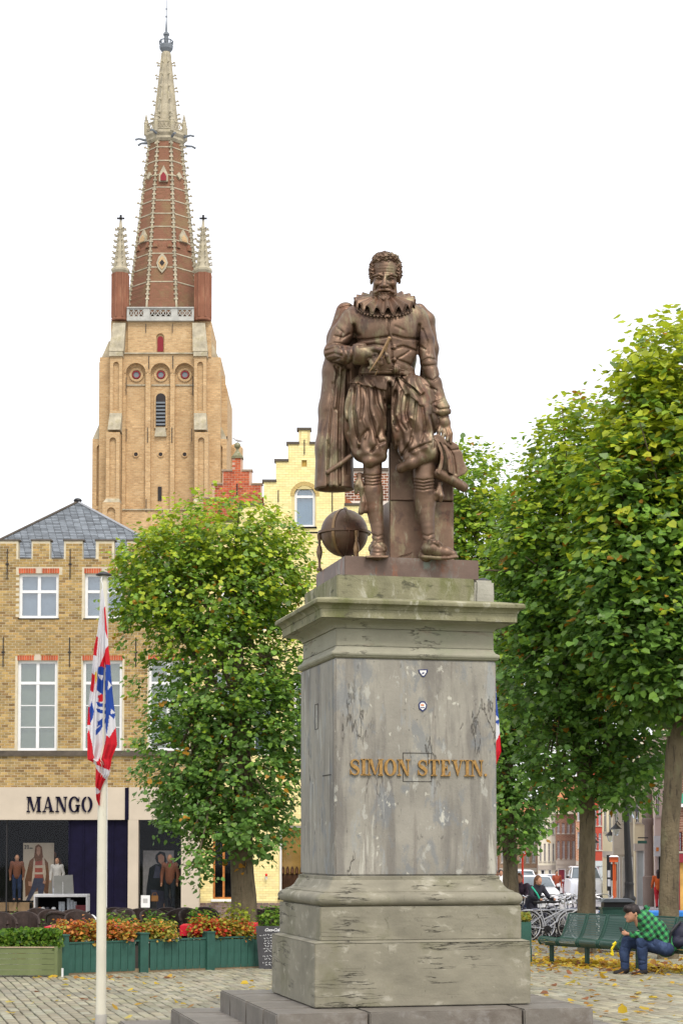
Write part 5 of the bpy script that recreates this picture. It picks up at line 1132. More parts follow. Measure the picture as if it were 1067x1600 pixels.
turret(183, YT+.6, 13.2, 337, 423, 500); turret(314, YT+.6, 13.2, 337, 423, 500); turret(183+15*.0, YT+DW-.6, 12, 352, 442, 530); turret(314, YT+DW-.6, 12, 352, 442, 530)
# ================================================================ trees
M_LEAF = mk('leaf', (1,1,1), .08, 2, rough=.5, bump=.0, attr='col', trans=.42, spec=.4)
M_BARK = mk('lime_bark', (.15,.12,.075), .35, 3, (1.5,1.5,.5), rough=.9, bump=1.0, bscale=16, bdist=.03, spots=[((.05,.04,.03), 7, (3,3,.35), .55, .08, .75), ((.20,.19,.11), 2, (1,1,.6), .55, .1, .6)])
LEAFV = np.array([(0,0,0),(-.50,.10,.08),(-.46,.62,.10),(0,1,-.06),(.46,.62,.10),(.50,.10,.08)]); LEAFF = np.array([(0,3,2,1),(0,4+0,3,3),(0,5,4,3)])
LF = np.array([(0,3,2,1),(0,5,4,3)])
def leaf_arrays(pos, dirv, nrm, size):
    """pos (n,3), dirv tip direction, nrm normal, size (n,) -> verts (n*6,3), faces"""
    d = dirv/np.linalg.norm(dirv, axis=1)[:, None]; nr = nrm-(nrm*d).sum(1)[:, None]*d; nr /= np.linalg.norm(nr, axis=1)[:, None]+1e-9; s_ = np.cross(d, nr)
    V = pos[:, None, :]+size[:, None, None]*(LEAFV[None, :, 0:1]*s_[:, None, :]+LEAFV[None, :, 1:2]*d[:, None, :]+LEAFV[None, :, 2:3]*nr[:, None, :])
    n = len(pos); Fq = (LF[None]+6*np.arange(n)[:, None, None]).reshape(-1, 4); return V.reshape(-1, 3), Fq, d, nr, s_
def sprays(blobs, n_spray, per, size, rng, yellow, top, spread=.45, solid=.45):
    """leafy twigs scattered through a set of ellipsoids; returns positions, tip directions, normals, sizes, colours"""
    bl = np.array(blobs); vol = bl[:, 3]*bl[:, 4]*bl[:, 5]; pr = vol**.72; pr /= pr.sum()
    k = rng.choice(len(bl), n_spray, p=pr); u = rng.normal(size=(n_spray, 3)); u /= np.linalg.norm(u, axis=1)[:, None]
    rad = np.where(rng.random(n_spray) < solid, rng.uniform(.35, .9, n_spray), rng.uniform(.85, 1.04, n_spray)); rad = rad+np.where(rng.random(n_spray) < .13, rng.uniform(0, .09, n_spray), 0)
    wob = 1+.24*vnoise(u[:, 0]*3+k, u[:, 1]*3, u[:, 2]*3, 5)
    o = bl[k, :3]+u*rad[:, None]*wob[:, None]*bl[k, 3:6]
    dr = u*np.array([1,1,.5])+rng.normal(size=(n_spray, 3))*.35; dr[:, 2] += np.where(u[:, 2] > .3, .55, -.05); dr /= np.linalg.norm(dr, axis=1)[:, None]
    ln = spread*rng.uniform(.5, 1.3, n_spray); P_, D_, N_, S_, C_ = [], [], [], [], []
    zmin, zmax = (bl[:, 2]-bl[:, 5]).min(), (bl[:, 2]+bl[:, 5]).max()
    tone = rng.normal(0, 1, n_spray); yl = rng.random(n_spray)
    for j in range(per):
        t = (j+.5)/per; side = np.cross(dr, np.array([0,0,1.0])); side /= np.linalg.norm(side, axis=1)[:, None]+1e-9; sg = 1 if j % 2 else -1
        p = o+dr*(ln*t)[:, None]+side*(sg*.035)+rng.normal(size=(n_spray, 3))*.03; p[:, 2] -= .10*t*t*ln
        d = dr*.6+side*sg*.8+rng.normal(size=(n_spray, 3))*.35; d[:, 2] -= .35
        nn = np.array([0,0,1.0])+u*.55+rng.normal(size=(n_spray, 3))*.35
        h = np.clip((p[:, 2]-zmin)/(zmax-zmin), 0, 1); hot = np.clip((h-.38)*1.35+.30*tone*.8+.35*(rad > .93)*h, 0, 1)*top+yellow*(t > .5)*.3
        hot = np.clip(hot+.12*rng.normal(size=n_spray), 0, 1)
        g0 = np.array([.125,.255,.055]); g1 = np.array([.22,.38,.04]); g2 = np.array([.44,.52,.03])  # tops and outer tips yellower; their added brightness is light painted into the colour
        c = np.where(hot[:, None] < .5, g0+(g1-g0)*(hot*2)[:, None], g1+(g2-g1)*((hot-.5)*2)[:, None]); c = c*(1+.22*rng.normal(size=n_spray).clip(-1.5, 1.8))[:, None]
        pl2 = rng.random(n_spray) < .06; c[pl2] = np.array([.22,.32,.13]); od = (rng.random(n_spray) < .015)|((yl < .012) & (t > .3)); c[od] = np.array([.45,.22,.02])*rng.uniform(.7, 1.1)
        P_.append(p); D_.append(d); N_.append(nn); S_.append(size*rng.uniform(.5, 1.3, n_spray)); C_.append(np.clip(c, .01, .6))
    return [np.concatenate(q) for q in (P_, D_, N_, S_, C_)]
def leafy(parent, arrs, indiv, name='foliage', vis=None):
    p, d, n, s_, c = arrs; off = np.array(wloc(parent)); pick = np.zeros(len(p), bool)
    if indiv:
        px = CX+F*p[:, 0]/p[:, 1]; py = CY-F*((-p[:, 1]*SP+(p[:, 2]-CZ)*CP)/(p[:, 1]*CP+(p[:, 2]-CZ)*SP)); ok = (px > 5) & (px < 1060) & (py > 5) & (py < 1595)
        if vis: ok &= vis(px, py)
        sc = np.where(ok, p[:, 1]-6*s_, 1e9); idx = np.argsort(sc)[:indiv]; idx = idx[ok[idx]]; pick[idx] = True
        rng = np.random.default_rng(5); cc = c[idx]; order = np.argsort(cc[:, 0]); groups = np.array_split(order, 14)
        for g in groups:
            if not len(g): continue
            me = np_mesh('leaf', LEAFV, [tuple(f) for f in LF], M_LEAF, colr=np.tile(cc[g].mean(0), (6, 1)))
            for q in g:
                i = idx[q]; dd = d[i]/np.linalg.norm(d[i]); nr = n[i]-n[i].dot(dd)*dd; nr /= np.linalg.norm(nr); sd_ = np.cross(dd, nr)
                o = bpy.data.objects.new('leaf', me); col.objects.link(o); o.parent = parent
                M = Matrix(((sd_[0]*s_[i], dd[0]*s_[i], nr[0]*s_[i], p[i][0]-off[0]), (sd_[1]*s_[i], dd[1]*s_[i], nr[1]*s_[i], p[i][1]-off[1]), (sd_[2]*s_[i], dd[2]*s_[i], nr[2]*s_[i], p[i][2]-off[2]), (0,0,0,1))); o.matrix_basis = M
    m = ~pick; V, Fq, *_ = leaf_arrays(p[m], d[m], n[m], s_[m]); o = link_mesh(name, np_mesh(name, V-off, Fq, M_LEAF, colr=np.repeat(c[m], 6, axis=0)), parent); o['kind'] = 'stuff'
    return o
def bark_tube(pts, rs, n=14, seed=1, lumps=.06):
    mb = MB(); dense = []; rd = []; 
    for i in range(len(pts)-1):
        for j in range(6): t = j/6; dense.append(Vector(pts[i]).lerp(Vector(pts[i+1]), t)); rd.append(rs[i]+(rs[i+1]-rs[i])*t)
    dense.append(Vector(pts[-1])); rd.append(rs[-1]); mb.tube(dense, rd, n)
    for i, v in enumerate(mb.v):
        c = dense[min(i//n, len(dense)-1)]; k = 1+lumps*float(vnoise(v[0]*14, v[1]*14, v[2]*3, seed)); mb.v[i] = tuple(c+(Vector(v)-c)*k)
    return mb
def tree(name, label, base, trunk, radii, blobs, Y, ns, per, size, seed, yellow=.3, top=1, rzm=1.4, indiv=300, vis=None, group='lime trees on the square'):
    """trunk: list of (px,py); blobs: (px,py,rx,ry[,dy metres])"""
    r = np.random.default_rng(seed); b0 = P(*base, Y); t = thing(name, label, 'tree', (b0[0], Y, G(Y)), group=group)
    pts = [(P(a, b_, Y)[0], Y+(.0), P(a, b_, Y)[2]) for a, b_ in trunk]; pts[0] = (pts[0][0], Y, G(Y)-.05)
    bark_tube(pts, radii, 16, seed).build('trunk', M_BARK, t, smooth=True)
    bl = []
    for q in blobs:
        dy = q[4] if len(q) > 4 else 0; x, y, z = P(q[0], q[1], Y+dy); u = (Y+dy)/F; bl.append((x, y, z, q[2]*u, rzm*(.6+.4*q[2]/100), q[3]*u))
    tp_ = Vector(pts[-1])
    for i, q in enumerate(bl):
        c = Vector(q[:3]); k0 = Vector(pts[len(pts)-1-(i % 2)]); mid = k0.lerp(c, .5)+Vector((r.normal()*.15, r.normal()*.15, .15))
        bark_tube([k0, mid, c], [radii[-1]*.7, radii[-1]*.4, .02], 7, seed+i).build('branch', M_BARK, t, smooth=True)
        for j in range(5):
            e = c+Vector((r.normal()*q[3]*.5, r.normal()*q[4]*.5, abs(r.normal())*q[5]*.5)); m2 = mid.lerp(e, .5); MB().tube([mid, m2, e], [.035,.022,.008], 5).build('branch', M_BARK, t)
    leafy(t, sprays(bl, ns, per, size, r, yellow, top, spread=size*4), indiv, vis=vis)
    return t
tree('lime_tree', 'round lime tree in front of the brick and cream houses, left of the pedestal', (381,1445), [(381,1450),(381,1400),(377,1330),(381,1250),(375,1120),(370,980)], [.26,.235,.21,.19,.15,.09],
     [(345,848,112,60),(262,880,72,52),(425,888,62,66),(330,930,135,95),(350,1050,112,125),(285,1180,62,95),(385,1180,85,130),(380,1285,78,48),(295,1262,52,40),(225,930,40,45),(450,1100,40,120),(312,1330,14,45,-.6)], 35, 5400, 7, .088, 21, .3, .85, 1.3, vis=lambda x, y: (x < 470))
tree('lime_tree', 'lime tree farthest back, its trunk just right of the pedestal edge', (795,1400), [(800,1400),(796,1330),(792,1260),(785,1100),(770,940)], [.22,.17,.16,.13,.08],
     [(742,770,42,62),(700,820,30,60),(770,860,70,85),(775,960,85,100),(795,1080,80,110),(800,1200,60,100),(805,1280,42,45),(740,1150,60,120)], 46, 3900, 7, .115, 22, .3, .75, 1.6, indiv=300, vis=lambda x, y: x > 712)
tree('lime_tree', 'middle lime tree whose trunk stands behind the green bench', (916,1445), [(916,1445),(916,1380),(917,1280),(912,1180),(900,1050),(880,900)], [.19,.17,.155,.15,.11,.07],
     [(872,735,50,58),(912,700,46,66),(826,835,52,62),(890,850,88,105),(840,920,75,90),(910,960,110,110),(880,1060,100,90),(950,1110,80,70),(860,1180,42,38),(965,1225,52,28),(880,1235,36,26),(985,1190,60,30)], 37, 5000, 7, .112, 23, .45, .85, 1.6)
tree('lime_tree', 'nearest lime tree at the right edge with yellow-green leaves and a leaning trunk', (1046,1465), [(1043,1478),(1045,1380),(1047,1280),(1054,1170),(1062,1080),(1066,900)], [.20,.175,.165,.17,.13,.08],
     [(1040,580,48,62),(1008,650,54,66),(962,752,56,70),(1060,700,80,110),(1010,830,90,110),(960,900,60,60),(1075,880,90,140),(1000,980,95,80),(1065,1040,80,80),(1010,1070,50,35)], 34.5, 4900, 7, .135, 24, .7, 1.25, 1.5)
# ================================================================ planters and hedges
def hedge(parent, x0, x1, y0, y1, z0, z1, n, size, cols, seed, name='foliage'):
    r = np.random.default_rng(seed); p = np.stack([r.uniform(x0, x1, n), r.uniform(y0, y1, n), z0+(z1-z0)*r.random(n)**.6], 1)
    p[:, 2] += .06*vnoise(p[:, 0]*5, p[:, 1]*5, 0*p[:, 0], seed)*(p[:, 2] > z0+(z1-z0)*.5)
    d = r.normal(size=(n, 3)); d[:, 2] += .9; nn = r.normal(size=(n, 3))+np.array([0,-.5,.8]); c = np.array(cols)[r.integers(0, len(cols), n)]*r.uniform(.6, 1.3, n)[:, None]
    V, Fq, *_ = leaf_arrays(p, d, nn, size*r.uniform(.7, 1.3, n)); off = np.array(wloc(parent)); o = link_mesh(name, np_mesh(name, V-off, Fq, M_LEAF, colr=np.repeat(c, 6, axis=0)), parent); o['kind'] = 'stuff'; return o
GRN = [(.10,.22,.02),(.16,.30,.03),(.06,.14,.02),(.22,.34,.04)]; ORN = [(.60,.17,.03),(.48,.30,.04),(.28,.34,.04),(.62,.28,.06),(.40,.10,.03)]
M_DG = mk('dark_green_paint', (.025,.085,.065), .18, 5, rough=.55, bump=.3, bscale=30, spots=[((.05,.12,.10), 3, (4,4,.4), .56, .1, .5)]); M_LG = mk('sage_green_paint', (.135,.165,.07), .15, 4, rough=.6, bump=.3, spots=[((.13,.17,.07), 3, (.5,3,3), .56, .1, .5)])
# dark green board planter, running back to the right
yA, yB = 28.9, 31.2; pA, pB = P(93, 1522, yA), P(409, 1512, yB)
dx, dy = pB[0]-pA[0], pB[1]-pA[1]; LEN = math.hypot(dx, dy); ang = math.atan2(dy, dx)
pt = thing('board_planter', 'long dark green board planter with square posts and red and orange bushes', 'planter', (pA[0], yA, G(yA)-.0), ang)
def LZ(t): return -.0145*(dy*t/LEN)
for fp in (0, (209-93)/316*1.03, (313-93)/316*1.02):
    t = fp*LEN; MB().box(t-.0, t+.15, -.03, .12, LZ(t)-.02, LZ(t)+.60).build('post', M_DG, pt, local=True); MB().box(t-.012, t+.162, -.042, .132, LZ(t)+.60, LZ(t)+.62).build('post_cap', M_DG, pt, local=True)
n = 27; bw_ = (LEN-.15)/n
for k in range(n):
    t = .15+k*bw_
    if any(f-.02 < t+bw_/2 < f+.17 for f in ((209-93)/316*1.03*LEN, (313-93)/316*1.02*LEN)): continue
    MB().box(t+.004, t+bw_-.004, .012+random.uniform(0, .004), .035, LZ(t)+.03, LZ(t)+.485).build('board', M_DG, pt, local=True)
MB().box(.15, LEN, -.0, .05, .49+LZ(LEN/2), .515+LZ(LEN/2)).build('rail', M_DG, pt, local=True); MB().box(.0, LEN, .04, .55, LZ(LEN), .44+LZ(LEN)).build('trough', M_DARKJ, pt, local=True)
q = MB(); q.box(.1, LEN, .02, .06, LZ(LEN)-.02, .05); q.build('batten', mk('old_wood', (.2,.15,.09), .3), pt, local=True)
ud = Vector((math.cos(ang), math.sin(ang)))
def bush(name, label, px0, px1, py_top, z0, col_, seed, n=1400, group='bushes in the green planter', size=.05):
    t0, t1 = [(p_-93)/316*LEN for p_ in (px0, px1)]; tm = (t0+t1)/2; c = (pA[0]+ud.x*tm-ud.y*.28, pA[1]+ud.y*tm+ud.x*.28); zt_ = PZ(py_top, c[1]); b_ = thing(name, label, 'bush', (c[0], c[1], G(c[1])+z0), group=group)
    r = np.random.default_rng(seed); sp_ = sprays([(c[0]+(k-.5)*(t1-t0)*.5, c[1], G(c[1])+z0+.06+(zt_-G(c[1])-z0)*.5, (t1-t0)*.36, .2, (zt_-G(c[1])-z0)*.42) for k in (0,1)], n//5, 5, size, r, 0, 0, spread=.1); sp_[4] = np.array(col_)[r.integers(0, len(col_), len(sp_[0]))]*r.uniform(.6, 1.3, len(sp_[0]))[:, None]
    MB().tube([(c[0], c[1], G(c[1])+z0-.05), (c[0], c[1], G(c[1])+z0+.2)], .012, 5).build('stem', M_BARK, b_); leafy(b_, sp_, 0)
bush('bush', 'orange and red leaved bush, leftmost in the dark green planter', 108, 155, 1448, .45, ORN, 1); bush('bush', 'orange and red leaved bush just right of the flagpole in the green planter', 162, 205, 1450, .45, ORN, 2)
bush('bush', 'olive and orange bush between the two middle posts of the green planter', 216, 272, 1450, .45, ORN[1:4]+[(.3,.3,.05)], 3); bush('bush', 'red flowering bush right of the last planter post', 318, 352, 1445, .45, [(.6,.04,.02),(.3,.3,.04),(.4,.38,.04),(.5,.1,.02)], 4); bush('bush', 'yellow-green and orange bush beside the chalkboard', 355, 402, 1447, .45, [(.34,.32,.04),(.42,.3,.03),(.2,.26,.03),(.5,.14,.03)], 5)
# sage planter with box hedge at the far left
sp0 = thing('slatted_planter', 'sage green slatted planter box with a clipped bright green hedge at the left edge', 'planter', (PX(30, 28.6), 28.6, G(28.6)))
xa, xb, y_ = PX(-60, 28.4), PX(92, 28.4), 28.4; gz_ = G(y_)
for k in range(5): MB().box(xa, xb-.05, y_, y_+.025, gz_+.03+k*.082, gz_+.03+k*.082+.077).build('slat', M_LG, sp0)
MB().box(xb-.048, xb, y_-.015, y_+.45, gz_, gz_+.46).build('post', M_LG, sp0); MB().box(xa, xb-.05, y_-.012, y_+.45, gz_+.44, gz_+.455).build('rim', mk('bleached_wood', (.40,.31,.22), .15), sp0)
hedge(sp0, xa, xb+.0, y_+.02, y_+.5, gz_+.40, PZ(1458, y_), 5200, .055, GRN, 8)
wp = thing('white_marker', 'short white plastic stake at the left foot of the dark green planter', 'stake', (PX(99.5, 28.5), 28.5, G(28.5))); MB().box(PX(98, 28.5), PX(101, 28.5), 28.5, 28.52, G(28.5), G(28.5)+.13).build('stake', M_PW, wp)
# plants between the tables behind
for i, (a, b_, t_, c_) in enumerate(((0,60,1438,GRN),(165,215,1440,GRN+[(.34,.36,.04)]),(232,262,1442,GRN),(300,335,1433,GRN+[(.3,.34,.04)]),(352,388,1428,[(.34,.38,.03),(.2,.26,.03)]),(408,440,1430,GRN))):
    Yp = 33.5; x_ = PX((a+b_)/2, Yp); zt_ = PZ(t_, Yp); b2 = thing('potted_shrub', ['leafy green shrub behind the clipped hedge','spiky yellow-green shrub just right of the flagpole','low green shrub behind the middle of the planter','green shrub left of the lime trunk','bright yellow-green shrub in front of the lime trunk','green shrub behind the chalkboard'][i], 'shrub', (x_, Yp, G(Yp)), group='shrubs among the cafe tables')
    MB().lathe([(.13, G(Yp)), (.18, G(Yp)+.32), (.16, G(Yp)+.32)], x_, Yp, 12).build('pot', mk('terracotta', (.3,.12,.06), .2), b2)
    r = np.random.default_rng(i+40); hw = (b_-a)/2*Yp/F; sp_ = sprays([(x_, Yp, (G(Yp)+.4+zt_)/2, hw, .25, (zt_-G(Yp)-.3)/2)], 110, 5, .06, r, 0, 0, spread=.2); sp_[4] = np.array(c_)[r.integers(0, len(c_), len(sp_[0]))]*r.uniform(.6, 1.3, len(sp_[0]))[:, None]; leafy(b2, sp_, 0)
# ================================================================ fallen leaves
def litter():
    r = np.random.default_rng(77); V = []; 
    pos = []; 
    for (x0, x1, y0, y1, n) in ((2.8,6.6,29,44,900),(2.4,5.6,19.6,29,130),(-4,-.4,20,28.6,70),(-4.6,-2.6,27.6,28.5,26)):
        for k in range(n): y = r.uniform(y0, y1); pos.append((r.uniform(x0, x1)*(y/30 if n > 500 else 1), y))
    for k in range(900):   # drift under the benches
        t = r.random(); pos.append((3.7+1.9*t+r.normal()*.45, 33.6-3.6*t+r.normal()*.7))
    pos = np.array(pos); n = len(pos); p = np.stack([pos[:, 0], pos[:, 1], -.0145*(pos[:, 1]-19)+.012+r.uniform(0, .012, n)], 1)
    d = r.normal(size=(n, 3)); d[:, 2] = r.normal(size=n)*.15; nn = r.normal(size=(n, 3))*.3+np.array([0,0,1.0]); pal = np.array([(.60,.42,.03),(.55,.33,.03),(.42,.20,.03),(.62,.50,.10),(.28,.11,.04)]); c = pal[r.choice(5, n, p=[.36,.26,.18,.12,.08])]*r.uniform(.8, 1.15, n)[:, None]
    V, Fq, *_ = leaf_arrays(p, d, nn, r.uniform(.06, .12, n)); o = link_mesh('fallen_leaves', np_mesh('fallen_leaves', V, Fq, M_LEAF, colr=np.repeat(c, 6, axis=0)))
    tag(o, 'yellow and brown fallen leaves scattered over the paving', 'leaves', kind='stuff')
litter()
# ================================================================ flagpoles and flags
M_POLE = mk('cream_pole_paint', (.62,.60,.50), .08, 1.5, rough=.45, bump=.1, spots=[((.40,.36,.27), 3, (2,2,.5), .60, .08, .5)])
FM = [mk('flag_white', (.72,.72,.76), .04, 5, rough=.8, bump=.15, bscale=90, trans=.25), mk('flag_red', (.62,.015,.03), .1, 5, rough=.8, bump=.15, bscale=90, trans=.25), mk('flag_blue', (.02,.07,.36), .12, 5, rough=.8, bump=.15, bscale=90, trans=.25), mk('flag_yellow', (.7,.5,.05), .1, 5, trans=.2)]
REDP = [[(164,952),(167,948),(171,980),(170,1000),(166,985)],[(172,1008),(174,1044),(167,1044),(156,1052),(160,1035),(166,1018)],[(153,996),(155,996),(152,1025),(147,1025)],[(145,1053),(149.5,1055),(147,1082),(142,1080)],[(138,1104),(145,1107),(143,1133),(136,1133)],[(140,1140),(145,1160),(150,1184),(146,1196),(136,1196),(137,1150)],
 [(156,1088),(165,1081),(164,1096),(156,1098)],[(174,1088),(180,1088),(182,1102),(174,1102)],[(169,1150),(173,1153),(183,1134),(188,1164),(178,1184),(172,1204),(152,1195),(160,1178)],[(149,1197),(167,1219),(158,1236),(149,1228)],[(157,1240),(160,1234),(159,1262),(149,1250),(149,1242)]]
BLUP = [[(154,1046),(160,1042),(166,1045),(168,1078),(162,1086),(154,1080)],[(168,1040),(174.5,1040),(180,1085),(183,1112),(179,1124),(173,1118),(170,1150),(167,1135)],[(141,1108),(144.5,1096),(149,1112),(146,1124),(142,1131)],[(153,1098),(168,1101),(168,1106),(156,1105)],[(153,1108),(169,1111),(168,1117),(155,1114)],[(152,1143),(160,1130),(168,1120),(170,1125),(161,1137),(153,1150)],[(155,1128),(166,1119),(162,1128),(154,1137)]]
WHIP = [[(156,1055),(163,1056),(161,1064),(158,1061)],[(171,1064),(176,1072),(171,1079)],[(175,1108),(181,1114),(175,1117)]]
YELP = [[(149.5,1052),(152.5,1049),(153,1062),(150.5,1070)]]
LE = [(922,160),(956,158.2),(990,154.6),(1014,149.4),(1064,145.4),(1106,140),(1130,138),(1187,137.6),(1191,146),(1196,150.5),(1232,150),(1250,152),(1259,156.5)]
RE = [(922,163),(949,166.4),(1001,170.4),(1038,173.8),(1085,177),(1114,180.3),(1140,182),(1164,184),(1185,176),(1211,172.5),(1219,166.4),(1237,159),(1259,157.5)]
def interp(t, y): 
    for i in range(len(t)-1):
        if t[i][0] <= y <= t[i+1][0]: return t[i][1]+(t[i+1][1]-t[i][1])*(y-t[i][0])/(t[i+1][0]-t[i][0])
    return t[-1][1]
def flagset(Yp, dx, dy, lab1, lab2):
    bx = P(158+dx, 1600, Yp)[0]; fp = thing('flagpole', lab1, 'flagpole', (bx, Yp, G(Yp)), group='flagpoles beside the monument')
    zt_ = PZ(899+dy, Yp); m = MB(); m.tube([(bx, Yp, G(Yp)-.05), (bx, Yp, zt_)], [.054,.040], 20); m.build('pole', M_POLE, fp, smooth=True)
    MB().lathe([(.062, G(Yp)), (.06, G(Yp)+.10), (.053, G(Yp)+.11)], bx, Yp, 20).build('collar', mk('galvanised', (.32,.31,.28), .2), fp, smooth=True)
    MB().lathe([(.03, zt_-.01), (.085, zt_+.0), (.08, zt_+.012), (.03, zt_+.035), (.01, zt_+.04)], bx, Yp, 20).build('cap', M_IRON, fp, smooth=True)
    m = MB(); m.tube([(bx-.01, Yp-.055, zt_-.02), (bx-.02, Yp-.07, zt_-.06), (bx-.0, Yp-.07, zt_-.11), (bx-.005, Yp-.06, PZ(925+dy, Yp))], .006, 6); m.tube([(bx+.048, Yp-.02, zt_-.05), (bx+.055, Yp-.02, G(Yp)+1.2)], .003, 4); m.build('halyard', M_PW, fp)
    nr, nc = 300, 52; V = []; MI = []; Fs = []
    for j in range(nr+1):
        y = 922+(1259-922)*j/nr; a, b_ = interp(LE, y), interp(RE, y)
        for i in range(nc+1):
            u = i/nc; px = a+(b_-a)*u; w_ = min(1, (y-915)/160); w2_ = w_*(1-.45*max(0, (y-1190)/70))
            dep = -.075-.045*w2_*math.sin(u*2*math.pi*2.3+.012*(y-922)+.8)-.018*w2_*math.sin(u*2*math.pi*5.1+.02*y); q = P(px+dx, y+dy, Yp); V.append((q[0], Yp+dep, q[2]))
    for j in range(nr):
        for i in range(nc):
            k = j*(nc+1)+i; Fs.append((k, k+nc+1, k+nc+2, k+1)); y = 922+(1259-922)*(j+.5)/nr; a, b_ = interp(LE, y), interp(RE, y); px = a+(b_-a)*(i+.5)/nc
            c = 0
            if any(in_poly(px, y, p_) for p_ in REDP): c = 1
            if any(in_poly(px, y, p_) for p_ in BLUP): c = 2
            if any(in_poly(px, y, p_) for p_ in YELP): c = 3
            if any(in_poly(px, y, p_) for p_ in WHIP): c = 0
            MI.append(c)
    off = np.array(V).mean(0); o = link_mesh('flag', np_mesh('flag', np.array(V)-off, np.array(Fs), FM, mi=MI, smooth=True), None, Vector(off)); tag(o, lab2, 'flag', 'furled flags hanging on the poles')
flagset(19.5, 0, 0, 'cream painted flagpole with flat black cap in front of the brick shop', 'limp red and white striped flag with blue lion left of the monument')
flagset(19.9, 598.5, 10, 'cream flagpole mostly hidden behind the right edge of the pedestal', 'sliver of red, white and blue flag at the right edge of the pedestal')
# ================================================================ people
def hexm(n, c, **k): return mk(n, c, k.pop('var', .12), k.pop('scale', 8), rough=.75, bump=.2, bscale=60, **k)
M_SKIN = hexm('skin', (.42,.22,.14)); M_HAIRD = mk('dark_hair', (.018,.012,.012), .4, 30, (1,1,.3), rough=.5, bump=.5); M_SHOE = hexm('dark_shoe', (.015,.013,.013)); M_JEAN = mk('denim', (.02,.036,.085), .35, 9, rough=.85, bump=.4, bscale=80, spots=[((.07,.11,.22), 6, (1,1,.5), .54, .1, .5)])
def person(name, label, loc, rz, H, top, legs, hair, pose='stand', bald=False, long_hair=False, group=None, cat='person', skin=None, arms=None, coat=0, h=.018):
    """a small standing or leaning figure; joints in metres for a 1.75 m body facing -y"""
    t = thing(name, label, cat, loc, rz, group); k = H/1.75; skin = skin or M_SKIN
    J = dict(pel=(0,0,.95), chest=(0,0,1.28), neck=(0,0,1.5), head=(0,-.02,1.62), lh=(-.09,0,.92), rh=(.09,0,.92), lk=(-.1,-.02,.5), rk=(.1,-.02,.5), la=(-.1,.02,.08), ra=(.1,.02,.08),
             ls=(-.18,0,1.42), rs=(.18,0,1.42), le=(-.25,.02,1.14), re=(.25,.02,1.14), lw=(-.24,-.08,.9), rw=(.24,-.08,.9))
    if pose == 'walk': J.update(lk=(-.09,-.14,.52), la=(-.09,-.05,.09), rk=(.08,.05,.49), ra=(.08,.26,.16), lw=(-.26,.08,.92), rw=(.27,-.16,.98))
    if pose == 'lean': J.update(pel=(0,.18,.9), chest=(0,0,1.16), neck=(0,-.08,1.34), head=(0,-.12,1.46), ls=(-.18,-.04,1.27), rs=(.18,-.04,1.27), le=(-.26,-.2,1.05), re=(.26,-.2,1.05), lw=(-.22,-.45,1.0), rw=(.22,-.45,1.0), lh=(-.09,.16,.88), rh=(.09,.16,.88))
    if pose == 'pocket': J.update(le=(-.27,.06,1.15), lw=(-.17,-.1,.98), re=(.27,.06,1.15), rw=(.17,-.1,.98))
    S = lambda n: tuple(q*k for q in J[n])
    def mk_s(): s = Sculpt((-.42*k,-.62*k,-.02), (.42*k,.42*k,1.8*k), h); return s
    b = mk_s(); b.u = k; hd_ = S('head')
    b.tr = lambda p: tuple(p)
    b.u = 1
    C = lambda s, a, c, ra, rb, q=.03: s.cone(S(a), S(c), ra*k, rb*k, q)
    b.ell(hd_, (.078*k,.115*k,.098*k), .02); b.cone((hd_[0],hd_[1]-.09*k,hd_[2]-.005*k), (hd_[0],hd_[1]-.112*k,hd_[2]-.03*k), .012*k, .016*k, .01); b.ell((hd_[0],hd_[1]-.05*k,hd_[2]-.075*k), (.045*k,.04*k,.045*k), .02)
    for sx_ in (-1, 1): b.ell((hd_[0]+sx_*.033*k, hd_[1]-.098*k, hd_[2]+.015*k), (.017*k,.012*k,.014*k), .006, sub=True); b.ell((hd_[0]+sx_*.08*k, hd_[1], hd_[2]-.01*k), (.012*k,.03*k,.02*k), .01)
    C(b,'neck','head',.055,.05); C(b,'chest','neck',.10,.055); C(b,'pel','chest',.125,.135,.05)
    for s_, a in (('l',-1),('r',1)):
        C(b,s_+'s',s_+'e',.05,.04); C(b,s_+'e',s_+'w',.038,.027); C(b,s_+'h',s_+'k',.085,.055); C(b,s_+'k',s_+'a',.055,.04); C(b,'chest',s_+'s',.09,.055)
        w_ = Vector(S(s_+'w')); d = (w_-Vector(S(s_+'e'))).normalized(); b.ell(tuple(w_+d*.05*k), (.035*k,.045*k,.022*k), .01)
        for q in range(4): p0 = w_+d*.08*k+Vector(((q-1.5)*.018*k,0,0)); b.cone(tuple(p0), tuple(p0+d*.06*k+Vector((0,-.015*k,0))), .009*k, .007*k, .004)
        b.cone(tuple(w_+d*.03*k), tuple(w_+d*.07*k+Vector((-a*.02*k,-.03*k,0))), .011*k, .008*k, .006)
        f_ = S(s_+'a'); b.cone(f_, (f_[0],f_[1]-.13*k,f_[2]-.045*k), .04*k, .028*k, .03)
    b.obj('body', skin, t, local=True)
    u = mk_s(); u.cone(S('pel'), S('chest'), (.145+coat*.02)*k, .155*k, .05); C(u,'chest','neck',.13,.075)
    for s_ in 'lr': C(u,s_+'s',s_+'e',.066,.056); C(u,s_+'e',s_+'w',.054,.042); C(u,'chest',s_+'s',.11,.075)
    if coat: u.cone(S('pel'), (S('pel')[0], S('pel')[1], S('pel')[2]-.25*k), .15*k, .17*k, .05)
    u.obj('jacket', top, t, local=True)
    l = mk_s(); 
    for s_ in 'lr': C(l,s_+'h',s_+'k',.10,.072); C(l,s_+'k',s_+'a',.07,.055)
    l.ell(S('pel'), (.15*k,.12*k,.11*k), .04); l.obj('trousers', legs, t, local=True)
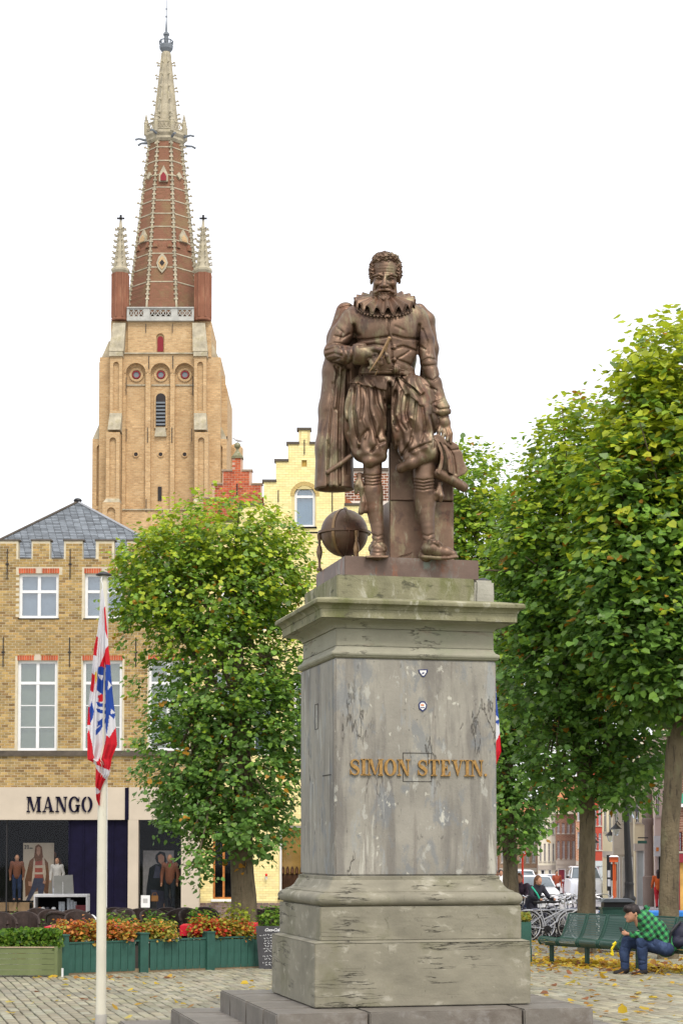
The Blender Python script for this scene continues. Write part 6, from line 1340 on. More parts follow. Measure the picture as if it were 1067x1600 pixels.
    for s_ in 'lr': sh = mk_s(); f_ = S(s_+'a'); sh.cone((f_[0],f_[1]+.02*k,f_[2]-.04*k), (f_[0],f_[1]-.15*k,f_[2]-.05*k), .045*k, .036*k, .02); sh.obj('shoe', M_SHOE, t, local=True)
    if not bald:
        g_ = mk_s(); g_.ell((hd_[0],hd_[1]+.018*k,hd_[2]+.02*k), (.09*k,.12*k,.102*k), .02)
        if long_hair: g_.cone((hd_[0],hd_[1]+.07*k,hd_[2]), (hd_[0],hd_[1]+.10*k,hd_[2]-(.42 if long_hair == 2 else .25)*k), .075*k, .07*k, .03)
        g_.ell((hd_[0],hd_[1]-.13*k,hd_[2]-.05*k), (.065*k,.13*k,.09*k), .01, sub=True); g_.obj('hair', hair, t, local=True)
    return t
# ---- seated man
YM = 29.3; UM = YM/F
def S4(p): return P(p[0], p[1], YM+p[2]*UM)
def ms(h=.011): lo = S4((945,1545,-45)); hi = S4((1070,1395,45)); s = Sculpt((lo[0], lo[1], lo[2]), (hi[0], hi[1], hi[2]), h, S4); s.u = UM; return s
man = thing('person', 'seated young man in green and black checked shirt and jeans bent over a phone', 'person', (S4((1015,1500,0))[0], YM, G(YM)))
b = ms()
b.ell((987,1427,-2),(8.6,10.8,8.5),2); b.ell((984,1434,-2),(6.5,6.5,6.5),3); b.chain([(979,1428,-2),(976.5,1433,-2)],[1.6,1.9],1); b.ell((981,1439,-2),(3.6,2.6,3.4),2); b.ell((993,1428,-10),(2,3,1.2),.5)
b.ell((979.5,1429,-6.5),(1.8,1.3,1.6),.8,sub=True); b.chain([(992,1430,0),(1002,1434,0)],[5.5,6.5],3); b.chain([(1005,1440,0),(1022,1455,0),(1040,1478,0)],[14,14.5,15],6)
for sgn in (-1, 1):
    v = sgn*15; b.chain([(1006,1436,v),(1014,1462,v*1.2),(984,1460,v*.55)],[5,4.2,3],2); b.ell((979,1459,v*.35),(4,2.6,2.4),1)
    for q in range(4): b.chain([(976,1457+q*1.3,v*.35),(972,1455.5+q*1.3,v*.22),(971,1453.5+q*1.4,v*.1)],[1.15,1.05,.9],.3)
    b.chain([(978,1456.5,v*.35),(974,1453,v*.2)],[1.1,.9],.3)
    vk = sgn*12; kx = 1002 if sgn < 0 else 980; ax_ = 1004 if sgn < 0 else 976; b.chain([(1038,1482,vk*.8),(kx,1470,vk)],[9,7.5],3); b.chain([(kx,1470,vk),(ax_,1510,vk)],[7,4.5],3); b.chain([(ax_,1514,vk),(ax_-9,1519.5,vk)],[3.6,2],2)
b.obj('body', M_SKIN, man)
h_ = ms(); nz = lambda x, y, z: .7*UM*vnoise(x*60, y*60, z*60, 4); h_.ell((987.5,1422.5,0),(11.5,10.8,11),1,disp=nz); h_.ell((979,1420,-3),(6,6,8),2,disp=nz); h_.ell((994,1428,1),(6,8,9),2,disp=nz); h_.ell((980,1435,-3),(8.2,7.5,11),1.2,sub=True); h_.obj('hair', M_HAIRD, man)
# checked shirt
def check_mat():
    m = bpy.data.materials.new('checked_flannel'); m.use_nodes = True; n = m.node_tree.nodes; L = m.node_tree.links; b_ = n['Principled BSDF']; b_.inputs['Roughness'].default_value = .9
    tc = n.new('ShaderNodeTexCoord'); sp_ = n.new('ShaderNodeSeparateXYZ'); mp = n.new('ShaderNodeMapping'); mp.inputs['Rotation'].default_value = (0, math.radians(35), 0); L.new(tc.outputs['Object'], mp.inputs[0]); L.new(mp.outputs[0], sp_.inputs[0])
    def stripe(out_, per):
        a = n.new('ShaderNodeMath'); a.operation = 'PINGPONG'; a.inputs[1].default_value = per; L.new(out_, a.inputs[0]); g = n.new('ShaderNodeMath'); g.operation = 'GREATER_THAN'; g.inputs[1].default_value = per*.5; L.new(a.outputs[0], g.inputs[0]); return g.outputs[0]
    ad = n.new('ShaderNodeMath'); ad.operation = 'ADD'; L.new(stripe(sp_.outputs[0], .045), ad.inputs[0]); L.new(stripe(sp_.outputs[2], .045), ad.inputs[1]); hf = n.new('ShaderNodeMath'); hf.operation = 'MULTIPLY'; hf.inputs[1].default_value = .5; L.new(ad.outputs[0], hf.inputs[0])
    r = n.new('ShaderNodeValToRGB'); r.color_ramp.interpolation = 'CONSTANT'; e = r.color_ramp.elements; e[0].color = (.012,.02,.016,1); e[1].position = .75; e[1].color = (.05,.29,.08,1); q = e.new(.25); q.color = (.015,.13,.05,1); L.new(hf.outputs[0], r.inputs[0]); L.new(r.outputs[0], b_.inputs['Base Color']); return m
M_CHK = check_mat()
sh = ms(); sh.chain([(1008,1440,0),(1022,1453,0),(1040,1478,0)],[16.5,17,17.5],6); sh.ell((1005,1434,0),(12,9,17),5); sh.chain([(999,1433,0),(1004,1430,4)],[8,9],3); sh.ell((1010,1418,4),(5,4,7),4)
for sgn in (-1, 1): v = sgn*16; sh.chain([(1006,1437,v),(1014,1461,v*1.2)],[9.5,8],4); sh.chain([(1014,1462,v*1.2),(987,1460,v*.6)],[8,5],3)
for g_ in ([(1000,1462),(1010,1452),(1018,1462)],[(1022,1450),(1026,1466),(1036,1478)],[(1012,1440),(1006,1450)],[(996,1456),(1004,1464)],[(1030,1455),(1036,1468)]): sh.groove(g_, 1.6, 1.6, -45, 0)
sh.ell((987,1440,-4),(9,10,10),1,sub=True); sh.obj('shirt', M_CHK, man)
je = ms()
for sgn in (-1, 1):
    vk = sgn*12; kx = 1002 if sgn < 0 else 980; ax_ = 1004 if sgn < 0 else 976; je.chain([(1040,1482,vk*.8),(kx+1,1471,vk)],[12,9.5],3); je.chain([(kx,1470,vk),(ax_-1,1488,vk),(ax_,1512,vk)],[9.5,8,6.6],2)
je.ell((1040,1482,0),(13,12,17),4); je.slab([(960,1516),(1020,1516),(1020,1600),(960,1600)],-60,-59.5,0)
for g_ in ([(994,1478),(1002,1482),(1010,1477)],[(998,1500),(1006,1502)],[(999,1508),(1008,1506)],[(972,1480),(982,1482)],[(970,1503),(980,1505)],[(1012,1470),(1022,1478)]): je.groove(g_, 1.2, 1.2, -45, 45)
je.obj('jeans', M_JEAN, man)
for sgn, ax_, gy_ in ((-1,1003,1523),(1,975,1520)):
    s = ms(); v = sgn*12; s.chain([(ax_+2,gy_-5,v),(ax_-3,gy_-1.5,v),(ax_-14,gy_+.5,v)],[6.4,5.4,3.8],2); s.obj('shoe', M_SHOE, man)
ph_ = thing('phone', 'dark phone held in both hands by the seated man', 'phone', S4((971,1456,0))); q = MB(); q.box(-.02,.02,-.035,.035,-.005,.07); q.v = [(x-.35*z, y, z) for x, y, z in q.v]; q.build('case', M_IRON, ph_, local=True); q = MB(); q.box(.0205,.022,-.03,.03,0,.064); q.v = [(x-.35*z, y, z) for x, y, z in q.v]; q.build('screen', flat('grey_screen', (.35,.38,.4)), ph_, local=True)
bp = ms(); thing_bp = thing('backpack', 'dark blue black backpack standing on the bench behind the seated man', 'backpack', S4((1060,1482,0)))
bps = Sculpt(S4((1035,1500,-30)), S4((1100,1420,30)), .014, S4); bps.u = UM; bps.ell((1064,1462,0),(17,21,16),2); bps.ell((1060,1472,-10),(13,9,10),4); bps.groove([(1046,1455),(1060,1446),(1080,1450)],1.2,1.4,-45,0); bps.groove([(1050,1470),(1066,1464),(1080,1470)],1.2,1.4,-45,0); bps.obj('bag', mk('navy_nylon', (.015,.016,.035), .3, 8, rough=.6), thing_bp)
q = MB(); q.tube([S4((1044,1478,-14)), S4((1048,1456,-16)), S4((1062,1440,-6))], .02, 6); q.build('strap', M_IRON, thing_bp, smooth=True)
# ================================================================ benches of perforated metal
def perf():
    m = bpy.data.materials.new('perforated_green_metal'); m.use_nodes = True; n = m.node_tree.nodes; L = m.node_tree.links; b_ = n['Principled BSDF']; b_.inputs['Base Color'].default_value = (.02,.06,.045,1); b_.inputs['Roughness'].default_value = .35
    tc = n.new('ShaderNodeTexCoord'); v = n.new('ShaderNodeTexVoronoi'); v.inputs['Scale'].default_value = 70; v.inputs['Randomness'].default_value = 0; L.new(tc.outputs['Object'], v.inputs['Vector'])
    lt = n.new('ShaderNodeMath'); lt.operation = 'LESS_THAN'; lt.inputs[1].default_value = .36; L.new(v.outputs['Distance'], lt.inputs[0]); tr = n.new('ShaderNodeBsdfTransparent'); mx = n.new('ShaderNodeMixShader'); L.new(lt.outputs[0], mx.inputs[0]); L.new(b_.outputs[0], mx.inputs[1]); L.new(tr.outputs[0], mx.inputs[2]); L.new(mx.outputs[0], n['Material Output'].inputs[0]); return m
M_PERF = perf(); M_GT = mk('green_tube', (.02,.06,.045), .2, 5, rough=.3, bump=.1)
RZ = math.atan2(-.9, .43)
prof = [(.03,.33),(-.005,.36),(-.02,.40),(0,.44),(.05,.455),(.2,.44),(.36,.415),(.43,.43),(.48,.50),(.56,.70),(.60,.83),(.62,.85)]
def bench(t0, n, label, back=True):
    x = 3.60+.43*t0; y = 32.55-.9*t0; b_ = thing('metal_bench', label, 'bench', (x, y, G(y)), RZ, 'green metal benches under the trees'); w_ = .62
    slope = lambda lx_: .0145*.9*lx_
    for k in range(n):
        V = []; Fs = []; m = 12; pr = prof if back else prof[:8]
        for (py_, z) in pr:
            for i in range(m+1): V.append((k*w_+.03+(w_-.06)*i/m, py_, z+slope(k*w_)))
        for j in range(len(pr)-1):
            for i in range(m): q = j*(m+1)+i; Fs.append((q, q+1, q+m+2, q+m+1))
        o = link_mesh('seat', np_mesh('seat', np.array(V), np.array(Fs), M_PERF, smooth=True), b_); 
        for e in (0, 1): xx = k*w_+.03+(w_-.06)*e; q = MB(); q.tube([(xx, a, z+slope(k*w_)) for a, z in pr], .018, 8); q.build('side_tube', M_GT, b_, smooth=True, local=True)
        q = MB(); q.tube([(k*w_+.03, pr[-1][0], pr[-1][1]+slope(k*w_)), (k*w_+w_-.03, pr[-1][0], pr[-1][1]+slope(k*w_))], .014, 8); q.build('top_tube', M_GT, b_, smooth=True, local=True)
    q = MB(); q.box(-.05, n*w_+.05, .16, .22, .30, .35); q.v = [(a, c, z+slope(a)) for a, c, z in q.v]; q.build('beam', M_GT, b_, local=True)
    for k in ([.12, n*w_-.12] if n < 4 else [.12, n*w_/2, n*w_-.12]): q = MB(); q.box(k-.03, k+.03, .16, .22, slope(k)-.01, .3+slope(k)); q.box(k-.03, k+.03, .02, .38, slope(k)-.005, slope(k)+.02); q.build('leg', M_GT, b_, local=True)
bench(-.42, 4, 'empty green perforated metal bench, the one left of the seated man'); bench(2.2, 5, 'green perforated metal bench carrying the seated man and backpack')
rbn = thing('yellow_ribbon', 'yellow ribbon tied to the end of the empty green bench', 'ribbon', P(957,1480,30.4)); q = MB()
for a, c in (((957,1476),(962,1472)),((962,1472),(955,1483)),((955,1483),(957,1493)),((957,1493),(953,1490))): A_, B2 = Vector(P(*a, 30.3)), Vector(P(*c, 30.3)); q.tube([A_, B2], .018, 4)
q.build('ribbon_strip', flat('ribbon_yellow', (.75,.6,.02)), rbn)
# low green planter box and post beside the pedestal
Yg = 33.; gp = thing('green_box', 'small dark green planter box just right of the pedestal with yellow-green plants', 'planter', (PX(822, Yg), Yg, G(Yg))); gb = PZ(1468, Yg)
MB().box(PX(800, Yg), PX(829, Yg), Yg, Yg+.5, G(Yg)+.25, PZ(1441, Yg)).build('box', M_DG, gp); MB().box(PX(827.5, Yg), PX(829.5, Yg), Yg-.02, Yg+.02, G(Yg), G(Yg)+.25).build('leg', M_GT, gp); hedge(gp, PX(802, Yg), PX(828, Yg), Yg+.05, Yg+.45, PZ(1442, Yg), PZ(1428, Yg), 260, .05, [(.3,.3,.04),(.2,.26,.04),(.42,.34,.05)], 18)
# ================================================================ litter bin, lamp post, blue cart
Yb = 38.; bx = PX(962, Yb); bn = thing('litter_bin', 'dark green rectangular litter bin behind the bench and left of the man', 'bin', (bx, Yb, G(Yb))); w_ = 24*Yb/F
MB().box(bx-w_, bx+w_, Yb-.25, Yb+.25, G(Yb)+.05, PZ(1420, Yb)).build('body', M_DG, bn); MB().box(bx-w_-.02, bx+w_+.02, Yb-.27, Yb+.27, PZ(1419.5, Yb), PZ(1417, Yb)).build('band', M_GT, bn)
MB().box(bx-w_+.03, bx+w_-.03, Yb-.2, Yb+.24, PZ(1417, Yb), PZ(1409, Yb)).build('opening', M_IRON, bn); q = MB(); q.frustum((bx-w_-.04, bx+w_+.04, Yb-.3, Yb+.3), (bx-w_*.8, bx+w_*.8, Yb-.2, Yb+.2), PZ(1409, Yb), PZ(1404, Yb)); q.build('lid', mk('grey_lid', (.07,.08,.09), .2, rough=.35), bn)
Yl = 41.; lx0 = PX(982, Yl); lm = thing('street_lamp', 'tapering black cast iron lamp post with its lantern hidden in the leaves', 'street lamp', (lx0, Yl, G(Yl))); z = lambda p: PZ(p, Yl); U = Yl/F
q = MB(); q.lathe([(11*U, G(Yl)), (11*U, z(1425)), (9.5*U, z(1415)), (8.5*U, z(1410)), (10.5*U, z(1405)), (10.5*U, z(1403)), (7.5*U, z(1399)), (7*U, z(1384)), (7.6*U, z(1381)), (6.6*U, z(1378))], lx0, Yl, 16); q.build('base', M_IRON, lm, smooth=True)
q = MB(); q.tube([(lx0, Yl, z(1378)), (lx0-3*U, Yl, z(1300)), (lx0-5*U, Yl, z(1190))], [6.4*U, 4.8*U, 3.4*U], 16); q.build('column', M_IRON, lm, smooth=True)
q = MB(); q.lathe([(4*U, z(1190)), (9*U, z(1186)), (12*U, z(1168)), (13*U, z(1166))], lx0-5*U, Yl, 6); q.build('lantern', M_GL, lm); q = MB(); q.lathe([(14*U, z(1166)), (6*U, z(1156)), (2*U, z(1150))], lx0-5*U, Yl, 6); q.build('lantern_roof', M_IRON, lm)
Yc = 47.; bc = thing('blue_cart', 'low cart with bright blue cover standing behind the seated man', 'cart', (PX(1010, Yc), Yc, G(Yc))); MB().box(PX(940, Yc), PX(1090, Yc), Yc, Yc+.8, PZ(1436, Yc), PZ(1424, Yc)).build('cover', flat('blue_tarpaulin', (.02,.16,.5)), bc, bevel=.03)
MB().box(PX(945, Yc), PX(1085, Yc), Yc+.05, Yc+.75, G(Yc)+.15, PZ(1436.5, Yc)).build('frame', M_IRON, bc)
for p_ in (955,1075): q = MB(); q.tube([(PX(p_, Yc), Yc-.05, G(Yc)+.15), (PX(p_, Yc), Yc+.0, G(Yc)+.15)], .15, 14); q.build('wheel', M_IRON, bc)
# ================================================================ bicycles
M_TYRE = flat('tyre', (.015,.015,.016), .8); M_CHR = mk('chrome', (.6,.6,.62), .1, 5, rough=.2, metal=.8, bump=0)
def bike(x, y, rz, colr, label, basket=False, lean=.08):
    t = thing('bicycle', label, 'bicycle', (x, y, G(y)), rz, 'bicycles parked beside the trees'); t.rotation_euler = (lean, 0, rz); R = .345; mt = flat('bike_paint_%d' % int(colr[0]*100+colr[2]*7), colr, .35)
    def V3(a, z): return (a, 0, z)
    for cx in (-.53, .55):
        q = MB(); n = 30; pts = [(cx+R*math.cos(i*2*math.pi/n), 0, R+R*math.sin(i*2*math.pi/n)) for i in range(n+1)]; q.tube(pts, .019, 6, cap=False); w_ = q.build('wheel', M_TYRE, t, smooth=True, local=True)
        q = MB(); pts = [(cx+(R-.028)*math.cos(i*2*math.pi/n), 0, R+(R-.028)*math.sin(i*2*math.pi/n)) for i in range(n+1)]; q.tube(pts, .013, 5, cap=False); q.v = [(a-cx, b_, c-R) for a, b_, c in q.v]; q.build('rim', M_CHR, w_, local=True)
        q = MB()
        for i in range(16): a = i*math.pi/8; q.tube([(.02*math.cos(a+1.2), .02*(-1)**i, .02*math.sin(a+1.2)), ((R-.03)*math.cos(a), 0, (R-.03)*math.sin(a))], .003, 3)
        q.tube([(0,-.05,0),(0,.05,0)], .022, 8); q.build('spokes', M_CHR, w_, local=True)
        q = MB(); pts = [(cx+(R+.03)*math.cos(a), 0, R+(R+.03)*math.sin(a)) for a in [math.radians(d_) for d_ in range(10 if cx > 0 else 0, 175, 12)]]; q.tube(pts, .02, 5); q.build('mudguard', mt, t, smooth=True, local=True)
    bb = (-.06,.28); st = (-.22,.74); hdp = (.38,.82); hd0 = (.42,.62)
    for nm, a, b_, r in (('down_tube',hd0,bb,.017),('top_tube',(.39,.74),(-.13,.5),.014),('seat_tube',bb,st,.015),('head_tube',hd0,hdp,.02)): q = MB(); q.tube([V3(*a), V3(*b_)], r, 7); q.build(nm, mt, t, smooth=True, local=True)
    for s_ in (-.045, .045):
        for nm, a, b_ in (('chain_stay',bb,(-.53,.345)),('seat_stay',(-.17,.62),(-.53,.345)),('fork',(.425,.62),(.55,.345))): q = MB(); q.tube([(a[0],s_*.6,a[1]), (b_[0],s_,b_[1])], .01, 5); q.build(nm, mt, t, local=True)
    q = MB(); q.tube([(-.22,0,.74),(-.255,0,.86)], .012, 6); q.build('seat_post', M_CHR, t, local=True); q = MB(); q.ball((-.27,0,.90), .14, 10, sc=(1,.6,.3)); q.ball((-.15,0,.90), .06, 8, sc=(1.6,.6,.5)); q.v = [(a, b_, min(c, .915)) for a, b_, c in q.v]; q.build('saddle', M_TYRE, t, smooth=True, local=True)
    q = MB(); q.tube([(.38,0,.82),(.36,0,1.0),(.36,-.1,1.03),(.26,-.27,1.02),(.14,-.29,.98)], .012, 6); q.tube([(.36,0,1.0),(.36,.1,1.03),(.26,.27,1.02),(.14,.29,.98)], .012, 6); q.build('handlebar', M_CHR, t, smooth=True, local=True)
    q = MB(); q.ball((.46,0,.86), .05, 8); q.build('headlight', M_CHR, t, smooth=True, local=True); q = MB(); q.box(-.75,-.35,-.06,.06,.70,.715); q.tube([(-.72,.05,.7),(-.53,.05,.36)], .006, 4); q.tube([(-.72,-.05,.7),(-.53,-.05,.36)], .006, 4); q.build('carrier', M_CHR, t, local=True)
    q = MB(); q.tube([(-.06,-.05,.28),(-.06,-.06,.28)], .09, 12); q.tube([(-.06,-.07,.28),(.02,-.08,.13)], .01, 5); q.box(.0,.08,-.16,-.07,.115,.135); q.build('crank', M_TYRE, t, local=True)
    if basket:
        for s_ in (-.2,.08): q = MB(); q.box(-.72,-.38,s_,s_+.12,.42,.70); q.build('pannier', M_IRON, t, local=True, bevel=.02)
for i, (px_, y_, rz_, c_, lb, bk_) in enumerate(((878,44.2,.35,(.30,.31,.34),'silver bicycle with its front wheel nearest the green bench',0),(862,45.0,.5,(.16,.17,.22),'grey blue bicycle second from the green bench',1),(848,45.8,.35,(.5,.5,.5),'pale bicycle with dark panniers beside the woman',1),(838,44.6,2.5,(.03,.03,.05),'black bicycle half behind the pedestal corner',0),
    (892,45.6,2.1,(.55,.55,.56),'white framed bicycle just left of the middle trunk',0),(872,47.0,-.4,(.05,.05,.07),'dark bicycle at the back of the row',1),(936,43.0,2.4,(.62,.62,.62),'white bicycle between the middle trunk and the litter bin',0),(884,46.6,.9,(.1,.1,.16),'dark blue bicycle behind the silver one',0),(826,46.4,.4,(.04,.04,.05),'black bicycle furthest left behind the pedestal',1),(856,43.6,.3,(.4,.41,.44),'grey bicycle in the very front beside the pedestal corner',0),(896,47.5,-.3,(.03,.03,.04),'black bicycle behind the white one by the middle trunk',1),(928,46.5,.5,(.06,.06,.09),'dark bicycle just right of the middle trunk',0))):
    bike(PX(px_, y_), y_, rz_, c_, lb, bk_, lean=.06+.03*(i % 3))
M_DKJ = hexm('dark_jacket', (.02,.02,.03)); M_BRH = mk('brown_hair', (.12,.05,.02), .4, 30, (1,1,.3), rough=.5)
person('person', 'brown haired woman in dark jacket with green strap leaning over a bicycle', (PX(836, 45.2), 45.2, G(45.2)), .55, 1.66, M_DKJ, hexm('dark_trousers', (.015,.015,.025)), M_BRH, 'lean', long_hair=1)
q = MB(); q.box(-.02,.02,0,.03,-.2,.2); so_ = thing('shoulder_bag', 'green strapped bag slung across the woman by the bicycles', 'bag', P(838, 1396, 44.8)); q = MB(); q.tube([(-.12,-.05,.16),(0,-.1,0),(.08,-.08,-.16)], .022, 5); q.build('strap', flat('green_strap', (.02,.4,.25)), so_, local=True); q = MB(); q.box(.02,.2,-.06,.04,-.34,-.16); q.build('pouch', M_PW, so_, local=True, bevel=.02)
person('person', 'person with brown hair mostly hidden behind the pedestal and red sign pole', (PX(812, 46.5), 46.5, G(46.5)), -.3, 1.72, hexm('purple_jacket', (.05,.03,.05)), M_JEAN, M_BRH, 'lean')
person('person', 'woman in red trousers and orange top with long dark hair walking away', (PX(1027, 82), 82, G(82)), math.pi-.1, 1.72, hexm('orange_top', (.5,.10,.02)), hexm('red_trousers', (.45,.02,.03)), M_HAIRD, 'walk', long_hair=2, h=.02)
person('person', 'distant person in white shirt beside the farthest tree trunk', (PX(781.5, 70), 70, G(70)), .2, 1.7, hexm('white_shirt', (.7,.7,.7)), M_DKJ, M_HAIRD, 'walk', h=.022)
person('person', 'distant person with dark hair between the white car and white van', (PX(869, 100), 100, G(100)), .2, 1.72, hexm('red_brown_coat', (.28,.06,.03)), M_DKJ, M_HAIRD, 'stand', h=.022)
# ================================================================ car and van
M_WCAR = mk('white_car_paint', (.72,.74,.78), .03, 2, rough=.2, bump=0, spec=.6); M_CGL = mk('car_glass', (.10,.13,.15), .2, 2, rough=.08, bump=0, spec=.9); M_LAMP = mk('headlamp', (.6,.62,.65), .1, 4, rough=.1, bump=0)
def car(name, label, cat, px_, y_, w_, hgt, L, hood, cabin0, cabin1, belt, rz=0, group=None):
    t = thing(name, label, cat, (PX(px_, y_), y_, G(y_)), rz, group); hw = w_/2
    def sec(mb, secs):   # secs: (y, halfwidth bottom, halfwidth top, z0, z1)
        vs = []; fs = []; n = 8
        for (yy, a, b_, z0, z1) in secs: vs += [(-a,yy,z0),(a,yy,z0),(a*1.02,yy,z0+(z1-z0)*.4),(b_,yy,z1-(z1-z0)*.12),(b_*.86,yy,z1),(-b_*.86,yy,z1),(-b_,yy,z1-(z1-z0)*.12),(-a*1.02,yy,z0+(z1-z0)*.4)]
        for i in range(len(secs)-1):
            for k in range(n): fs.append((i*n+k, i*n+(k+1) % n, (i+1)*n+(k+1) % n, (i+1)*n+k))
        fs += [tuple(range(n-1, -1, -1)), tuple(range((len(secs)-1)*n, len(secs)*n))]; mb.add(vs, fs); return mb
    m = sec(MB(), [(-L/2, hw*.82, hw*.78, .28, hood*.72),(-L/2+.12, hw*.94, hw*.9, .2, hood*.86),(-L/2+.5, hw, hw*.96, .18, hood*.95),(cabin0, hw, hw*.98, .18, belt),(cabin1, hw, hw*.98, .18, belt),(L/2-.1, hw*.96, hw*.9, .2, belt*.97),(L/2, hw*.86, hw*.8, .3, belt*.9)]); o = m.build('body', M_WCAR, t, smooth=True, local=True)
    m = sec(MB(), [(cabin0, hw*.93, hw*.90, belt-.02, belt+.03),(cabin0+(hgt-belt)*1.1, hw*.92, hw*.74, belt-.02, hgt-.05),(cabin1-.4, hw*.92, hw*.74, belt-.02, hgt-.05),(cabin1, hw*.92, hw*.84, belt-.02, belt+.1)]); m.build('windows', M_CGL, t, smooth=True, local=True)
    m = MB(); y0_ = cabin0+(hgt-belt)*1.05; m.frustum((-hw*.76, hw*.76, y0_, cabin1-.35), (-hw*.66, hw*.66, y0_+.12, cabin1-.45), hgt-.07, hgt); 
    for s_ in (-1, 1): m.tube([(s_*hw*.9, cabin0, belt), (s_*hw*.74, y0_+.03, hgt-.05)], .035, 6); m.tube([(s_*hw*.75, y0_, hgt-.06), (s_*hw*.75, cabin1-.4, hgt-.06)], .03, 6)
    m.build('roof', M_WCAR, t, local=True)
    for s_ in (-1, 1):
        m = MB(); m.ball((s_*hw*.72, -L/2+.12, hood*.68), .13, 8, sc=(1.2,.6,.7)); m.build('headlight', M_LAMP, t, smooth=True, local=True); m = MB(); m.ball((s_*(hw+.1), cabin0+.25, belt+.06), .1, 8, sc=(1,.6,.8)); m.build('mirror', M_IRON if name == 'van' else M_WCAR, t, smooth=True, local=True)
        for yy in (-L/2+.8, L/2-.8): m = MB(); m.tube([(s_*(hw-.2), yy, .31), (s_*(hw+.01), yy, .31)], .31, 18); wo = m.build('wheel', M_TYRE, t, local=True); m = MB(); m.tube([(s_*.106, 0, 0), (s_*.115, 0, 0)], .19, 12); m.build('rim', M_CHR, wo, local=True)
    MB().box(-hw*.5, hw*.5, -L/2-.012, -L/2+.03, .5, .62).build('grille', M_IRON, t, local=True); MB().box(-hw*.84, hw*.84, -L/2+.005, -L/2+.2, .22, .36).build('bumper', M_IRON if name == 'van' else M_WCAR, t, local=True); MB().box(-.26, .26, -L/2-.02, -L/2+.01, .40, .49).build('number_plate', M_PW, t, local=True)
    for s_ in (-1, 1): m = MB(); m.tube([(s_*.1, cabin0-.02, belt+.02), (s_*.1+.45, cabin0+.25, belt+.20)], .012, 4); m.build('wiper', M_IRON, t, local=True)
    return t
car('car', 'white car facing us beyond the bicycles, half hidden by the far trunk', 'car', 833, 85, 1.78, 1.46, 4.2, .92, -.9, 1.7, .98, .08)
car('car', 'white hatchback roof seen left of the red sign behind the white car', 'car', 812, 101, 1.75, 1.75, 4.2, 1.0, -.9, 1.8, 1.05, .1)
car('van', 'white van facing us, half hidden by the middle tree trunk', 'van', 911, 116, 1.98, 2.0, 4.9, 1.25, -1.45, 2.2, 1.3, -.03)
car('car', 'small dark-windowed car parked far down the street', 'car', 856, 135, 1.75, 1.5, 4.1, .95, -.9, 1.7, 1.0, 0)
# ================================================================ street of houses on the right
def hmat(n, c, v=.12, brick=None): return mk(n, c, v, .8, rough=.85, bump=.4, bscale=12, brick=brick)
M_H = dict(white=hmat('ivory_render', (.66,.62,.50)), cream=hmat('cream_render', (.60,.53,.36)), brown=hmat('brown_house_brick', (.22,.10,.065), brick=((.32,.22,.16), .3, .1, .018, (.16,.07,.045))), tan=hmat('tan_house_brick', (.30,.18,.11), brick=((.36,.27,.19), .3, .1, .018, (.22,.13,.08))), orange=hmat('orange_house_brick', (.46,.20,.10), brick=((.5,.36,.26), .3, .1, .018, (.36,.15,.08))),
           red=hmat('red_render', (.38,.06,.035)), stone=hmat('grey_stone', (.40,.36,.31)), pale=hmat('pale_blue_grey', (.42,.46,.46)), dark=hmat('dark_stone', (.20,.155,.13)), pink=hmat('pinkish_render', (.52,.42,.38)))
M_TILE = mk('clay_tile', (.42,.17,.08), .25, 3, bump=.6, bscale=15, spots=[((.30,.16,.10), .8, (1,1,1), .5, .2, .6)]); M_DKW = mk('dark_window', (.05,.055,.06), .3, 3, rough=.3)
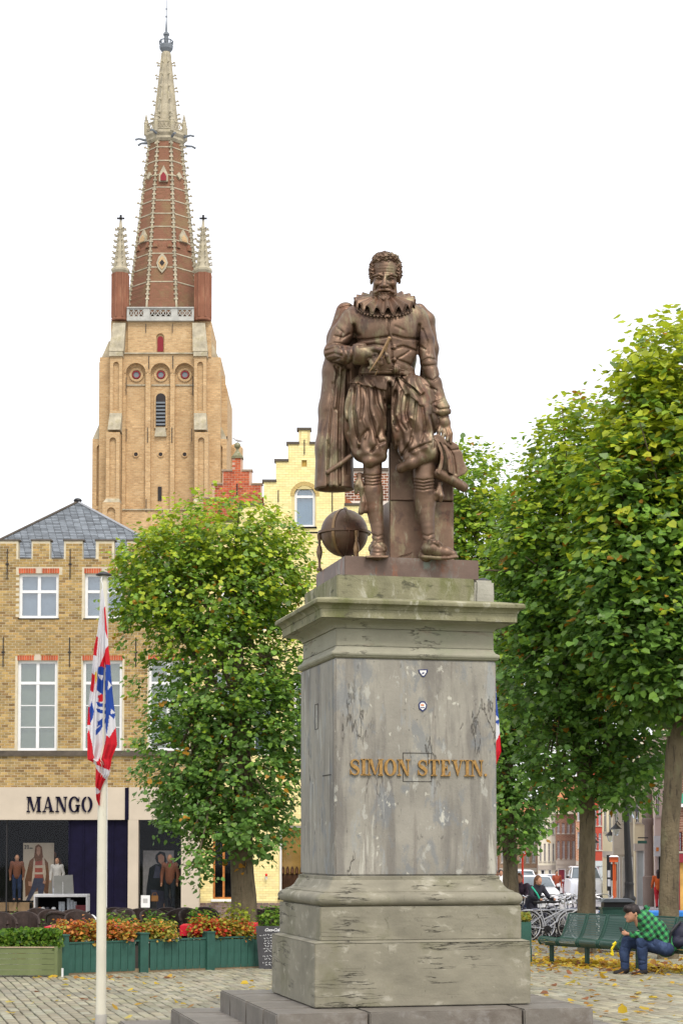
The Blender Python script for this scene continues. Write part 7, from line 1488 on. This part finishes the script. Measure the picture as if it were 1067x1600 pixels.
def house(label, x0, x1, top, Y, mat_, rows, gf=None, roof=0, cornice=True, frame=M_PW, back=M_DKW, name='town_house', gable=False, roofm=M_TILE, gfm=None, ww=.5):
    X = lambda p: PX(p, Y); Z = lambda p: PZ(p, Y); u = Y/F; t = thing(name, label, 'house', (X((x0+x1)/2), Y+4, G(Y)), group='houses along the street'); hs = []; fr = []
    for (a, b_, n) in rows:
        w_ = (x1-x0)/n
        for k in range(n): c = x0+(k+.5)*w_; h = (X(c-w_*ww/2), X(c+w_*ww/2), Z(b_), Z(a)); hs.append(h); fr.append(h)
    zg = Z(gf[0]) if gf else G(Y)
    mb = MB(); mb.holes(X(x0), X(x1), zg, Z(top), Y, Y+.3, hs); mb.box(X(x0), X(x1), Y+.302, Y+9, G(Y), Z(top)); mb.build('wall', mat_, t)
    for h in fr: window(t, *h, Y, 2, (h[2]+(h[3]-h[2])*.68,), (), fw=min(.09, (h[1]-h[0])*.13), depth=.16, back=back, frame=frame); MB().box(h[0]-.05, h[1]+.05, Y-.06, Y+.06, h[2]-.08, h[2]-.002).build('sill', M_H['stone'], t)
    if cornice: MB().box(X(x0)-.02, X(x1)+.02, Y-.22, Y+.3, Z(top)+.002, Z(top)+.28).build('cornice', M_H['white'], t)
    if gf:
        MB().box(X(x0), X(x1), Y-.05, Y+.28, Z(gf[0])-.35, Z(gf[0])-.002).build('shop_lintel', gfm or M_H['stone'], t); ops = [(X(a), X(b_), Z(c), m_) for a, b_, c, m_ in gf[1]]
        g = MB(); g.holes(X(x0), X(x1), G(Y), zg-.352, Y, Y+.28, [(a, b_, G(Y)-.1, c) for a, b_, c, m_ in ops]); g.build('ground_floor', gfm or mat_, t)
        for a, b_, c, m_ in ops:
            d = MB(); d.box(a+.02, b_-.02, Y+.16, Y+.22, G(Y), c-.01); d.build('door' if b_-a < 2.2 else 'shop_window', m_, t)
            d = MB(); d.box(a+.001, a+.07, Y+.08, Y+.155, G(Y), c-.01); d.box(b_-.07, b_-.001, Y+.08, Y+.155, G(Y), c-.01); d.box(a+.07, b_-.07, Y+.08, Y+.155, c-.1, c-.01); d.build('door_frame', frame, t)
    if roof:
        zt_ = Z(top)+.282 if cornice else Z(top)+.002
        if gable:
            MB().prism([(X(x0), zt_), (X(x1), zt_), (X((x0+x1)/2), Z(roof))], Y, Y+9).build('gable', mat_, t); q = MB(); c = X((x0+x1)/2)
            for s_, e in ((X(x0)-.15, 1), (X(x1)+.15, -1)): q.prism(sorted_ccw([(s_, zt_-.1), (s_, zt_+.1), (c, Z(roof)+.25), (c, Z(roof)+.02)]), Y-.1, Y+9.1)
            q.build('roof', roofm, t)
        else: q = MB(); zz_ = Z(roof); q.add([(X(x0), Y-.1, zt_), (X(x1), Y-.1, zt_), (X(x1), Y+4.5, zz_), (X(x0), Y+4.5, zz_), (X(x0), Y+9.1, zt_), (X(x1), Y+9.1, zt_)], [(0,1,2,3),(3,2,5,4),(0,3,4),(1,5,2),(0,4,5,1)]); q.build('roof', roofm, t)
    if x0 > 533:      # rear spread along the camera's view rays, so side walls stay out of sight
        seen = set()
        for ch in t.children_recursive:
            if ch.type == 'MESH' and ch.data.name not in seen:
                seen.add(ch.data.name); o_ = wloc(ch)
                for v in ch.data.vertices:
                    wy = v.co.y+o_.y
                    if wy > Y+.35: v.co.x = (v.co.x+o_.x)*(wy/Y)-o_.x+(wy-Y)*.03
    return t
DK = M_DKW
house('tan brick gabled house glimpsed between the farthest trunk and the white house', 780, 838, 1296, 158, M_H['tan'], [(1303,1318,6),(1328,1348,6)], (1356, [(786,798,1364,DK),(806,826,1364,DK)]), 1250)
house('ivory three storey house with narrow dark windows beside the brown brick house', 840.5, 867.5, 1272, 150, M_H['white'], [(1284,1304,4),(1318,1346,4)], (1352, [(844,851,1358,DK),(856,861,1358,DK)]), 1235, ww=.42)
house('brown brick house with grey ground floor and dark red garage door', 868, 899, 1272, 149, M_H['brown'], [(1286,1302,4),(1314,1342,4)], (1344, [(871,883,1357,flat('dark_red_door', (.22,.03,.05))),(886,890,1357,DK),(893,897,1357,DK)]), 1210, ww=.5, gfm=M_H['stone'], back=mk('pale_curtain', (.30,.32,.37)))
house('orange brick house with tall stepped roof behind the middle trunk', 899.5, 925, 1250, 146, M_H['orange'], [(1262,1282,3),(1300,1325,3)], (1345, [(904,910,1355,DK),(915,921,1355,DK)]), 1190)
house('tall red painted house with white ground floor', 925.5, 941, 1200, 128, M_H['red'], [(1215,1240,2),(1258,1290,2),(1302,1328,2)], (1345, [(930,936,1352,flat('red_door', (.45,.04,.02)))]), 1180, gfm=M_H['pale'], ww=.6)
house('cream house with black framed shop front and sign panel', 941.5, 957, 1195, 112, M_H['cream'], [(1210,1238,2),(1262,1300,2)], (1330, [(949,956,1340,DK)]), 1175)
house('beige stone house with tall grey door and balcony above', 957.5, 990, 1180, 100, M_H['stone'], [(1195,1225,3),(1250,1285,3)], (1325, [(963,968,1338,DK),(971,978,1338,mk('grey_door', (.45,.43,.42), .1)),(982,988,1338,DK)]), 1150, ww=.45)
house('cream corner house with wide upper windows behind the lamp post', 990.5, 1022, 1165, 92, M_H['cream'], [(1180,1215,3),(1240,1285,3)], (1318, [(993,1007,1325,M_H['pale']),(1012,1018,1335,DK)]), 1140)
house('pinkish house with carved stone upper floor and white poster frame', 1022.5, 1053, 1150, 86, M_H['pink'], [(1170,1205,3),(1235,1275,3)], (1312, [(1026,1034,1330,DK),(1040,1050,1330,DK)]), 1120)
house('brown brick shop with dark red window frames at the right edge', 1053.5, 1100, 1130, 76, M_H['brown'], [(1150,1195,3),(1300,1330,3)], (1334, [(1059,1080,1342,mk('ochre_room', (.50,.30,.08)))]), 1100, frame=flat('dark_red_frame', (.22,.02,.03)), gfm=flat('dark_red_frame', (.22,.02,.03)))
house('far orange roofed house closing the street behind the trees', 700, 780, 1285, 165, M_H['orange'], [(1300,1320,6),(1335,1360,6)], None, 1235)
sg2 = thing('shop_sign', 'green shop sign with white square at the right edge of the picture', 'sign', P(1065, 1247, 75.8)); MB().box(PX(1054, 75.8), PX(1100, 75.8), 75.7, 75.78, PZ(1255, 75.8), PZ(1240, 75.8)).build('board', flat('sign_green', (.05,.28,.18)), sg2); MB().box(PX(1058, 75.7), PX(1062, 75.7), 75.66, 75.695, PZ(1249, 75.8), PZ(1244, 75.8)).build('mark', M_PW, sg2); MB().box(PX(1054, 75.8), PX(1100, 75.8), 75.68, 75.78, PZ(1261, 75.8), PZ(1256, 75.8)).build('lower_board', M_PW, sg2)
ps = thing('framed_poster', 'white framed poster on the pinkish house left of the nearest trunk', 'poster', P(1026, 1316, 85.6)); MB().box(PX(1021, 85.8), PX(1032, 85.8), 85.75, 85.85, PZ(1338, 85.8), PZ(1306, 85.8)).build('panel', flat('poster_grey', (.55,.57,.6)), ps); MB().box(PX(1024, 85.8), PX(1028, 85.8), 85.73, 85.745, PZ(1330, 85.8), PZ(1324, 85.8)).build('print', M_ORG, ps)
ps = thing('notice_board', 'black board with white posters on the cream house', 'sign', P(951.5, 1370, 111)); MB().box(PX(948.5, 111), PX(954.5, 111), 111.3, 111.4, PZ(1392, 111), PZ(1336, 111)).build('board', M_IRON, ps)
for a in (1360, 1374): MB().box(PX(949.3, 111), PX(953.8, 111), 111.26, 111.29, PZ(a+11, 111), PZ(a, 111)).build('poster', M_PW, ps)
co = thing('stone_column', 'brown stone half column with capital on the cream corner house', 'column', (PX(1013, 89), 89, G(89))); q = MB(); q.lathe([(.3,G(89)),(.3,PZ(1370,89)),(.22,PZ(1368,89)),(.2,PZ(1290,89)),(.32,PZ(1285,89)),(.32,PZ(1280,89)),(.2,PZ(1278,89)),(.18,PZ(1235,89))], PX(1013, 89), 89, 12); q.build('shaft', M_H['dark'], co, smooth=True)
for i, (a, b_, y_) in enumerate(((1019,1272,84),(962,1298,96),(953,1308,104),(928,1318,120))):   # wall lanterns on brackets
    a = (993, 962, 953, 929)[i]; x_ = PX(a, y_); z_ = PZ(b_+6, y_); wl = thing('wall_lantern', ['black wall lantern on the cream corner house right of the lamp post','black bracket lantern on the beige stone house','black bracket lantern on the cream house','small black lantern on the red house'][i], 'lantern', (x_, y_, z_), group='lanterns on the house fronts')
    q = MB(); q.lathe([(.04,z_-.05),(.12,z_),(.2,z_+.28)], x_, y_, 6); q.build('glass', M_GL, wl); q = MB(); q.lathe([(.3,z_+.285),(.2,z_+.38),(.05,z_+.52),(.03,z_+.6)], x_, y_, 8); q.build('hood', M_IRON, wl); q = MB(); q.tube([(x_, y_, z_+.6), (x_+.1, y_+.3, z_+.7), (x_+.4, y_+1.2, z_+.5)], .03, 5); q.build('bracket', M_IRON, wl)
hs_ = thing('hanging_sign', 'small dark hanging sign under the lantern of the corner house', 'sign', P(1003, 1316, 88)); MB().box(PX(996, 88), PX(1010, 88), 88, 88.08, PZ(1318, 88), PZ(1313.5, 88)).build('board', M_DG, hs_); q = MB(); q.tube([(PX(996, 88), 88, PZ(1309, 88)), (PX(1012, 88), 88, PZ(1309, 88))], .03, 5); q.build('arm', M_IRON, hs_)
# red signs
M_SR = flat('signal_red', (.68,.05,.02), .5); M_SO = flat('orange_red', (.5,.09,.02), .5)
for i, (px_, top_, bot_, y_, m_, r_) in enumerate(((816,1331,1395,48,M_SR,7),(958,1343,1402,78,M_SO,6.5))):
    x_ = PX(px_, y_); rs2 = thing('red_sign', ['round red sign on a red pole in front of the white car','orange-red sign with pale hood on a red pole by the cream house'][i], 'sign', (x_, y_, G(y_)), group='red signs on poles'); u = y_/F
    q = MB(); q.tube([(x_, y_+.03, G(y_)), (x_, y_+.03, PZ(top_, y_))], 1.7*u, 8); q.build('pole', m_, rs2); q = MB(); zc_ = PZ(top_, y_)
    if i == 0:
        q.prism([(x_+r_*u*math.cos(a), zc_+r_*u*math.sin(a)) for a in [k*math.pi/10 for k in range(20)]], y_-.03, y_); q.build('disc', m_, rs2); q = MB(); q.box(x_-.05, x_+.05, y_-.045, y_-.032, zc_-.02, zc_+.01); q.ball((x_+3*u, y_-.03, zc_-2.5*u), .02, 6); q.build('mark', M_PW, rs2)
    else:
        q.prism([(x_-6.5*u, zc_-4*u), (x_+6.5*u, zc_-4*u), (x_+6.5*u, zc_+4*u), (x_-6.5*u, zc_+4*u)], y_-.1, y_); q.build('box', m_, rs2); q = MB(); q.frustum((x_-7.5*u, x_+7.5*u, y_-.2, y_+.05), (x_-5*u, x_+5*u, y_-.1, y_), zc_+4.1*u, zc_+6.5*u); q.build('hood', M_PW, rs2); MB().box(x_+2.1*u, x_+3.6*u, y_, y_+.05, PZ(1402, y_), PZ(1350, y_)).build('pole', M_SO, rs2); MB().box(x_-5*u, x_+5*u, y_+.06, y_+.1, PZ(1376, y_), PZ(1350, y_)).build('back_panel', M_IRON, rs2)
# ================================================================ cafe terrace and shop window display
M_WICK = mk('dark_wicker', (.035,.022,.018), .4, 18, rough=.6, bump=.6, bscale=50); M_RCL = mk('red_lacquer', (.55,.012,.03), .12, 4, rough=.45)
def chair():
    t = thing('cafe_chair', 'x', 'chair', (0,0,0), 0, 'dark wicker cafe chairs'); q = MB(); q.box(-.22,.22,-.22,.2,.43,.47); q.build('seat', M_WICK, t, local=True, bevel=.02)
    q = MB(); n = 12; pts = [(.27*math.cos(math.pi*i/n), .05+.24*math.sin(math.pi*i/n)) for i in range(n+1)]
    for i in range(n):
        (a, b_), (c, d) = pts[i], pts[i+1]; h0 = .66+.2*math.sin(math.pi*i/n)**.7; h1 = .66+.2*math.sin(math.pi*(i+1)/n)**.7; q.add([(a*.9,b_*.9,.47),(c*.9,d*.9,.47),(c,d,h1),(a,b_,h0),(a*.82,b_*.82,.47),(c*.82,d*.82,.47),(c*.9,d*.9,h1),(a*.9,b_*.9,h0)], [(0,1,2,3),(7,6,5,4),(3,2,6,7),(0,3,7,4),(1,5,6,2)])
    q.build('backrest', M_WICK, t, local=True, smooth=True)
    q = MB(); q.tube([(pts[i][0], pts[i][1], .67+.2*math.sin(math.pi*i/n)**.7) for i in range(n+1)], .026, 6); q.build('top_rim', M_WICK, t, local=True, smooth=True)
    for a, b_ in ((-.2,-.19),(.2,-.19),(-.2,.18),(.2,.18)): q = MB(); q.tube([(a,b_,0),(a*.95,b_*.95,.43)], .014, 6); q.build('leg', M_CHR, t, local=True)
    return t
c0 = chair()
spots = [(5,32.4,.4),(22,33.4,2.2),(38,32.6,.1),(84,34.4,.3),(100,33.6,2.8),(118,34.6,.2),(128,33.2,.4),(186,34.8,-.4),(198,36.0,.3),(206,34.2,1.5),(222,35.5,.2),(236,36.3,3.0),(245,35.0,.5),(262,36.6,.1),(276,35.4,-.3),(292,36.4,.2),(306,35.2,.6),(322,37.0,.2),(404,35.0,.3),(420,36.2,-.2),(66,36.0,.5),(180,36.6,.1)]
def where(px):
    for a, b_ in ((20,'at the far left behind the clipped hedge'),(60,'behind the clipped hedge'),(110,'in front of the white shelf unit'),(140,'between the shelf unit and the flagpole'),(195,'just right of the flagpole'),(230,'below the blue wall panel'),(270,'in front of the right shop window'),(300,'in front of the right sandstone pillar'),(340,'left of the lime trunk'),(999,'between the trunk and the pedestal')):
        if px <= a: return b_
for i, (px_, y_, r_) in enumerate(spots):
    o = c0 if i == 0 else copy_tree(c0); o.location = (PX(px_, y_), y_, G(y_)); o.rotation_euler = (0, 0, r_); o['label'] = 'dark wicker chair %s, %s' % (where(px_), ['nearer the planters','turned away','in the back row','angled to a table','set a little apart','with its back to us','tucked behind the others'][i % 7]) if i not in (7,) else 'dark wicker chair just right of the flagpole, half covered by a bush'
def table(px_, y_, w_, label, cloth=True):
    x_ = PX(px_, y_); t = thing('cafe_table', label, 'table', (x_, y_, G(y_)), 0, 'red cafe tables'); q = MB(); q.box(x_-w_/2, x_+w_/2, y_-.35, y_+.35, G(y_)+.66, G(y_)+.70); q.build('tabletop', M_RCL, t, bevel=.02)
    if cloth:
        q = MB(); 
        for a, b_, c, d in ((x_-w_/2-.01, x_+w_/2+.01, y_-.362, y_-.352),(x_-w_/2-.012, x_-w_/2-.002, y_-.35, y_+.35),(x_+w_/2+.002, x_+w_/2+.012, y_-.35, y_+.35)): q.box(a, b_, c, d, G(y_)+.54, G(y_)+.705)
        q.box(x_-w_/2-.01, x_+w_/2+.01, y_-.36, y_+.36, G(y_)+.702, G(y_)+.708); q.build('cloth', M_RCL, t)
    q = MB(); q.lathe([(.2,G(y_)),(.2,G(y_)+.03),(.03,G(y_)+.05),(.03,G(y_)+.65)], x_, y_, 10); q.build('pedestal_foot', M_IRON, t, smooth=True)
for i, (px_, y_, w_) in enumerate(((98,30.4,.45),(186,30.6,.36),(230,30.9,.55),(376,32.2,.55),(300,31.3,.3),(350,33.6,.5))): table(px_, y_, w_, ['red table with red cloth left of the flagpole','small red table just right of the flagpole','broad red table behind the middle planter post','long red table in front of the lime trunk','red table behind the last planter post','red table left of the lime trunk, farther back'][i])
pb = thing('parasol_bag', 'dark furled fabric bundle standing behind the middle of the green planter', 'bundle', (PX(288, 31.2), 31.2, G(31.2))); q = MB(); q.tube([(PX(291,31.2),31.2,G(31.2)+.2),(PX(286,31.2),31.2,PZ(1457,31.2))], [.06,.075], 9); q.build('fabric', mk('dark_blue_fabric', (.02,.03,.06), .3, 10), pb, smooth=True)
nap = thing('white_parcel', 'white paper wrapped bundle beside the flagpole behind the planter', 'parcel', P(144, 1440, 34)); q = MB(); q.ball((0,0,0), .1, 12, sc=(1,.7,1.3)); q.v = [(a*(1+.1*math.sin(c*40)), b_, c) for a, b_, c in q.v]; q.build('paper', M_PW, nap, local=True)
# shelf unit
Ys = 39.; X = lambda p: PX(p, Ys); Z = lambda p: PZ(p, Ys); su = thing('shelf_unit', 'white edged open shelf unit on the terrace holding glasses and menus', 'shelf', (X(96), Ys, G(Ys))); q = MB()
sh_ = [(X(54), X(137), Z(1401.5), Z(1397.5)), (X(54), X(137), Z(1427), Z(1424.5)), (X(54), X(137), Z(1452), Z(1450))]
for a, b_, c, d in sh_: MB().box(a, b_, Ys, Ys+.45, c, d).build('shelf_board', mk('grey_white_laminate', (.5,.5,.52), .08), su)
for a, b_ in ((54,55.8),(135.3,137)): MB().box(X(a), X(b_), Ys+.001, Ys+.449, G(Ys), Z(1402)).build('side', mk('grey_white_laminate', (.5,.5,.52), .08), su)
MB().box(X(56), X(135), Ys+.42, Ys+.44, G(Ys), Z(1402)).build('back_panel', M_INT, su)
M_TUM = mk('smoky_glass', (.22,.24,.27), .3, 30, rough=.15, bump=0)
k = 0
for px_, n in ((94,4),(98.5,4),(107,6),(112,5),(117,4)):
    for j in range(n): z0_ = Z(1424)+j*.035; q = MB(); q.lathe([(.032,z0_),(.04,z0_+.09)], X(px_), Ys+.15, 10); g = q.build('glass', M_TUM); tag(g, 'smoky tumbler, %s in the %s stack on the upper shelf' % (['lowest','second from below','third from below','fourth from below','fifth from below','topmost'][j], {94:'leftmost',98.5:'second',107:'middle tall',112:'fourth',117:'rightmost'}[px_]), 'glass', 'stacked tumblers on the shelf unit'); k += 1
for j in range(5): q = MB(); q.box(X(119), X(135), Ys+.03, Ys+.3, Z(1423.5)+j*.024, Z(1423.5)+j*.024+.02); tag(q.build('menu', mk('maroon_leather', (.10,.02,.025), .3), origin='mid'), 'maroon menu folder, %s of the pile at the right end of the shelf' % ['lowest','second','middle','fourth','topmost'][j], 'menu', 'menus on the shelf unit')
for px_, c_ in ((61,(.45,.2,.1)),(66,(.6,.6,.62)),(73,(.05,.05,.06)),(83,(.5,.52,.55))): q = MB(); q.ball((X(px_), Ys+.2, Z(1420)), .05, 8, sc=(1,1,.7)); tag(q.build('bowl', flat('bowl_%d' % px_, c_), origin='base', smooth=True), {61:'copper coloured bowl at the left end of the upper shelf',66:'white bowl beside the copper one on the upper shelf',73:'black bowl on the upper shelf',83:'pale glass bowl in the middle of the upper shelf'}[px_], 'bowl')
cr = thing('wooden_crate', 'pale wooden crate on the lower shelf holding small green pots', 'crate', (X(115), Ys+.2, Z(1449))); 
for j in range(3): MB().box(X(95), X(135), Ys+.02, Ys+.04, Z(1449)+j*.065, Z(1449)+j*.065+.058).build('slat', M_CARD, cr)
MB().box(X(95), X(135), Ys+.045, Ys+.36, Z(1449), Z(1449)+.16).build('inside', M_CARD, cr); hedge(cr, X(112), X(132), Ys+.08, Ys+.3, Z(1437), Z(1431), 160, .035, [(.02,.16,.08),(.04,.24,.12)], 3, 'plants')
bt2 = thing('blue_bottle', 'slim bottle with blue top on the lower shelf of the white unit', 'bottle', (X(91), Ys+.15, Z(1449))); q = MB(); q.lathe([(.03,Z(1449)),(.03,Z(1440)),(.012,Z(1436)),(.012,Z(1431))], X(91), Ys+.15, 10); q.build('glass', flat('bottle_blue', (.03,.06,.4)), bt2, smooth=True)
mt = thing('menu_screen', 'grey metal backed panel on a stand on top of the shelf unit', 'screen', (X(100), Ys+.2, Z(1397))); q = MB(); q.prism([(X(84), Z(1397)), (X(114.5), Z(1397)), (X(112.5), Z(1367)), (X(83), Z(1368.5))], Ys+.15, Ys+.18); q.build('panel', mk('brushed_grey', (.20,.20,.19), .12, 5, rough=.4, metal=.3), mt); q = MB(); q.box(X(97.5), X(98.5), Ys+.13, Ys+.148, Z(1397), Z(1378)); q.build('stand', M_CHR, mt)
for i in range(9):   # stacked wicker-like boxes in the shop window
    px_ = (2,16,30,43,8,22,36,48,54)[i]; row = 0 if i < 4 else 1; yb_ = 57.6; s_ = 6.3*yb_/F; x_ = PX(px_, yb_); zz_ = PZ(1440 if row == 0 else 1424, yb_); q = MB(); q.box(x_-s_, x_+s_, yb_-.1, yb_+.2, zz_, zz_+.27); tag(q.build('cardboard_box', M_CARD, origin='base', bevel=.01), 'brown box %s in the left shop window' % ['at the far left of the bottom row','second in the bottom row','third in the bottom row','last in the bottom row','at the left of the upper row','second in the upper row','third in the upper row','fourth in the upper row','right-hand one of the upper row'][i], 'box', 'brown boxes in the shop window')
# posters and shop dummies
M_PAPER = mk('poster_paper', (.62,.52,.38), .1, 2, rough=.7, bump=0)
def poster(label, x0, x1, y0, y1, Yp, shapes, paper):
    t = thing('poster', label, 'poster', (PX((x0+x1)/2, Yp), Yp, PZ(y1, Yp))); MB().box(PX(x0, Yp), PX(x1, Yp), Yp, Yp+.02, PZ(y1, Yp), PZ(y0, Yp)).build('sheet', paper, t)
    for i, (m_, pts) in enumerate(shapes): q = MB(); pp = [(PX(a, Yp), PZ(b_, Yp)) for a, b_ in pts]; tess(q, [pp if sum((pp[j][0]-pp[j-1][0])*(pp[j][1]+pp[j-1][1]) for j in range(len(pp))) < 0 else pp[::-1]], Yp-.0015*(i+1)-.001, Yp-.0015*i-.001); q.build('print', m_, t)
fl = lambda n, c: mk(n, c, .22, 9, rough=.8, bump=0)
P_SK = fl('print_skin', (.50,.27,.17)); P_BR = fl('print_brown', (.20,.09,.045)); P_DN = fl('print_denim', (.06,.065,.10)); P_RD = fl('print_red_knit', (.40,.10,.07)); P_CRM = fl('print_cream', (.62,.50,.36)); P_BK = fl('print_black', (.012,.018,.025))
poster('large cream poster of a long haired woman in brown coat in the left window', 37, 85, 1317, 1407, 57.9, [(P_BR, [(47,1345),(56,1337),(68,1338),(76,1348),(78,1372),(76,1402),(68,1390),(50,1395),(41,1402),(40,1375)]),(P_CRM, [(54,1338),(58,1336),(56,1365),(52,1385),(50,1385)]),(P_CRM, [(66,1338),(70,1340),(73,1365),(71,1380),(67,1360)]),(P_RD, [(56,1342),(67,1342),(68,1372),(55,1372)]),(P_CRM, [(56,1352),(68,1352),(68,1356),(56,1356)]),(P_CRM, [(55,1363),(68,1363),(68,1366),(55,1366)]),(P_DN, [(54,1372),(68,1372),(71,1384),(67,1404),(62,1404),(60,1386),(52,1400),(48,1407),(42,1407),(50,1388)]),(P_BR, [(56,1322),(61,1319),(66,1323),(68,1338),(66,1345),(56,1346),(54,1340)]),(P_SK, [(58,1325),(61,1322),(64,1325),(64,1333),(61,1338),(58,1333)]),(P_SK, [(45,1377),(51,1378),(51,1385),(46,1384)]),(P_SK, [(69,1376),(73,1376),(72,1381),(68,1380)]),
    (P_BK, [(38.5,1320.5),(41.5,1320.5),(41.5,1326.5),(38.5,1326.5),(38.5,1325.6),(40.6,1325.6),(40.6,1324),(39,1324),(39,1323.1),(40.6,1323.1),(40.6,1321.4),(38.5,1321.4)]),(P_BK, [(42.6,1320.5),(45.6,1320.5),(45.6,1326.5),(42.8,1326.5),(42.8,1325.6),(44.7,1325.6),(44.7,1324.1),(42.6,1324.1)]),(M_PAPER, [(43.4,1321.4),(44.7,1321.4),(44.7,1323.2),(43.4,1323.2)]),(P_BK, [(47,1324.5),(52,1324.5),(52,1326),(47,1326)])], M_PAPER)
poster('grey poster of a dark haired woman in black coat in the right window', 224, 272, 1329, 1426, 57.9, [(P_BK, [(234,1356),(243,1350),(254,1350),(262,1358),(266,1385),(262,1420),(240,1422),(228,1415),(230,1385)]),(P_DN, [(236,1390),(256,1392),(268,1405),(270,1424),(242,1424)]),(P_DN, [(244,1352),(250,1354),(252,1372),(240,1372)]),(P_BK, [(244,1336),(250,1330),(258,1332),(261,1345),(258,1352),(246,1349),(243,1342)]),(P_SK, [(247,1337),(252,1334),(257,1338),(257,1346),(253,1351),(248,1346)]),(P_SK, [(256,1412),(260,1410),(260,1418),(256,1419)])], fl('poster_grey_paper', (.36,.34,.32)))
M_DUM = hexm('dummy_skin', (.55,.28,.15))
person('shop_dummy', 'shop dummy in brown fleece lined jacket and jeans, leftmost in the left window', (PX(27.5, 57.5), 57.5, PZ(1408, 57.5)), .1, 1.42, mk('brown_suede', (.22,.08,.04), .2), M_JEAN, M_BRH, bald=True, cat='mannequin', skin=M_DUM, h=.016)
person('shop_dummy', 'shop dummy in dark jacket standing behind the cream poster', (PX(86, 58.4), 58.4, PZ(1405, 58.4)), -.2, 1.48, P_BR, M_JEAN, M_BRH, bald=True, cat='mannequin', skin=M_DUM, h=.016)
person('shop_dummy', 'shop dummy in white coat beside the grey panel in the left window', (PX(90, 57.5), 57.5, PZ(1412, 57.5)), -.1, 1.40, hexm('white_coat', (.7,.66,.58)), M_PW, M_BRH, bald=True, cat='mannequin', skin=M_DUM, coat=1, h=.016)
person('shop_dummy', 'shop dummy in brown jacket beside the grey poster in the right window', (PX(266, 57.45), 57.45, PZ(1425, 57.45)), -.1, 1.76, mk('brown_suede', (.22,.08,.04), .2), P_BK, M_BRH, bald=True, cat='mannequin', skin=M_DUM, h=.016)
hg = thing('handbag', 'tan handbag on a stand in front of the grey poster', 'handbag', P(242, 1404, 57.5)); MB().box(-.11,.11,-.06,.06,-.09,.09).build('bag', mk('tan_leather', (.40,.18,.05), .2), hg, local=True, bevel=.02); q = MB(); q.tube([(-.08,0,.09),(-.05,0,.17),(.05,0,.17),(.08,0,.09)], .01, 5); q.build('handle', mk('tan_leather', (.40,.18,.05), .2), hg, local=True); MB().box(-.06,.06,-.03,.03,-.45,-.092).build('stand', M_IRON, hg, local=True)
wn = thing('window_notice', 'plain white paper notice on the right shop window', 'notice', P(228, 1408, 57.03)); MB().box(PX(221, 57.03), PX(235, 57.03), 57.03, 57.045, PZ(1418, 57), PZ(1399, 57)).build('paper', M_PW, wn); MB().box(PX(224.5, 57.03), PX(231.5, 57.03), 57.026, 57.029, PZ(1411, 57), PZ(1404, 57)).build('print', flat('pale_grey_print', (.4,.4,.4)), wn)
# ================================================================ chalkboard
Yk = 30.9; kb = thing('chalkboard', 'dark chalkboard menu with white writing leaning beside the pedestal', 'chalkboard', (PX(419, Yk), Yk, G(Yk))); X = lambda p: PX(p, Yk); Z = lambda p: PZ(p, Yk)
q = MB(); q.prism([(X(405.5), Z(1514)), (X(447), Z(1514)), (X(447), Z(1447)), (X(400), Z(1447))], Yk, Yk+.03); q.build('panel', mk('slate_board', (.055,.055,.06), .2, 4, rough=.7), kb)
cu = bpy.data.curves.new('heading', 'FONT'); cu.body = 'Coca-Cola'; cu.size = .068; cu.shear = .45; cu.extrude = .001; cu.offset = .0012; cu.space_character = .86
tmp = bpy.data.objects.new('heading', cu); col.objects.link(tmp); dg = bpy.context.evaluated_depsgraph_get(); dg.update(); me = bpy.data.meshes.new_from_object(tmp.evaluated_get(dg)); bpy.data.objects.remove(tmp); me.materials.clear(); me.materials.append(M_PW)
ho = bpy.data.objects.new('heading', me); col.objects.link(ho); ho.parent = kb; ho.location = Vector((X(413.5), Yk-.004, Z(1455)))-wloc(kb); ho.rotation_euler = (math.pi/2, 0, 0)
r = random.Random(5)
for li, (py_, a, b_) in enumerate(((1461,406,433),(1466,413,440),(1470,414,438),(1474,413,436),(1478,414,438),(1482,412,434),(1486,414,432),(1494,411,428),(1498,414,436),(1504,411,430),(1508,415,426))):
    q = MB(); x = a
    while x < b_:
        n = r.randint(3, 6); pts = []
        for j in range(n): pts.append((X(x+j*.8), Yk-.003, Z(py_+r.uniform(-1.5, 1.5))))
        q.tube(pts, .0035, 4, cap=False); x += n*.8+1.2
    q.build('chalk_line', M_PW, kb, kind='stuff')
c0b = thing('boundary_wall', 'plain brick wall closing the square at the far left behind the shop', 'wall', (PX(-330, 60), 60, G(60))); MB().box(PX(-700, 60), PX(-110, 60), 59, 60, G(60), G(60)+7).build('wall', M_YB, c0b)
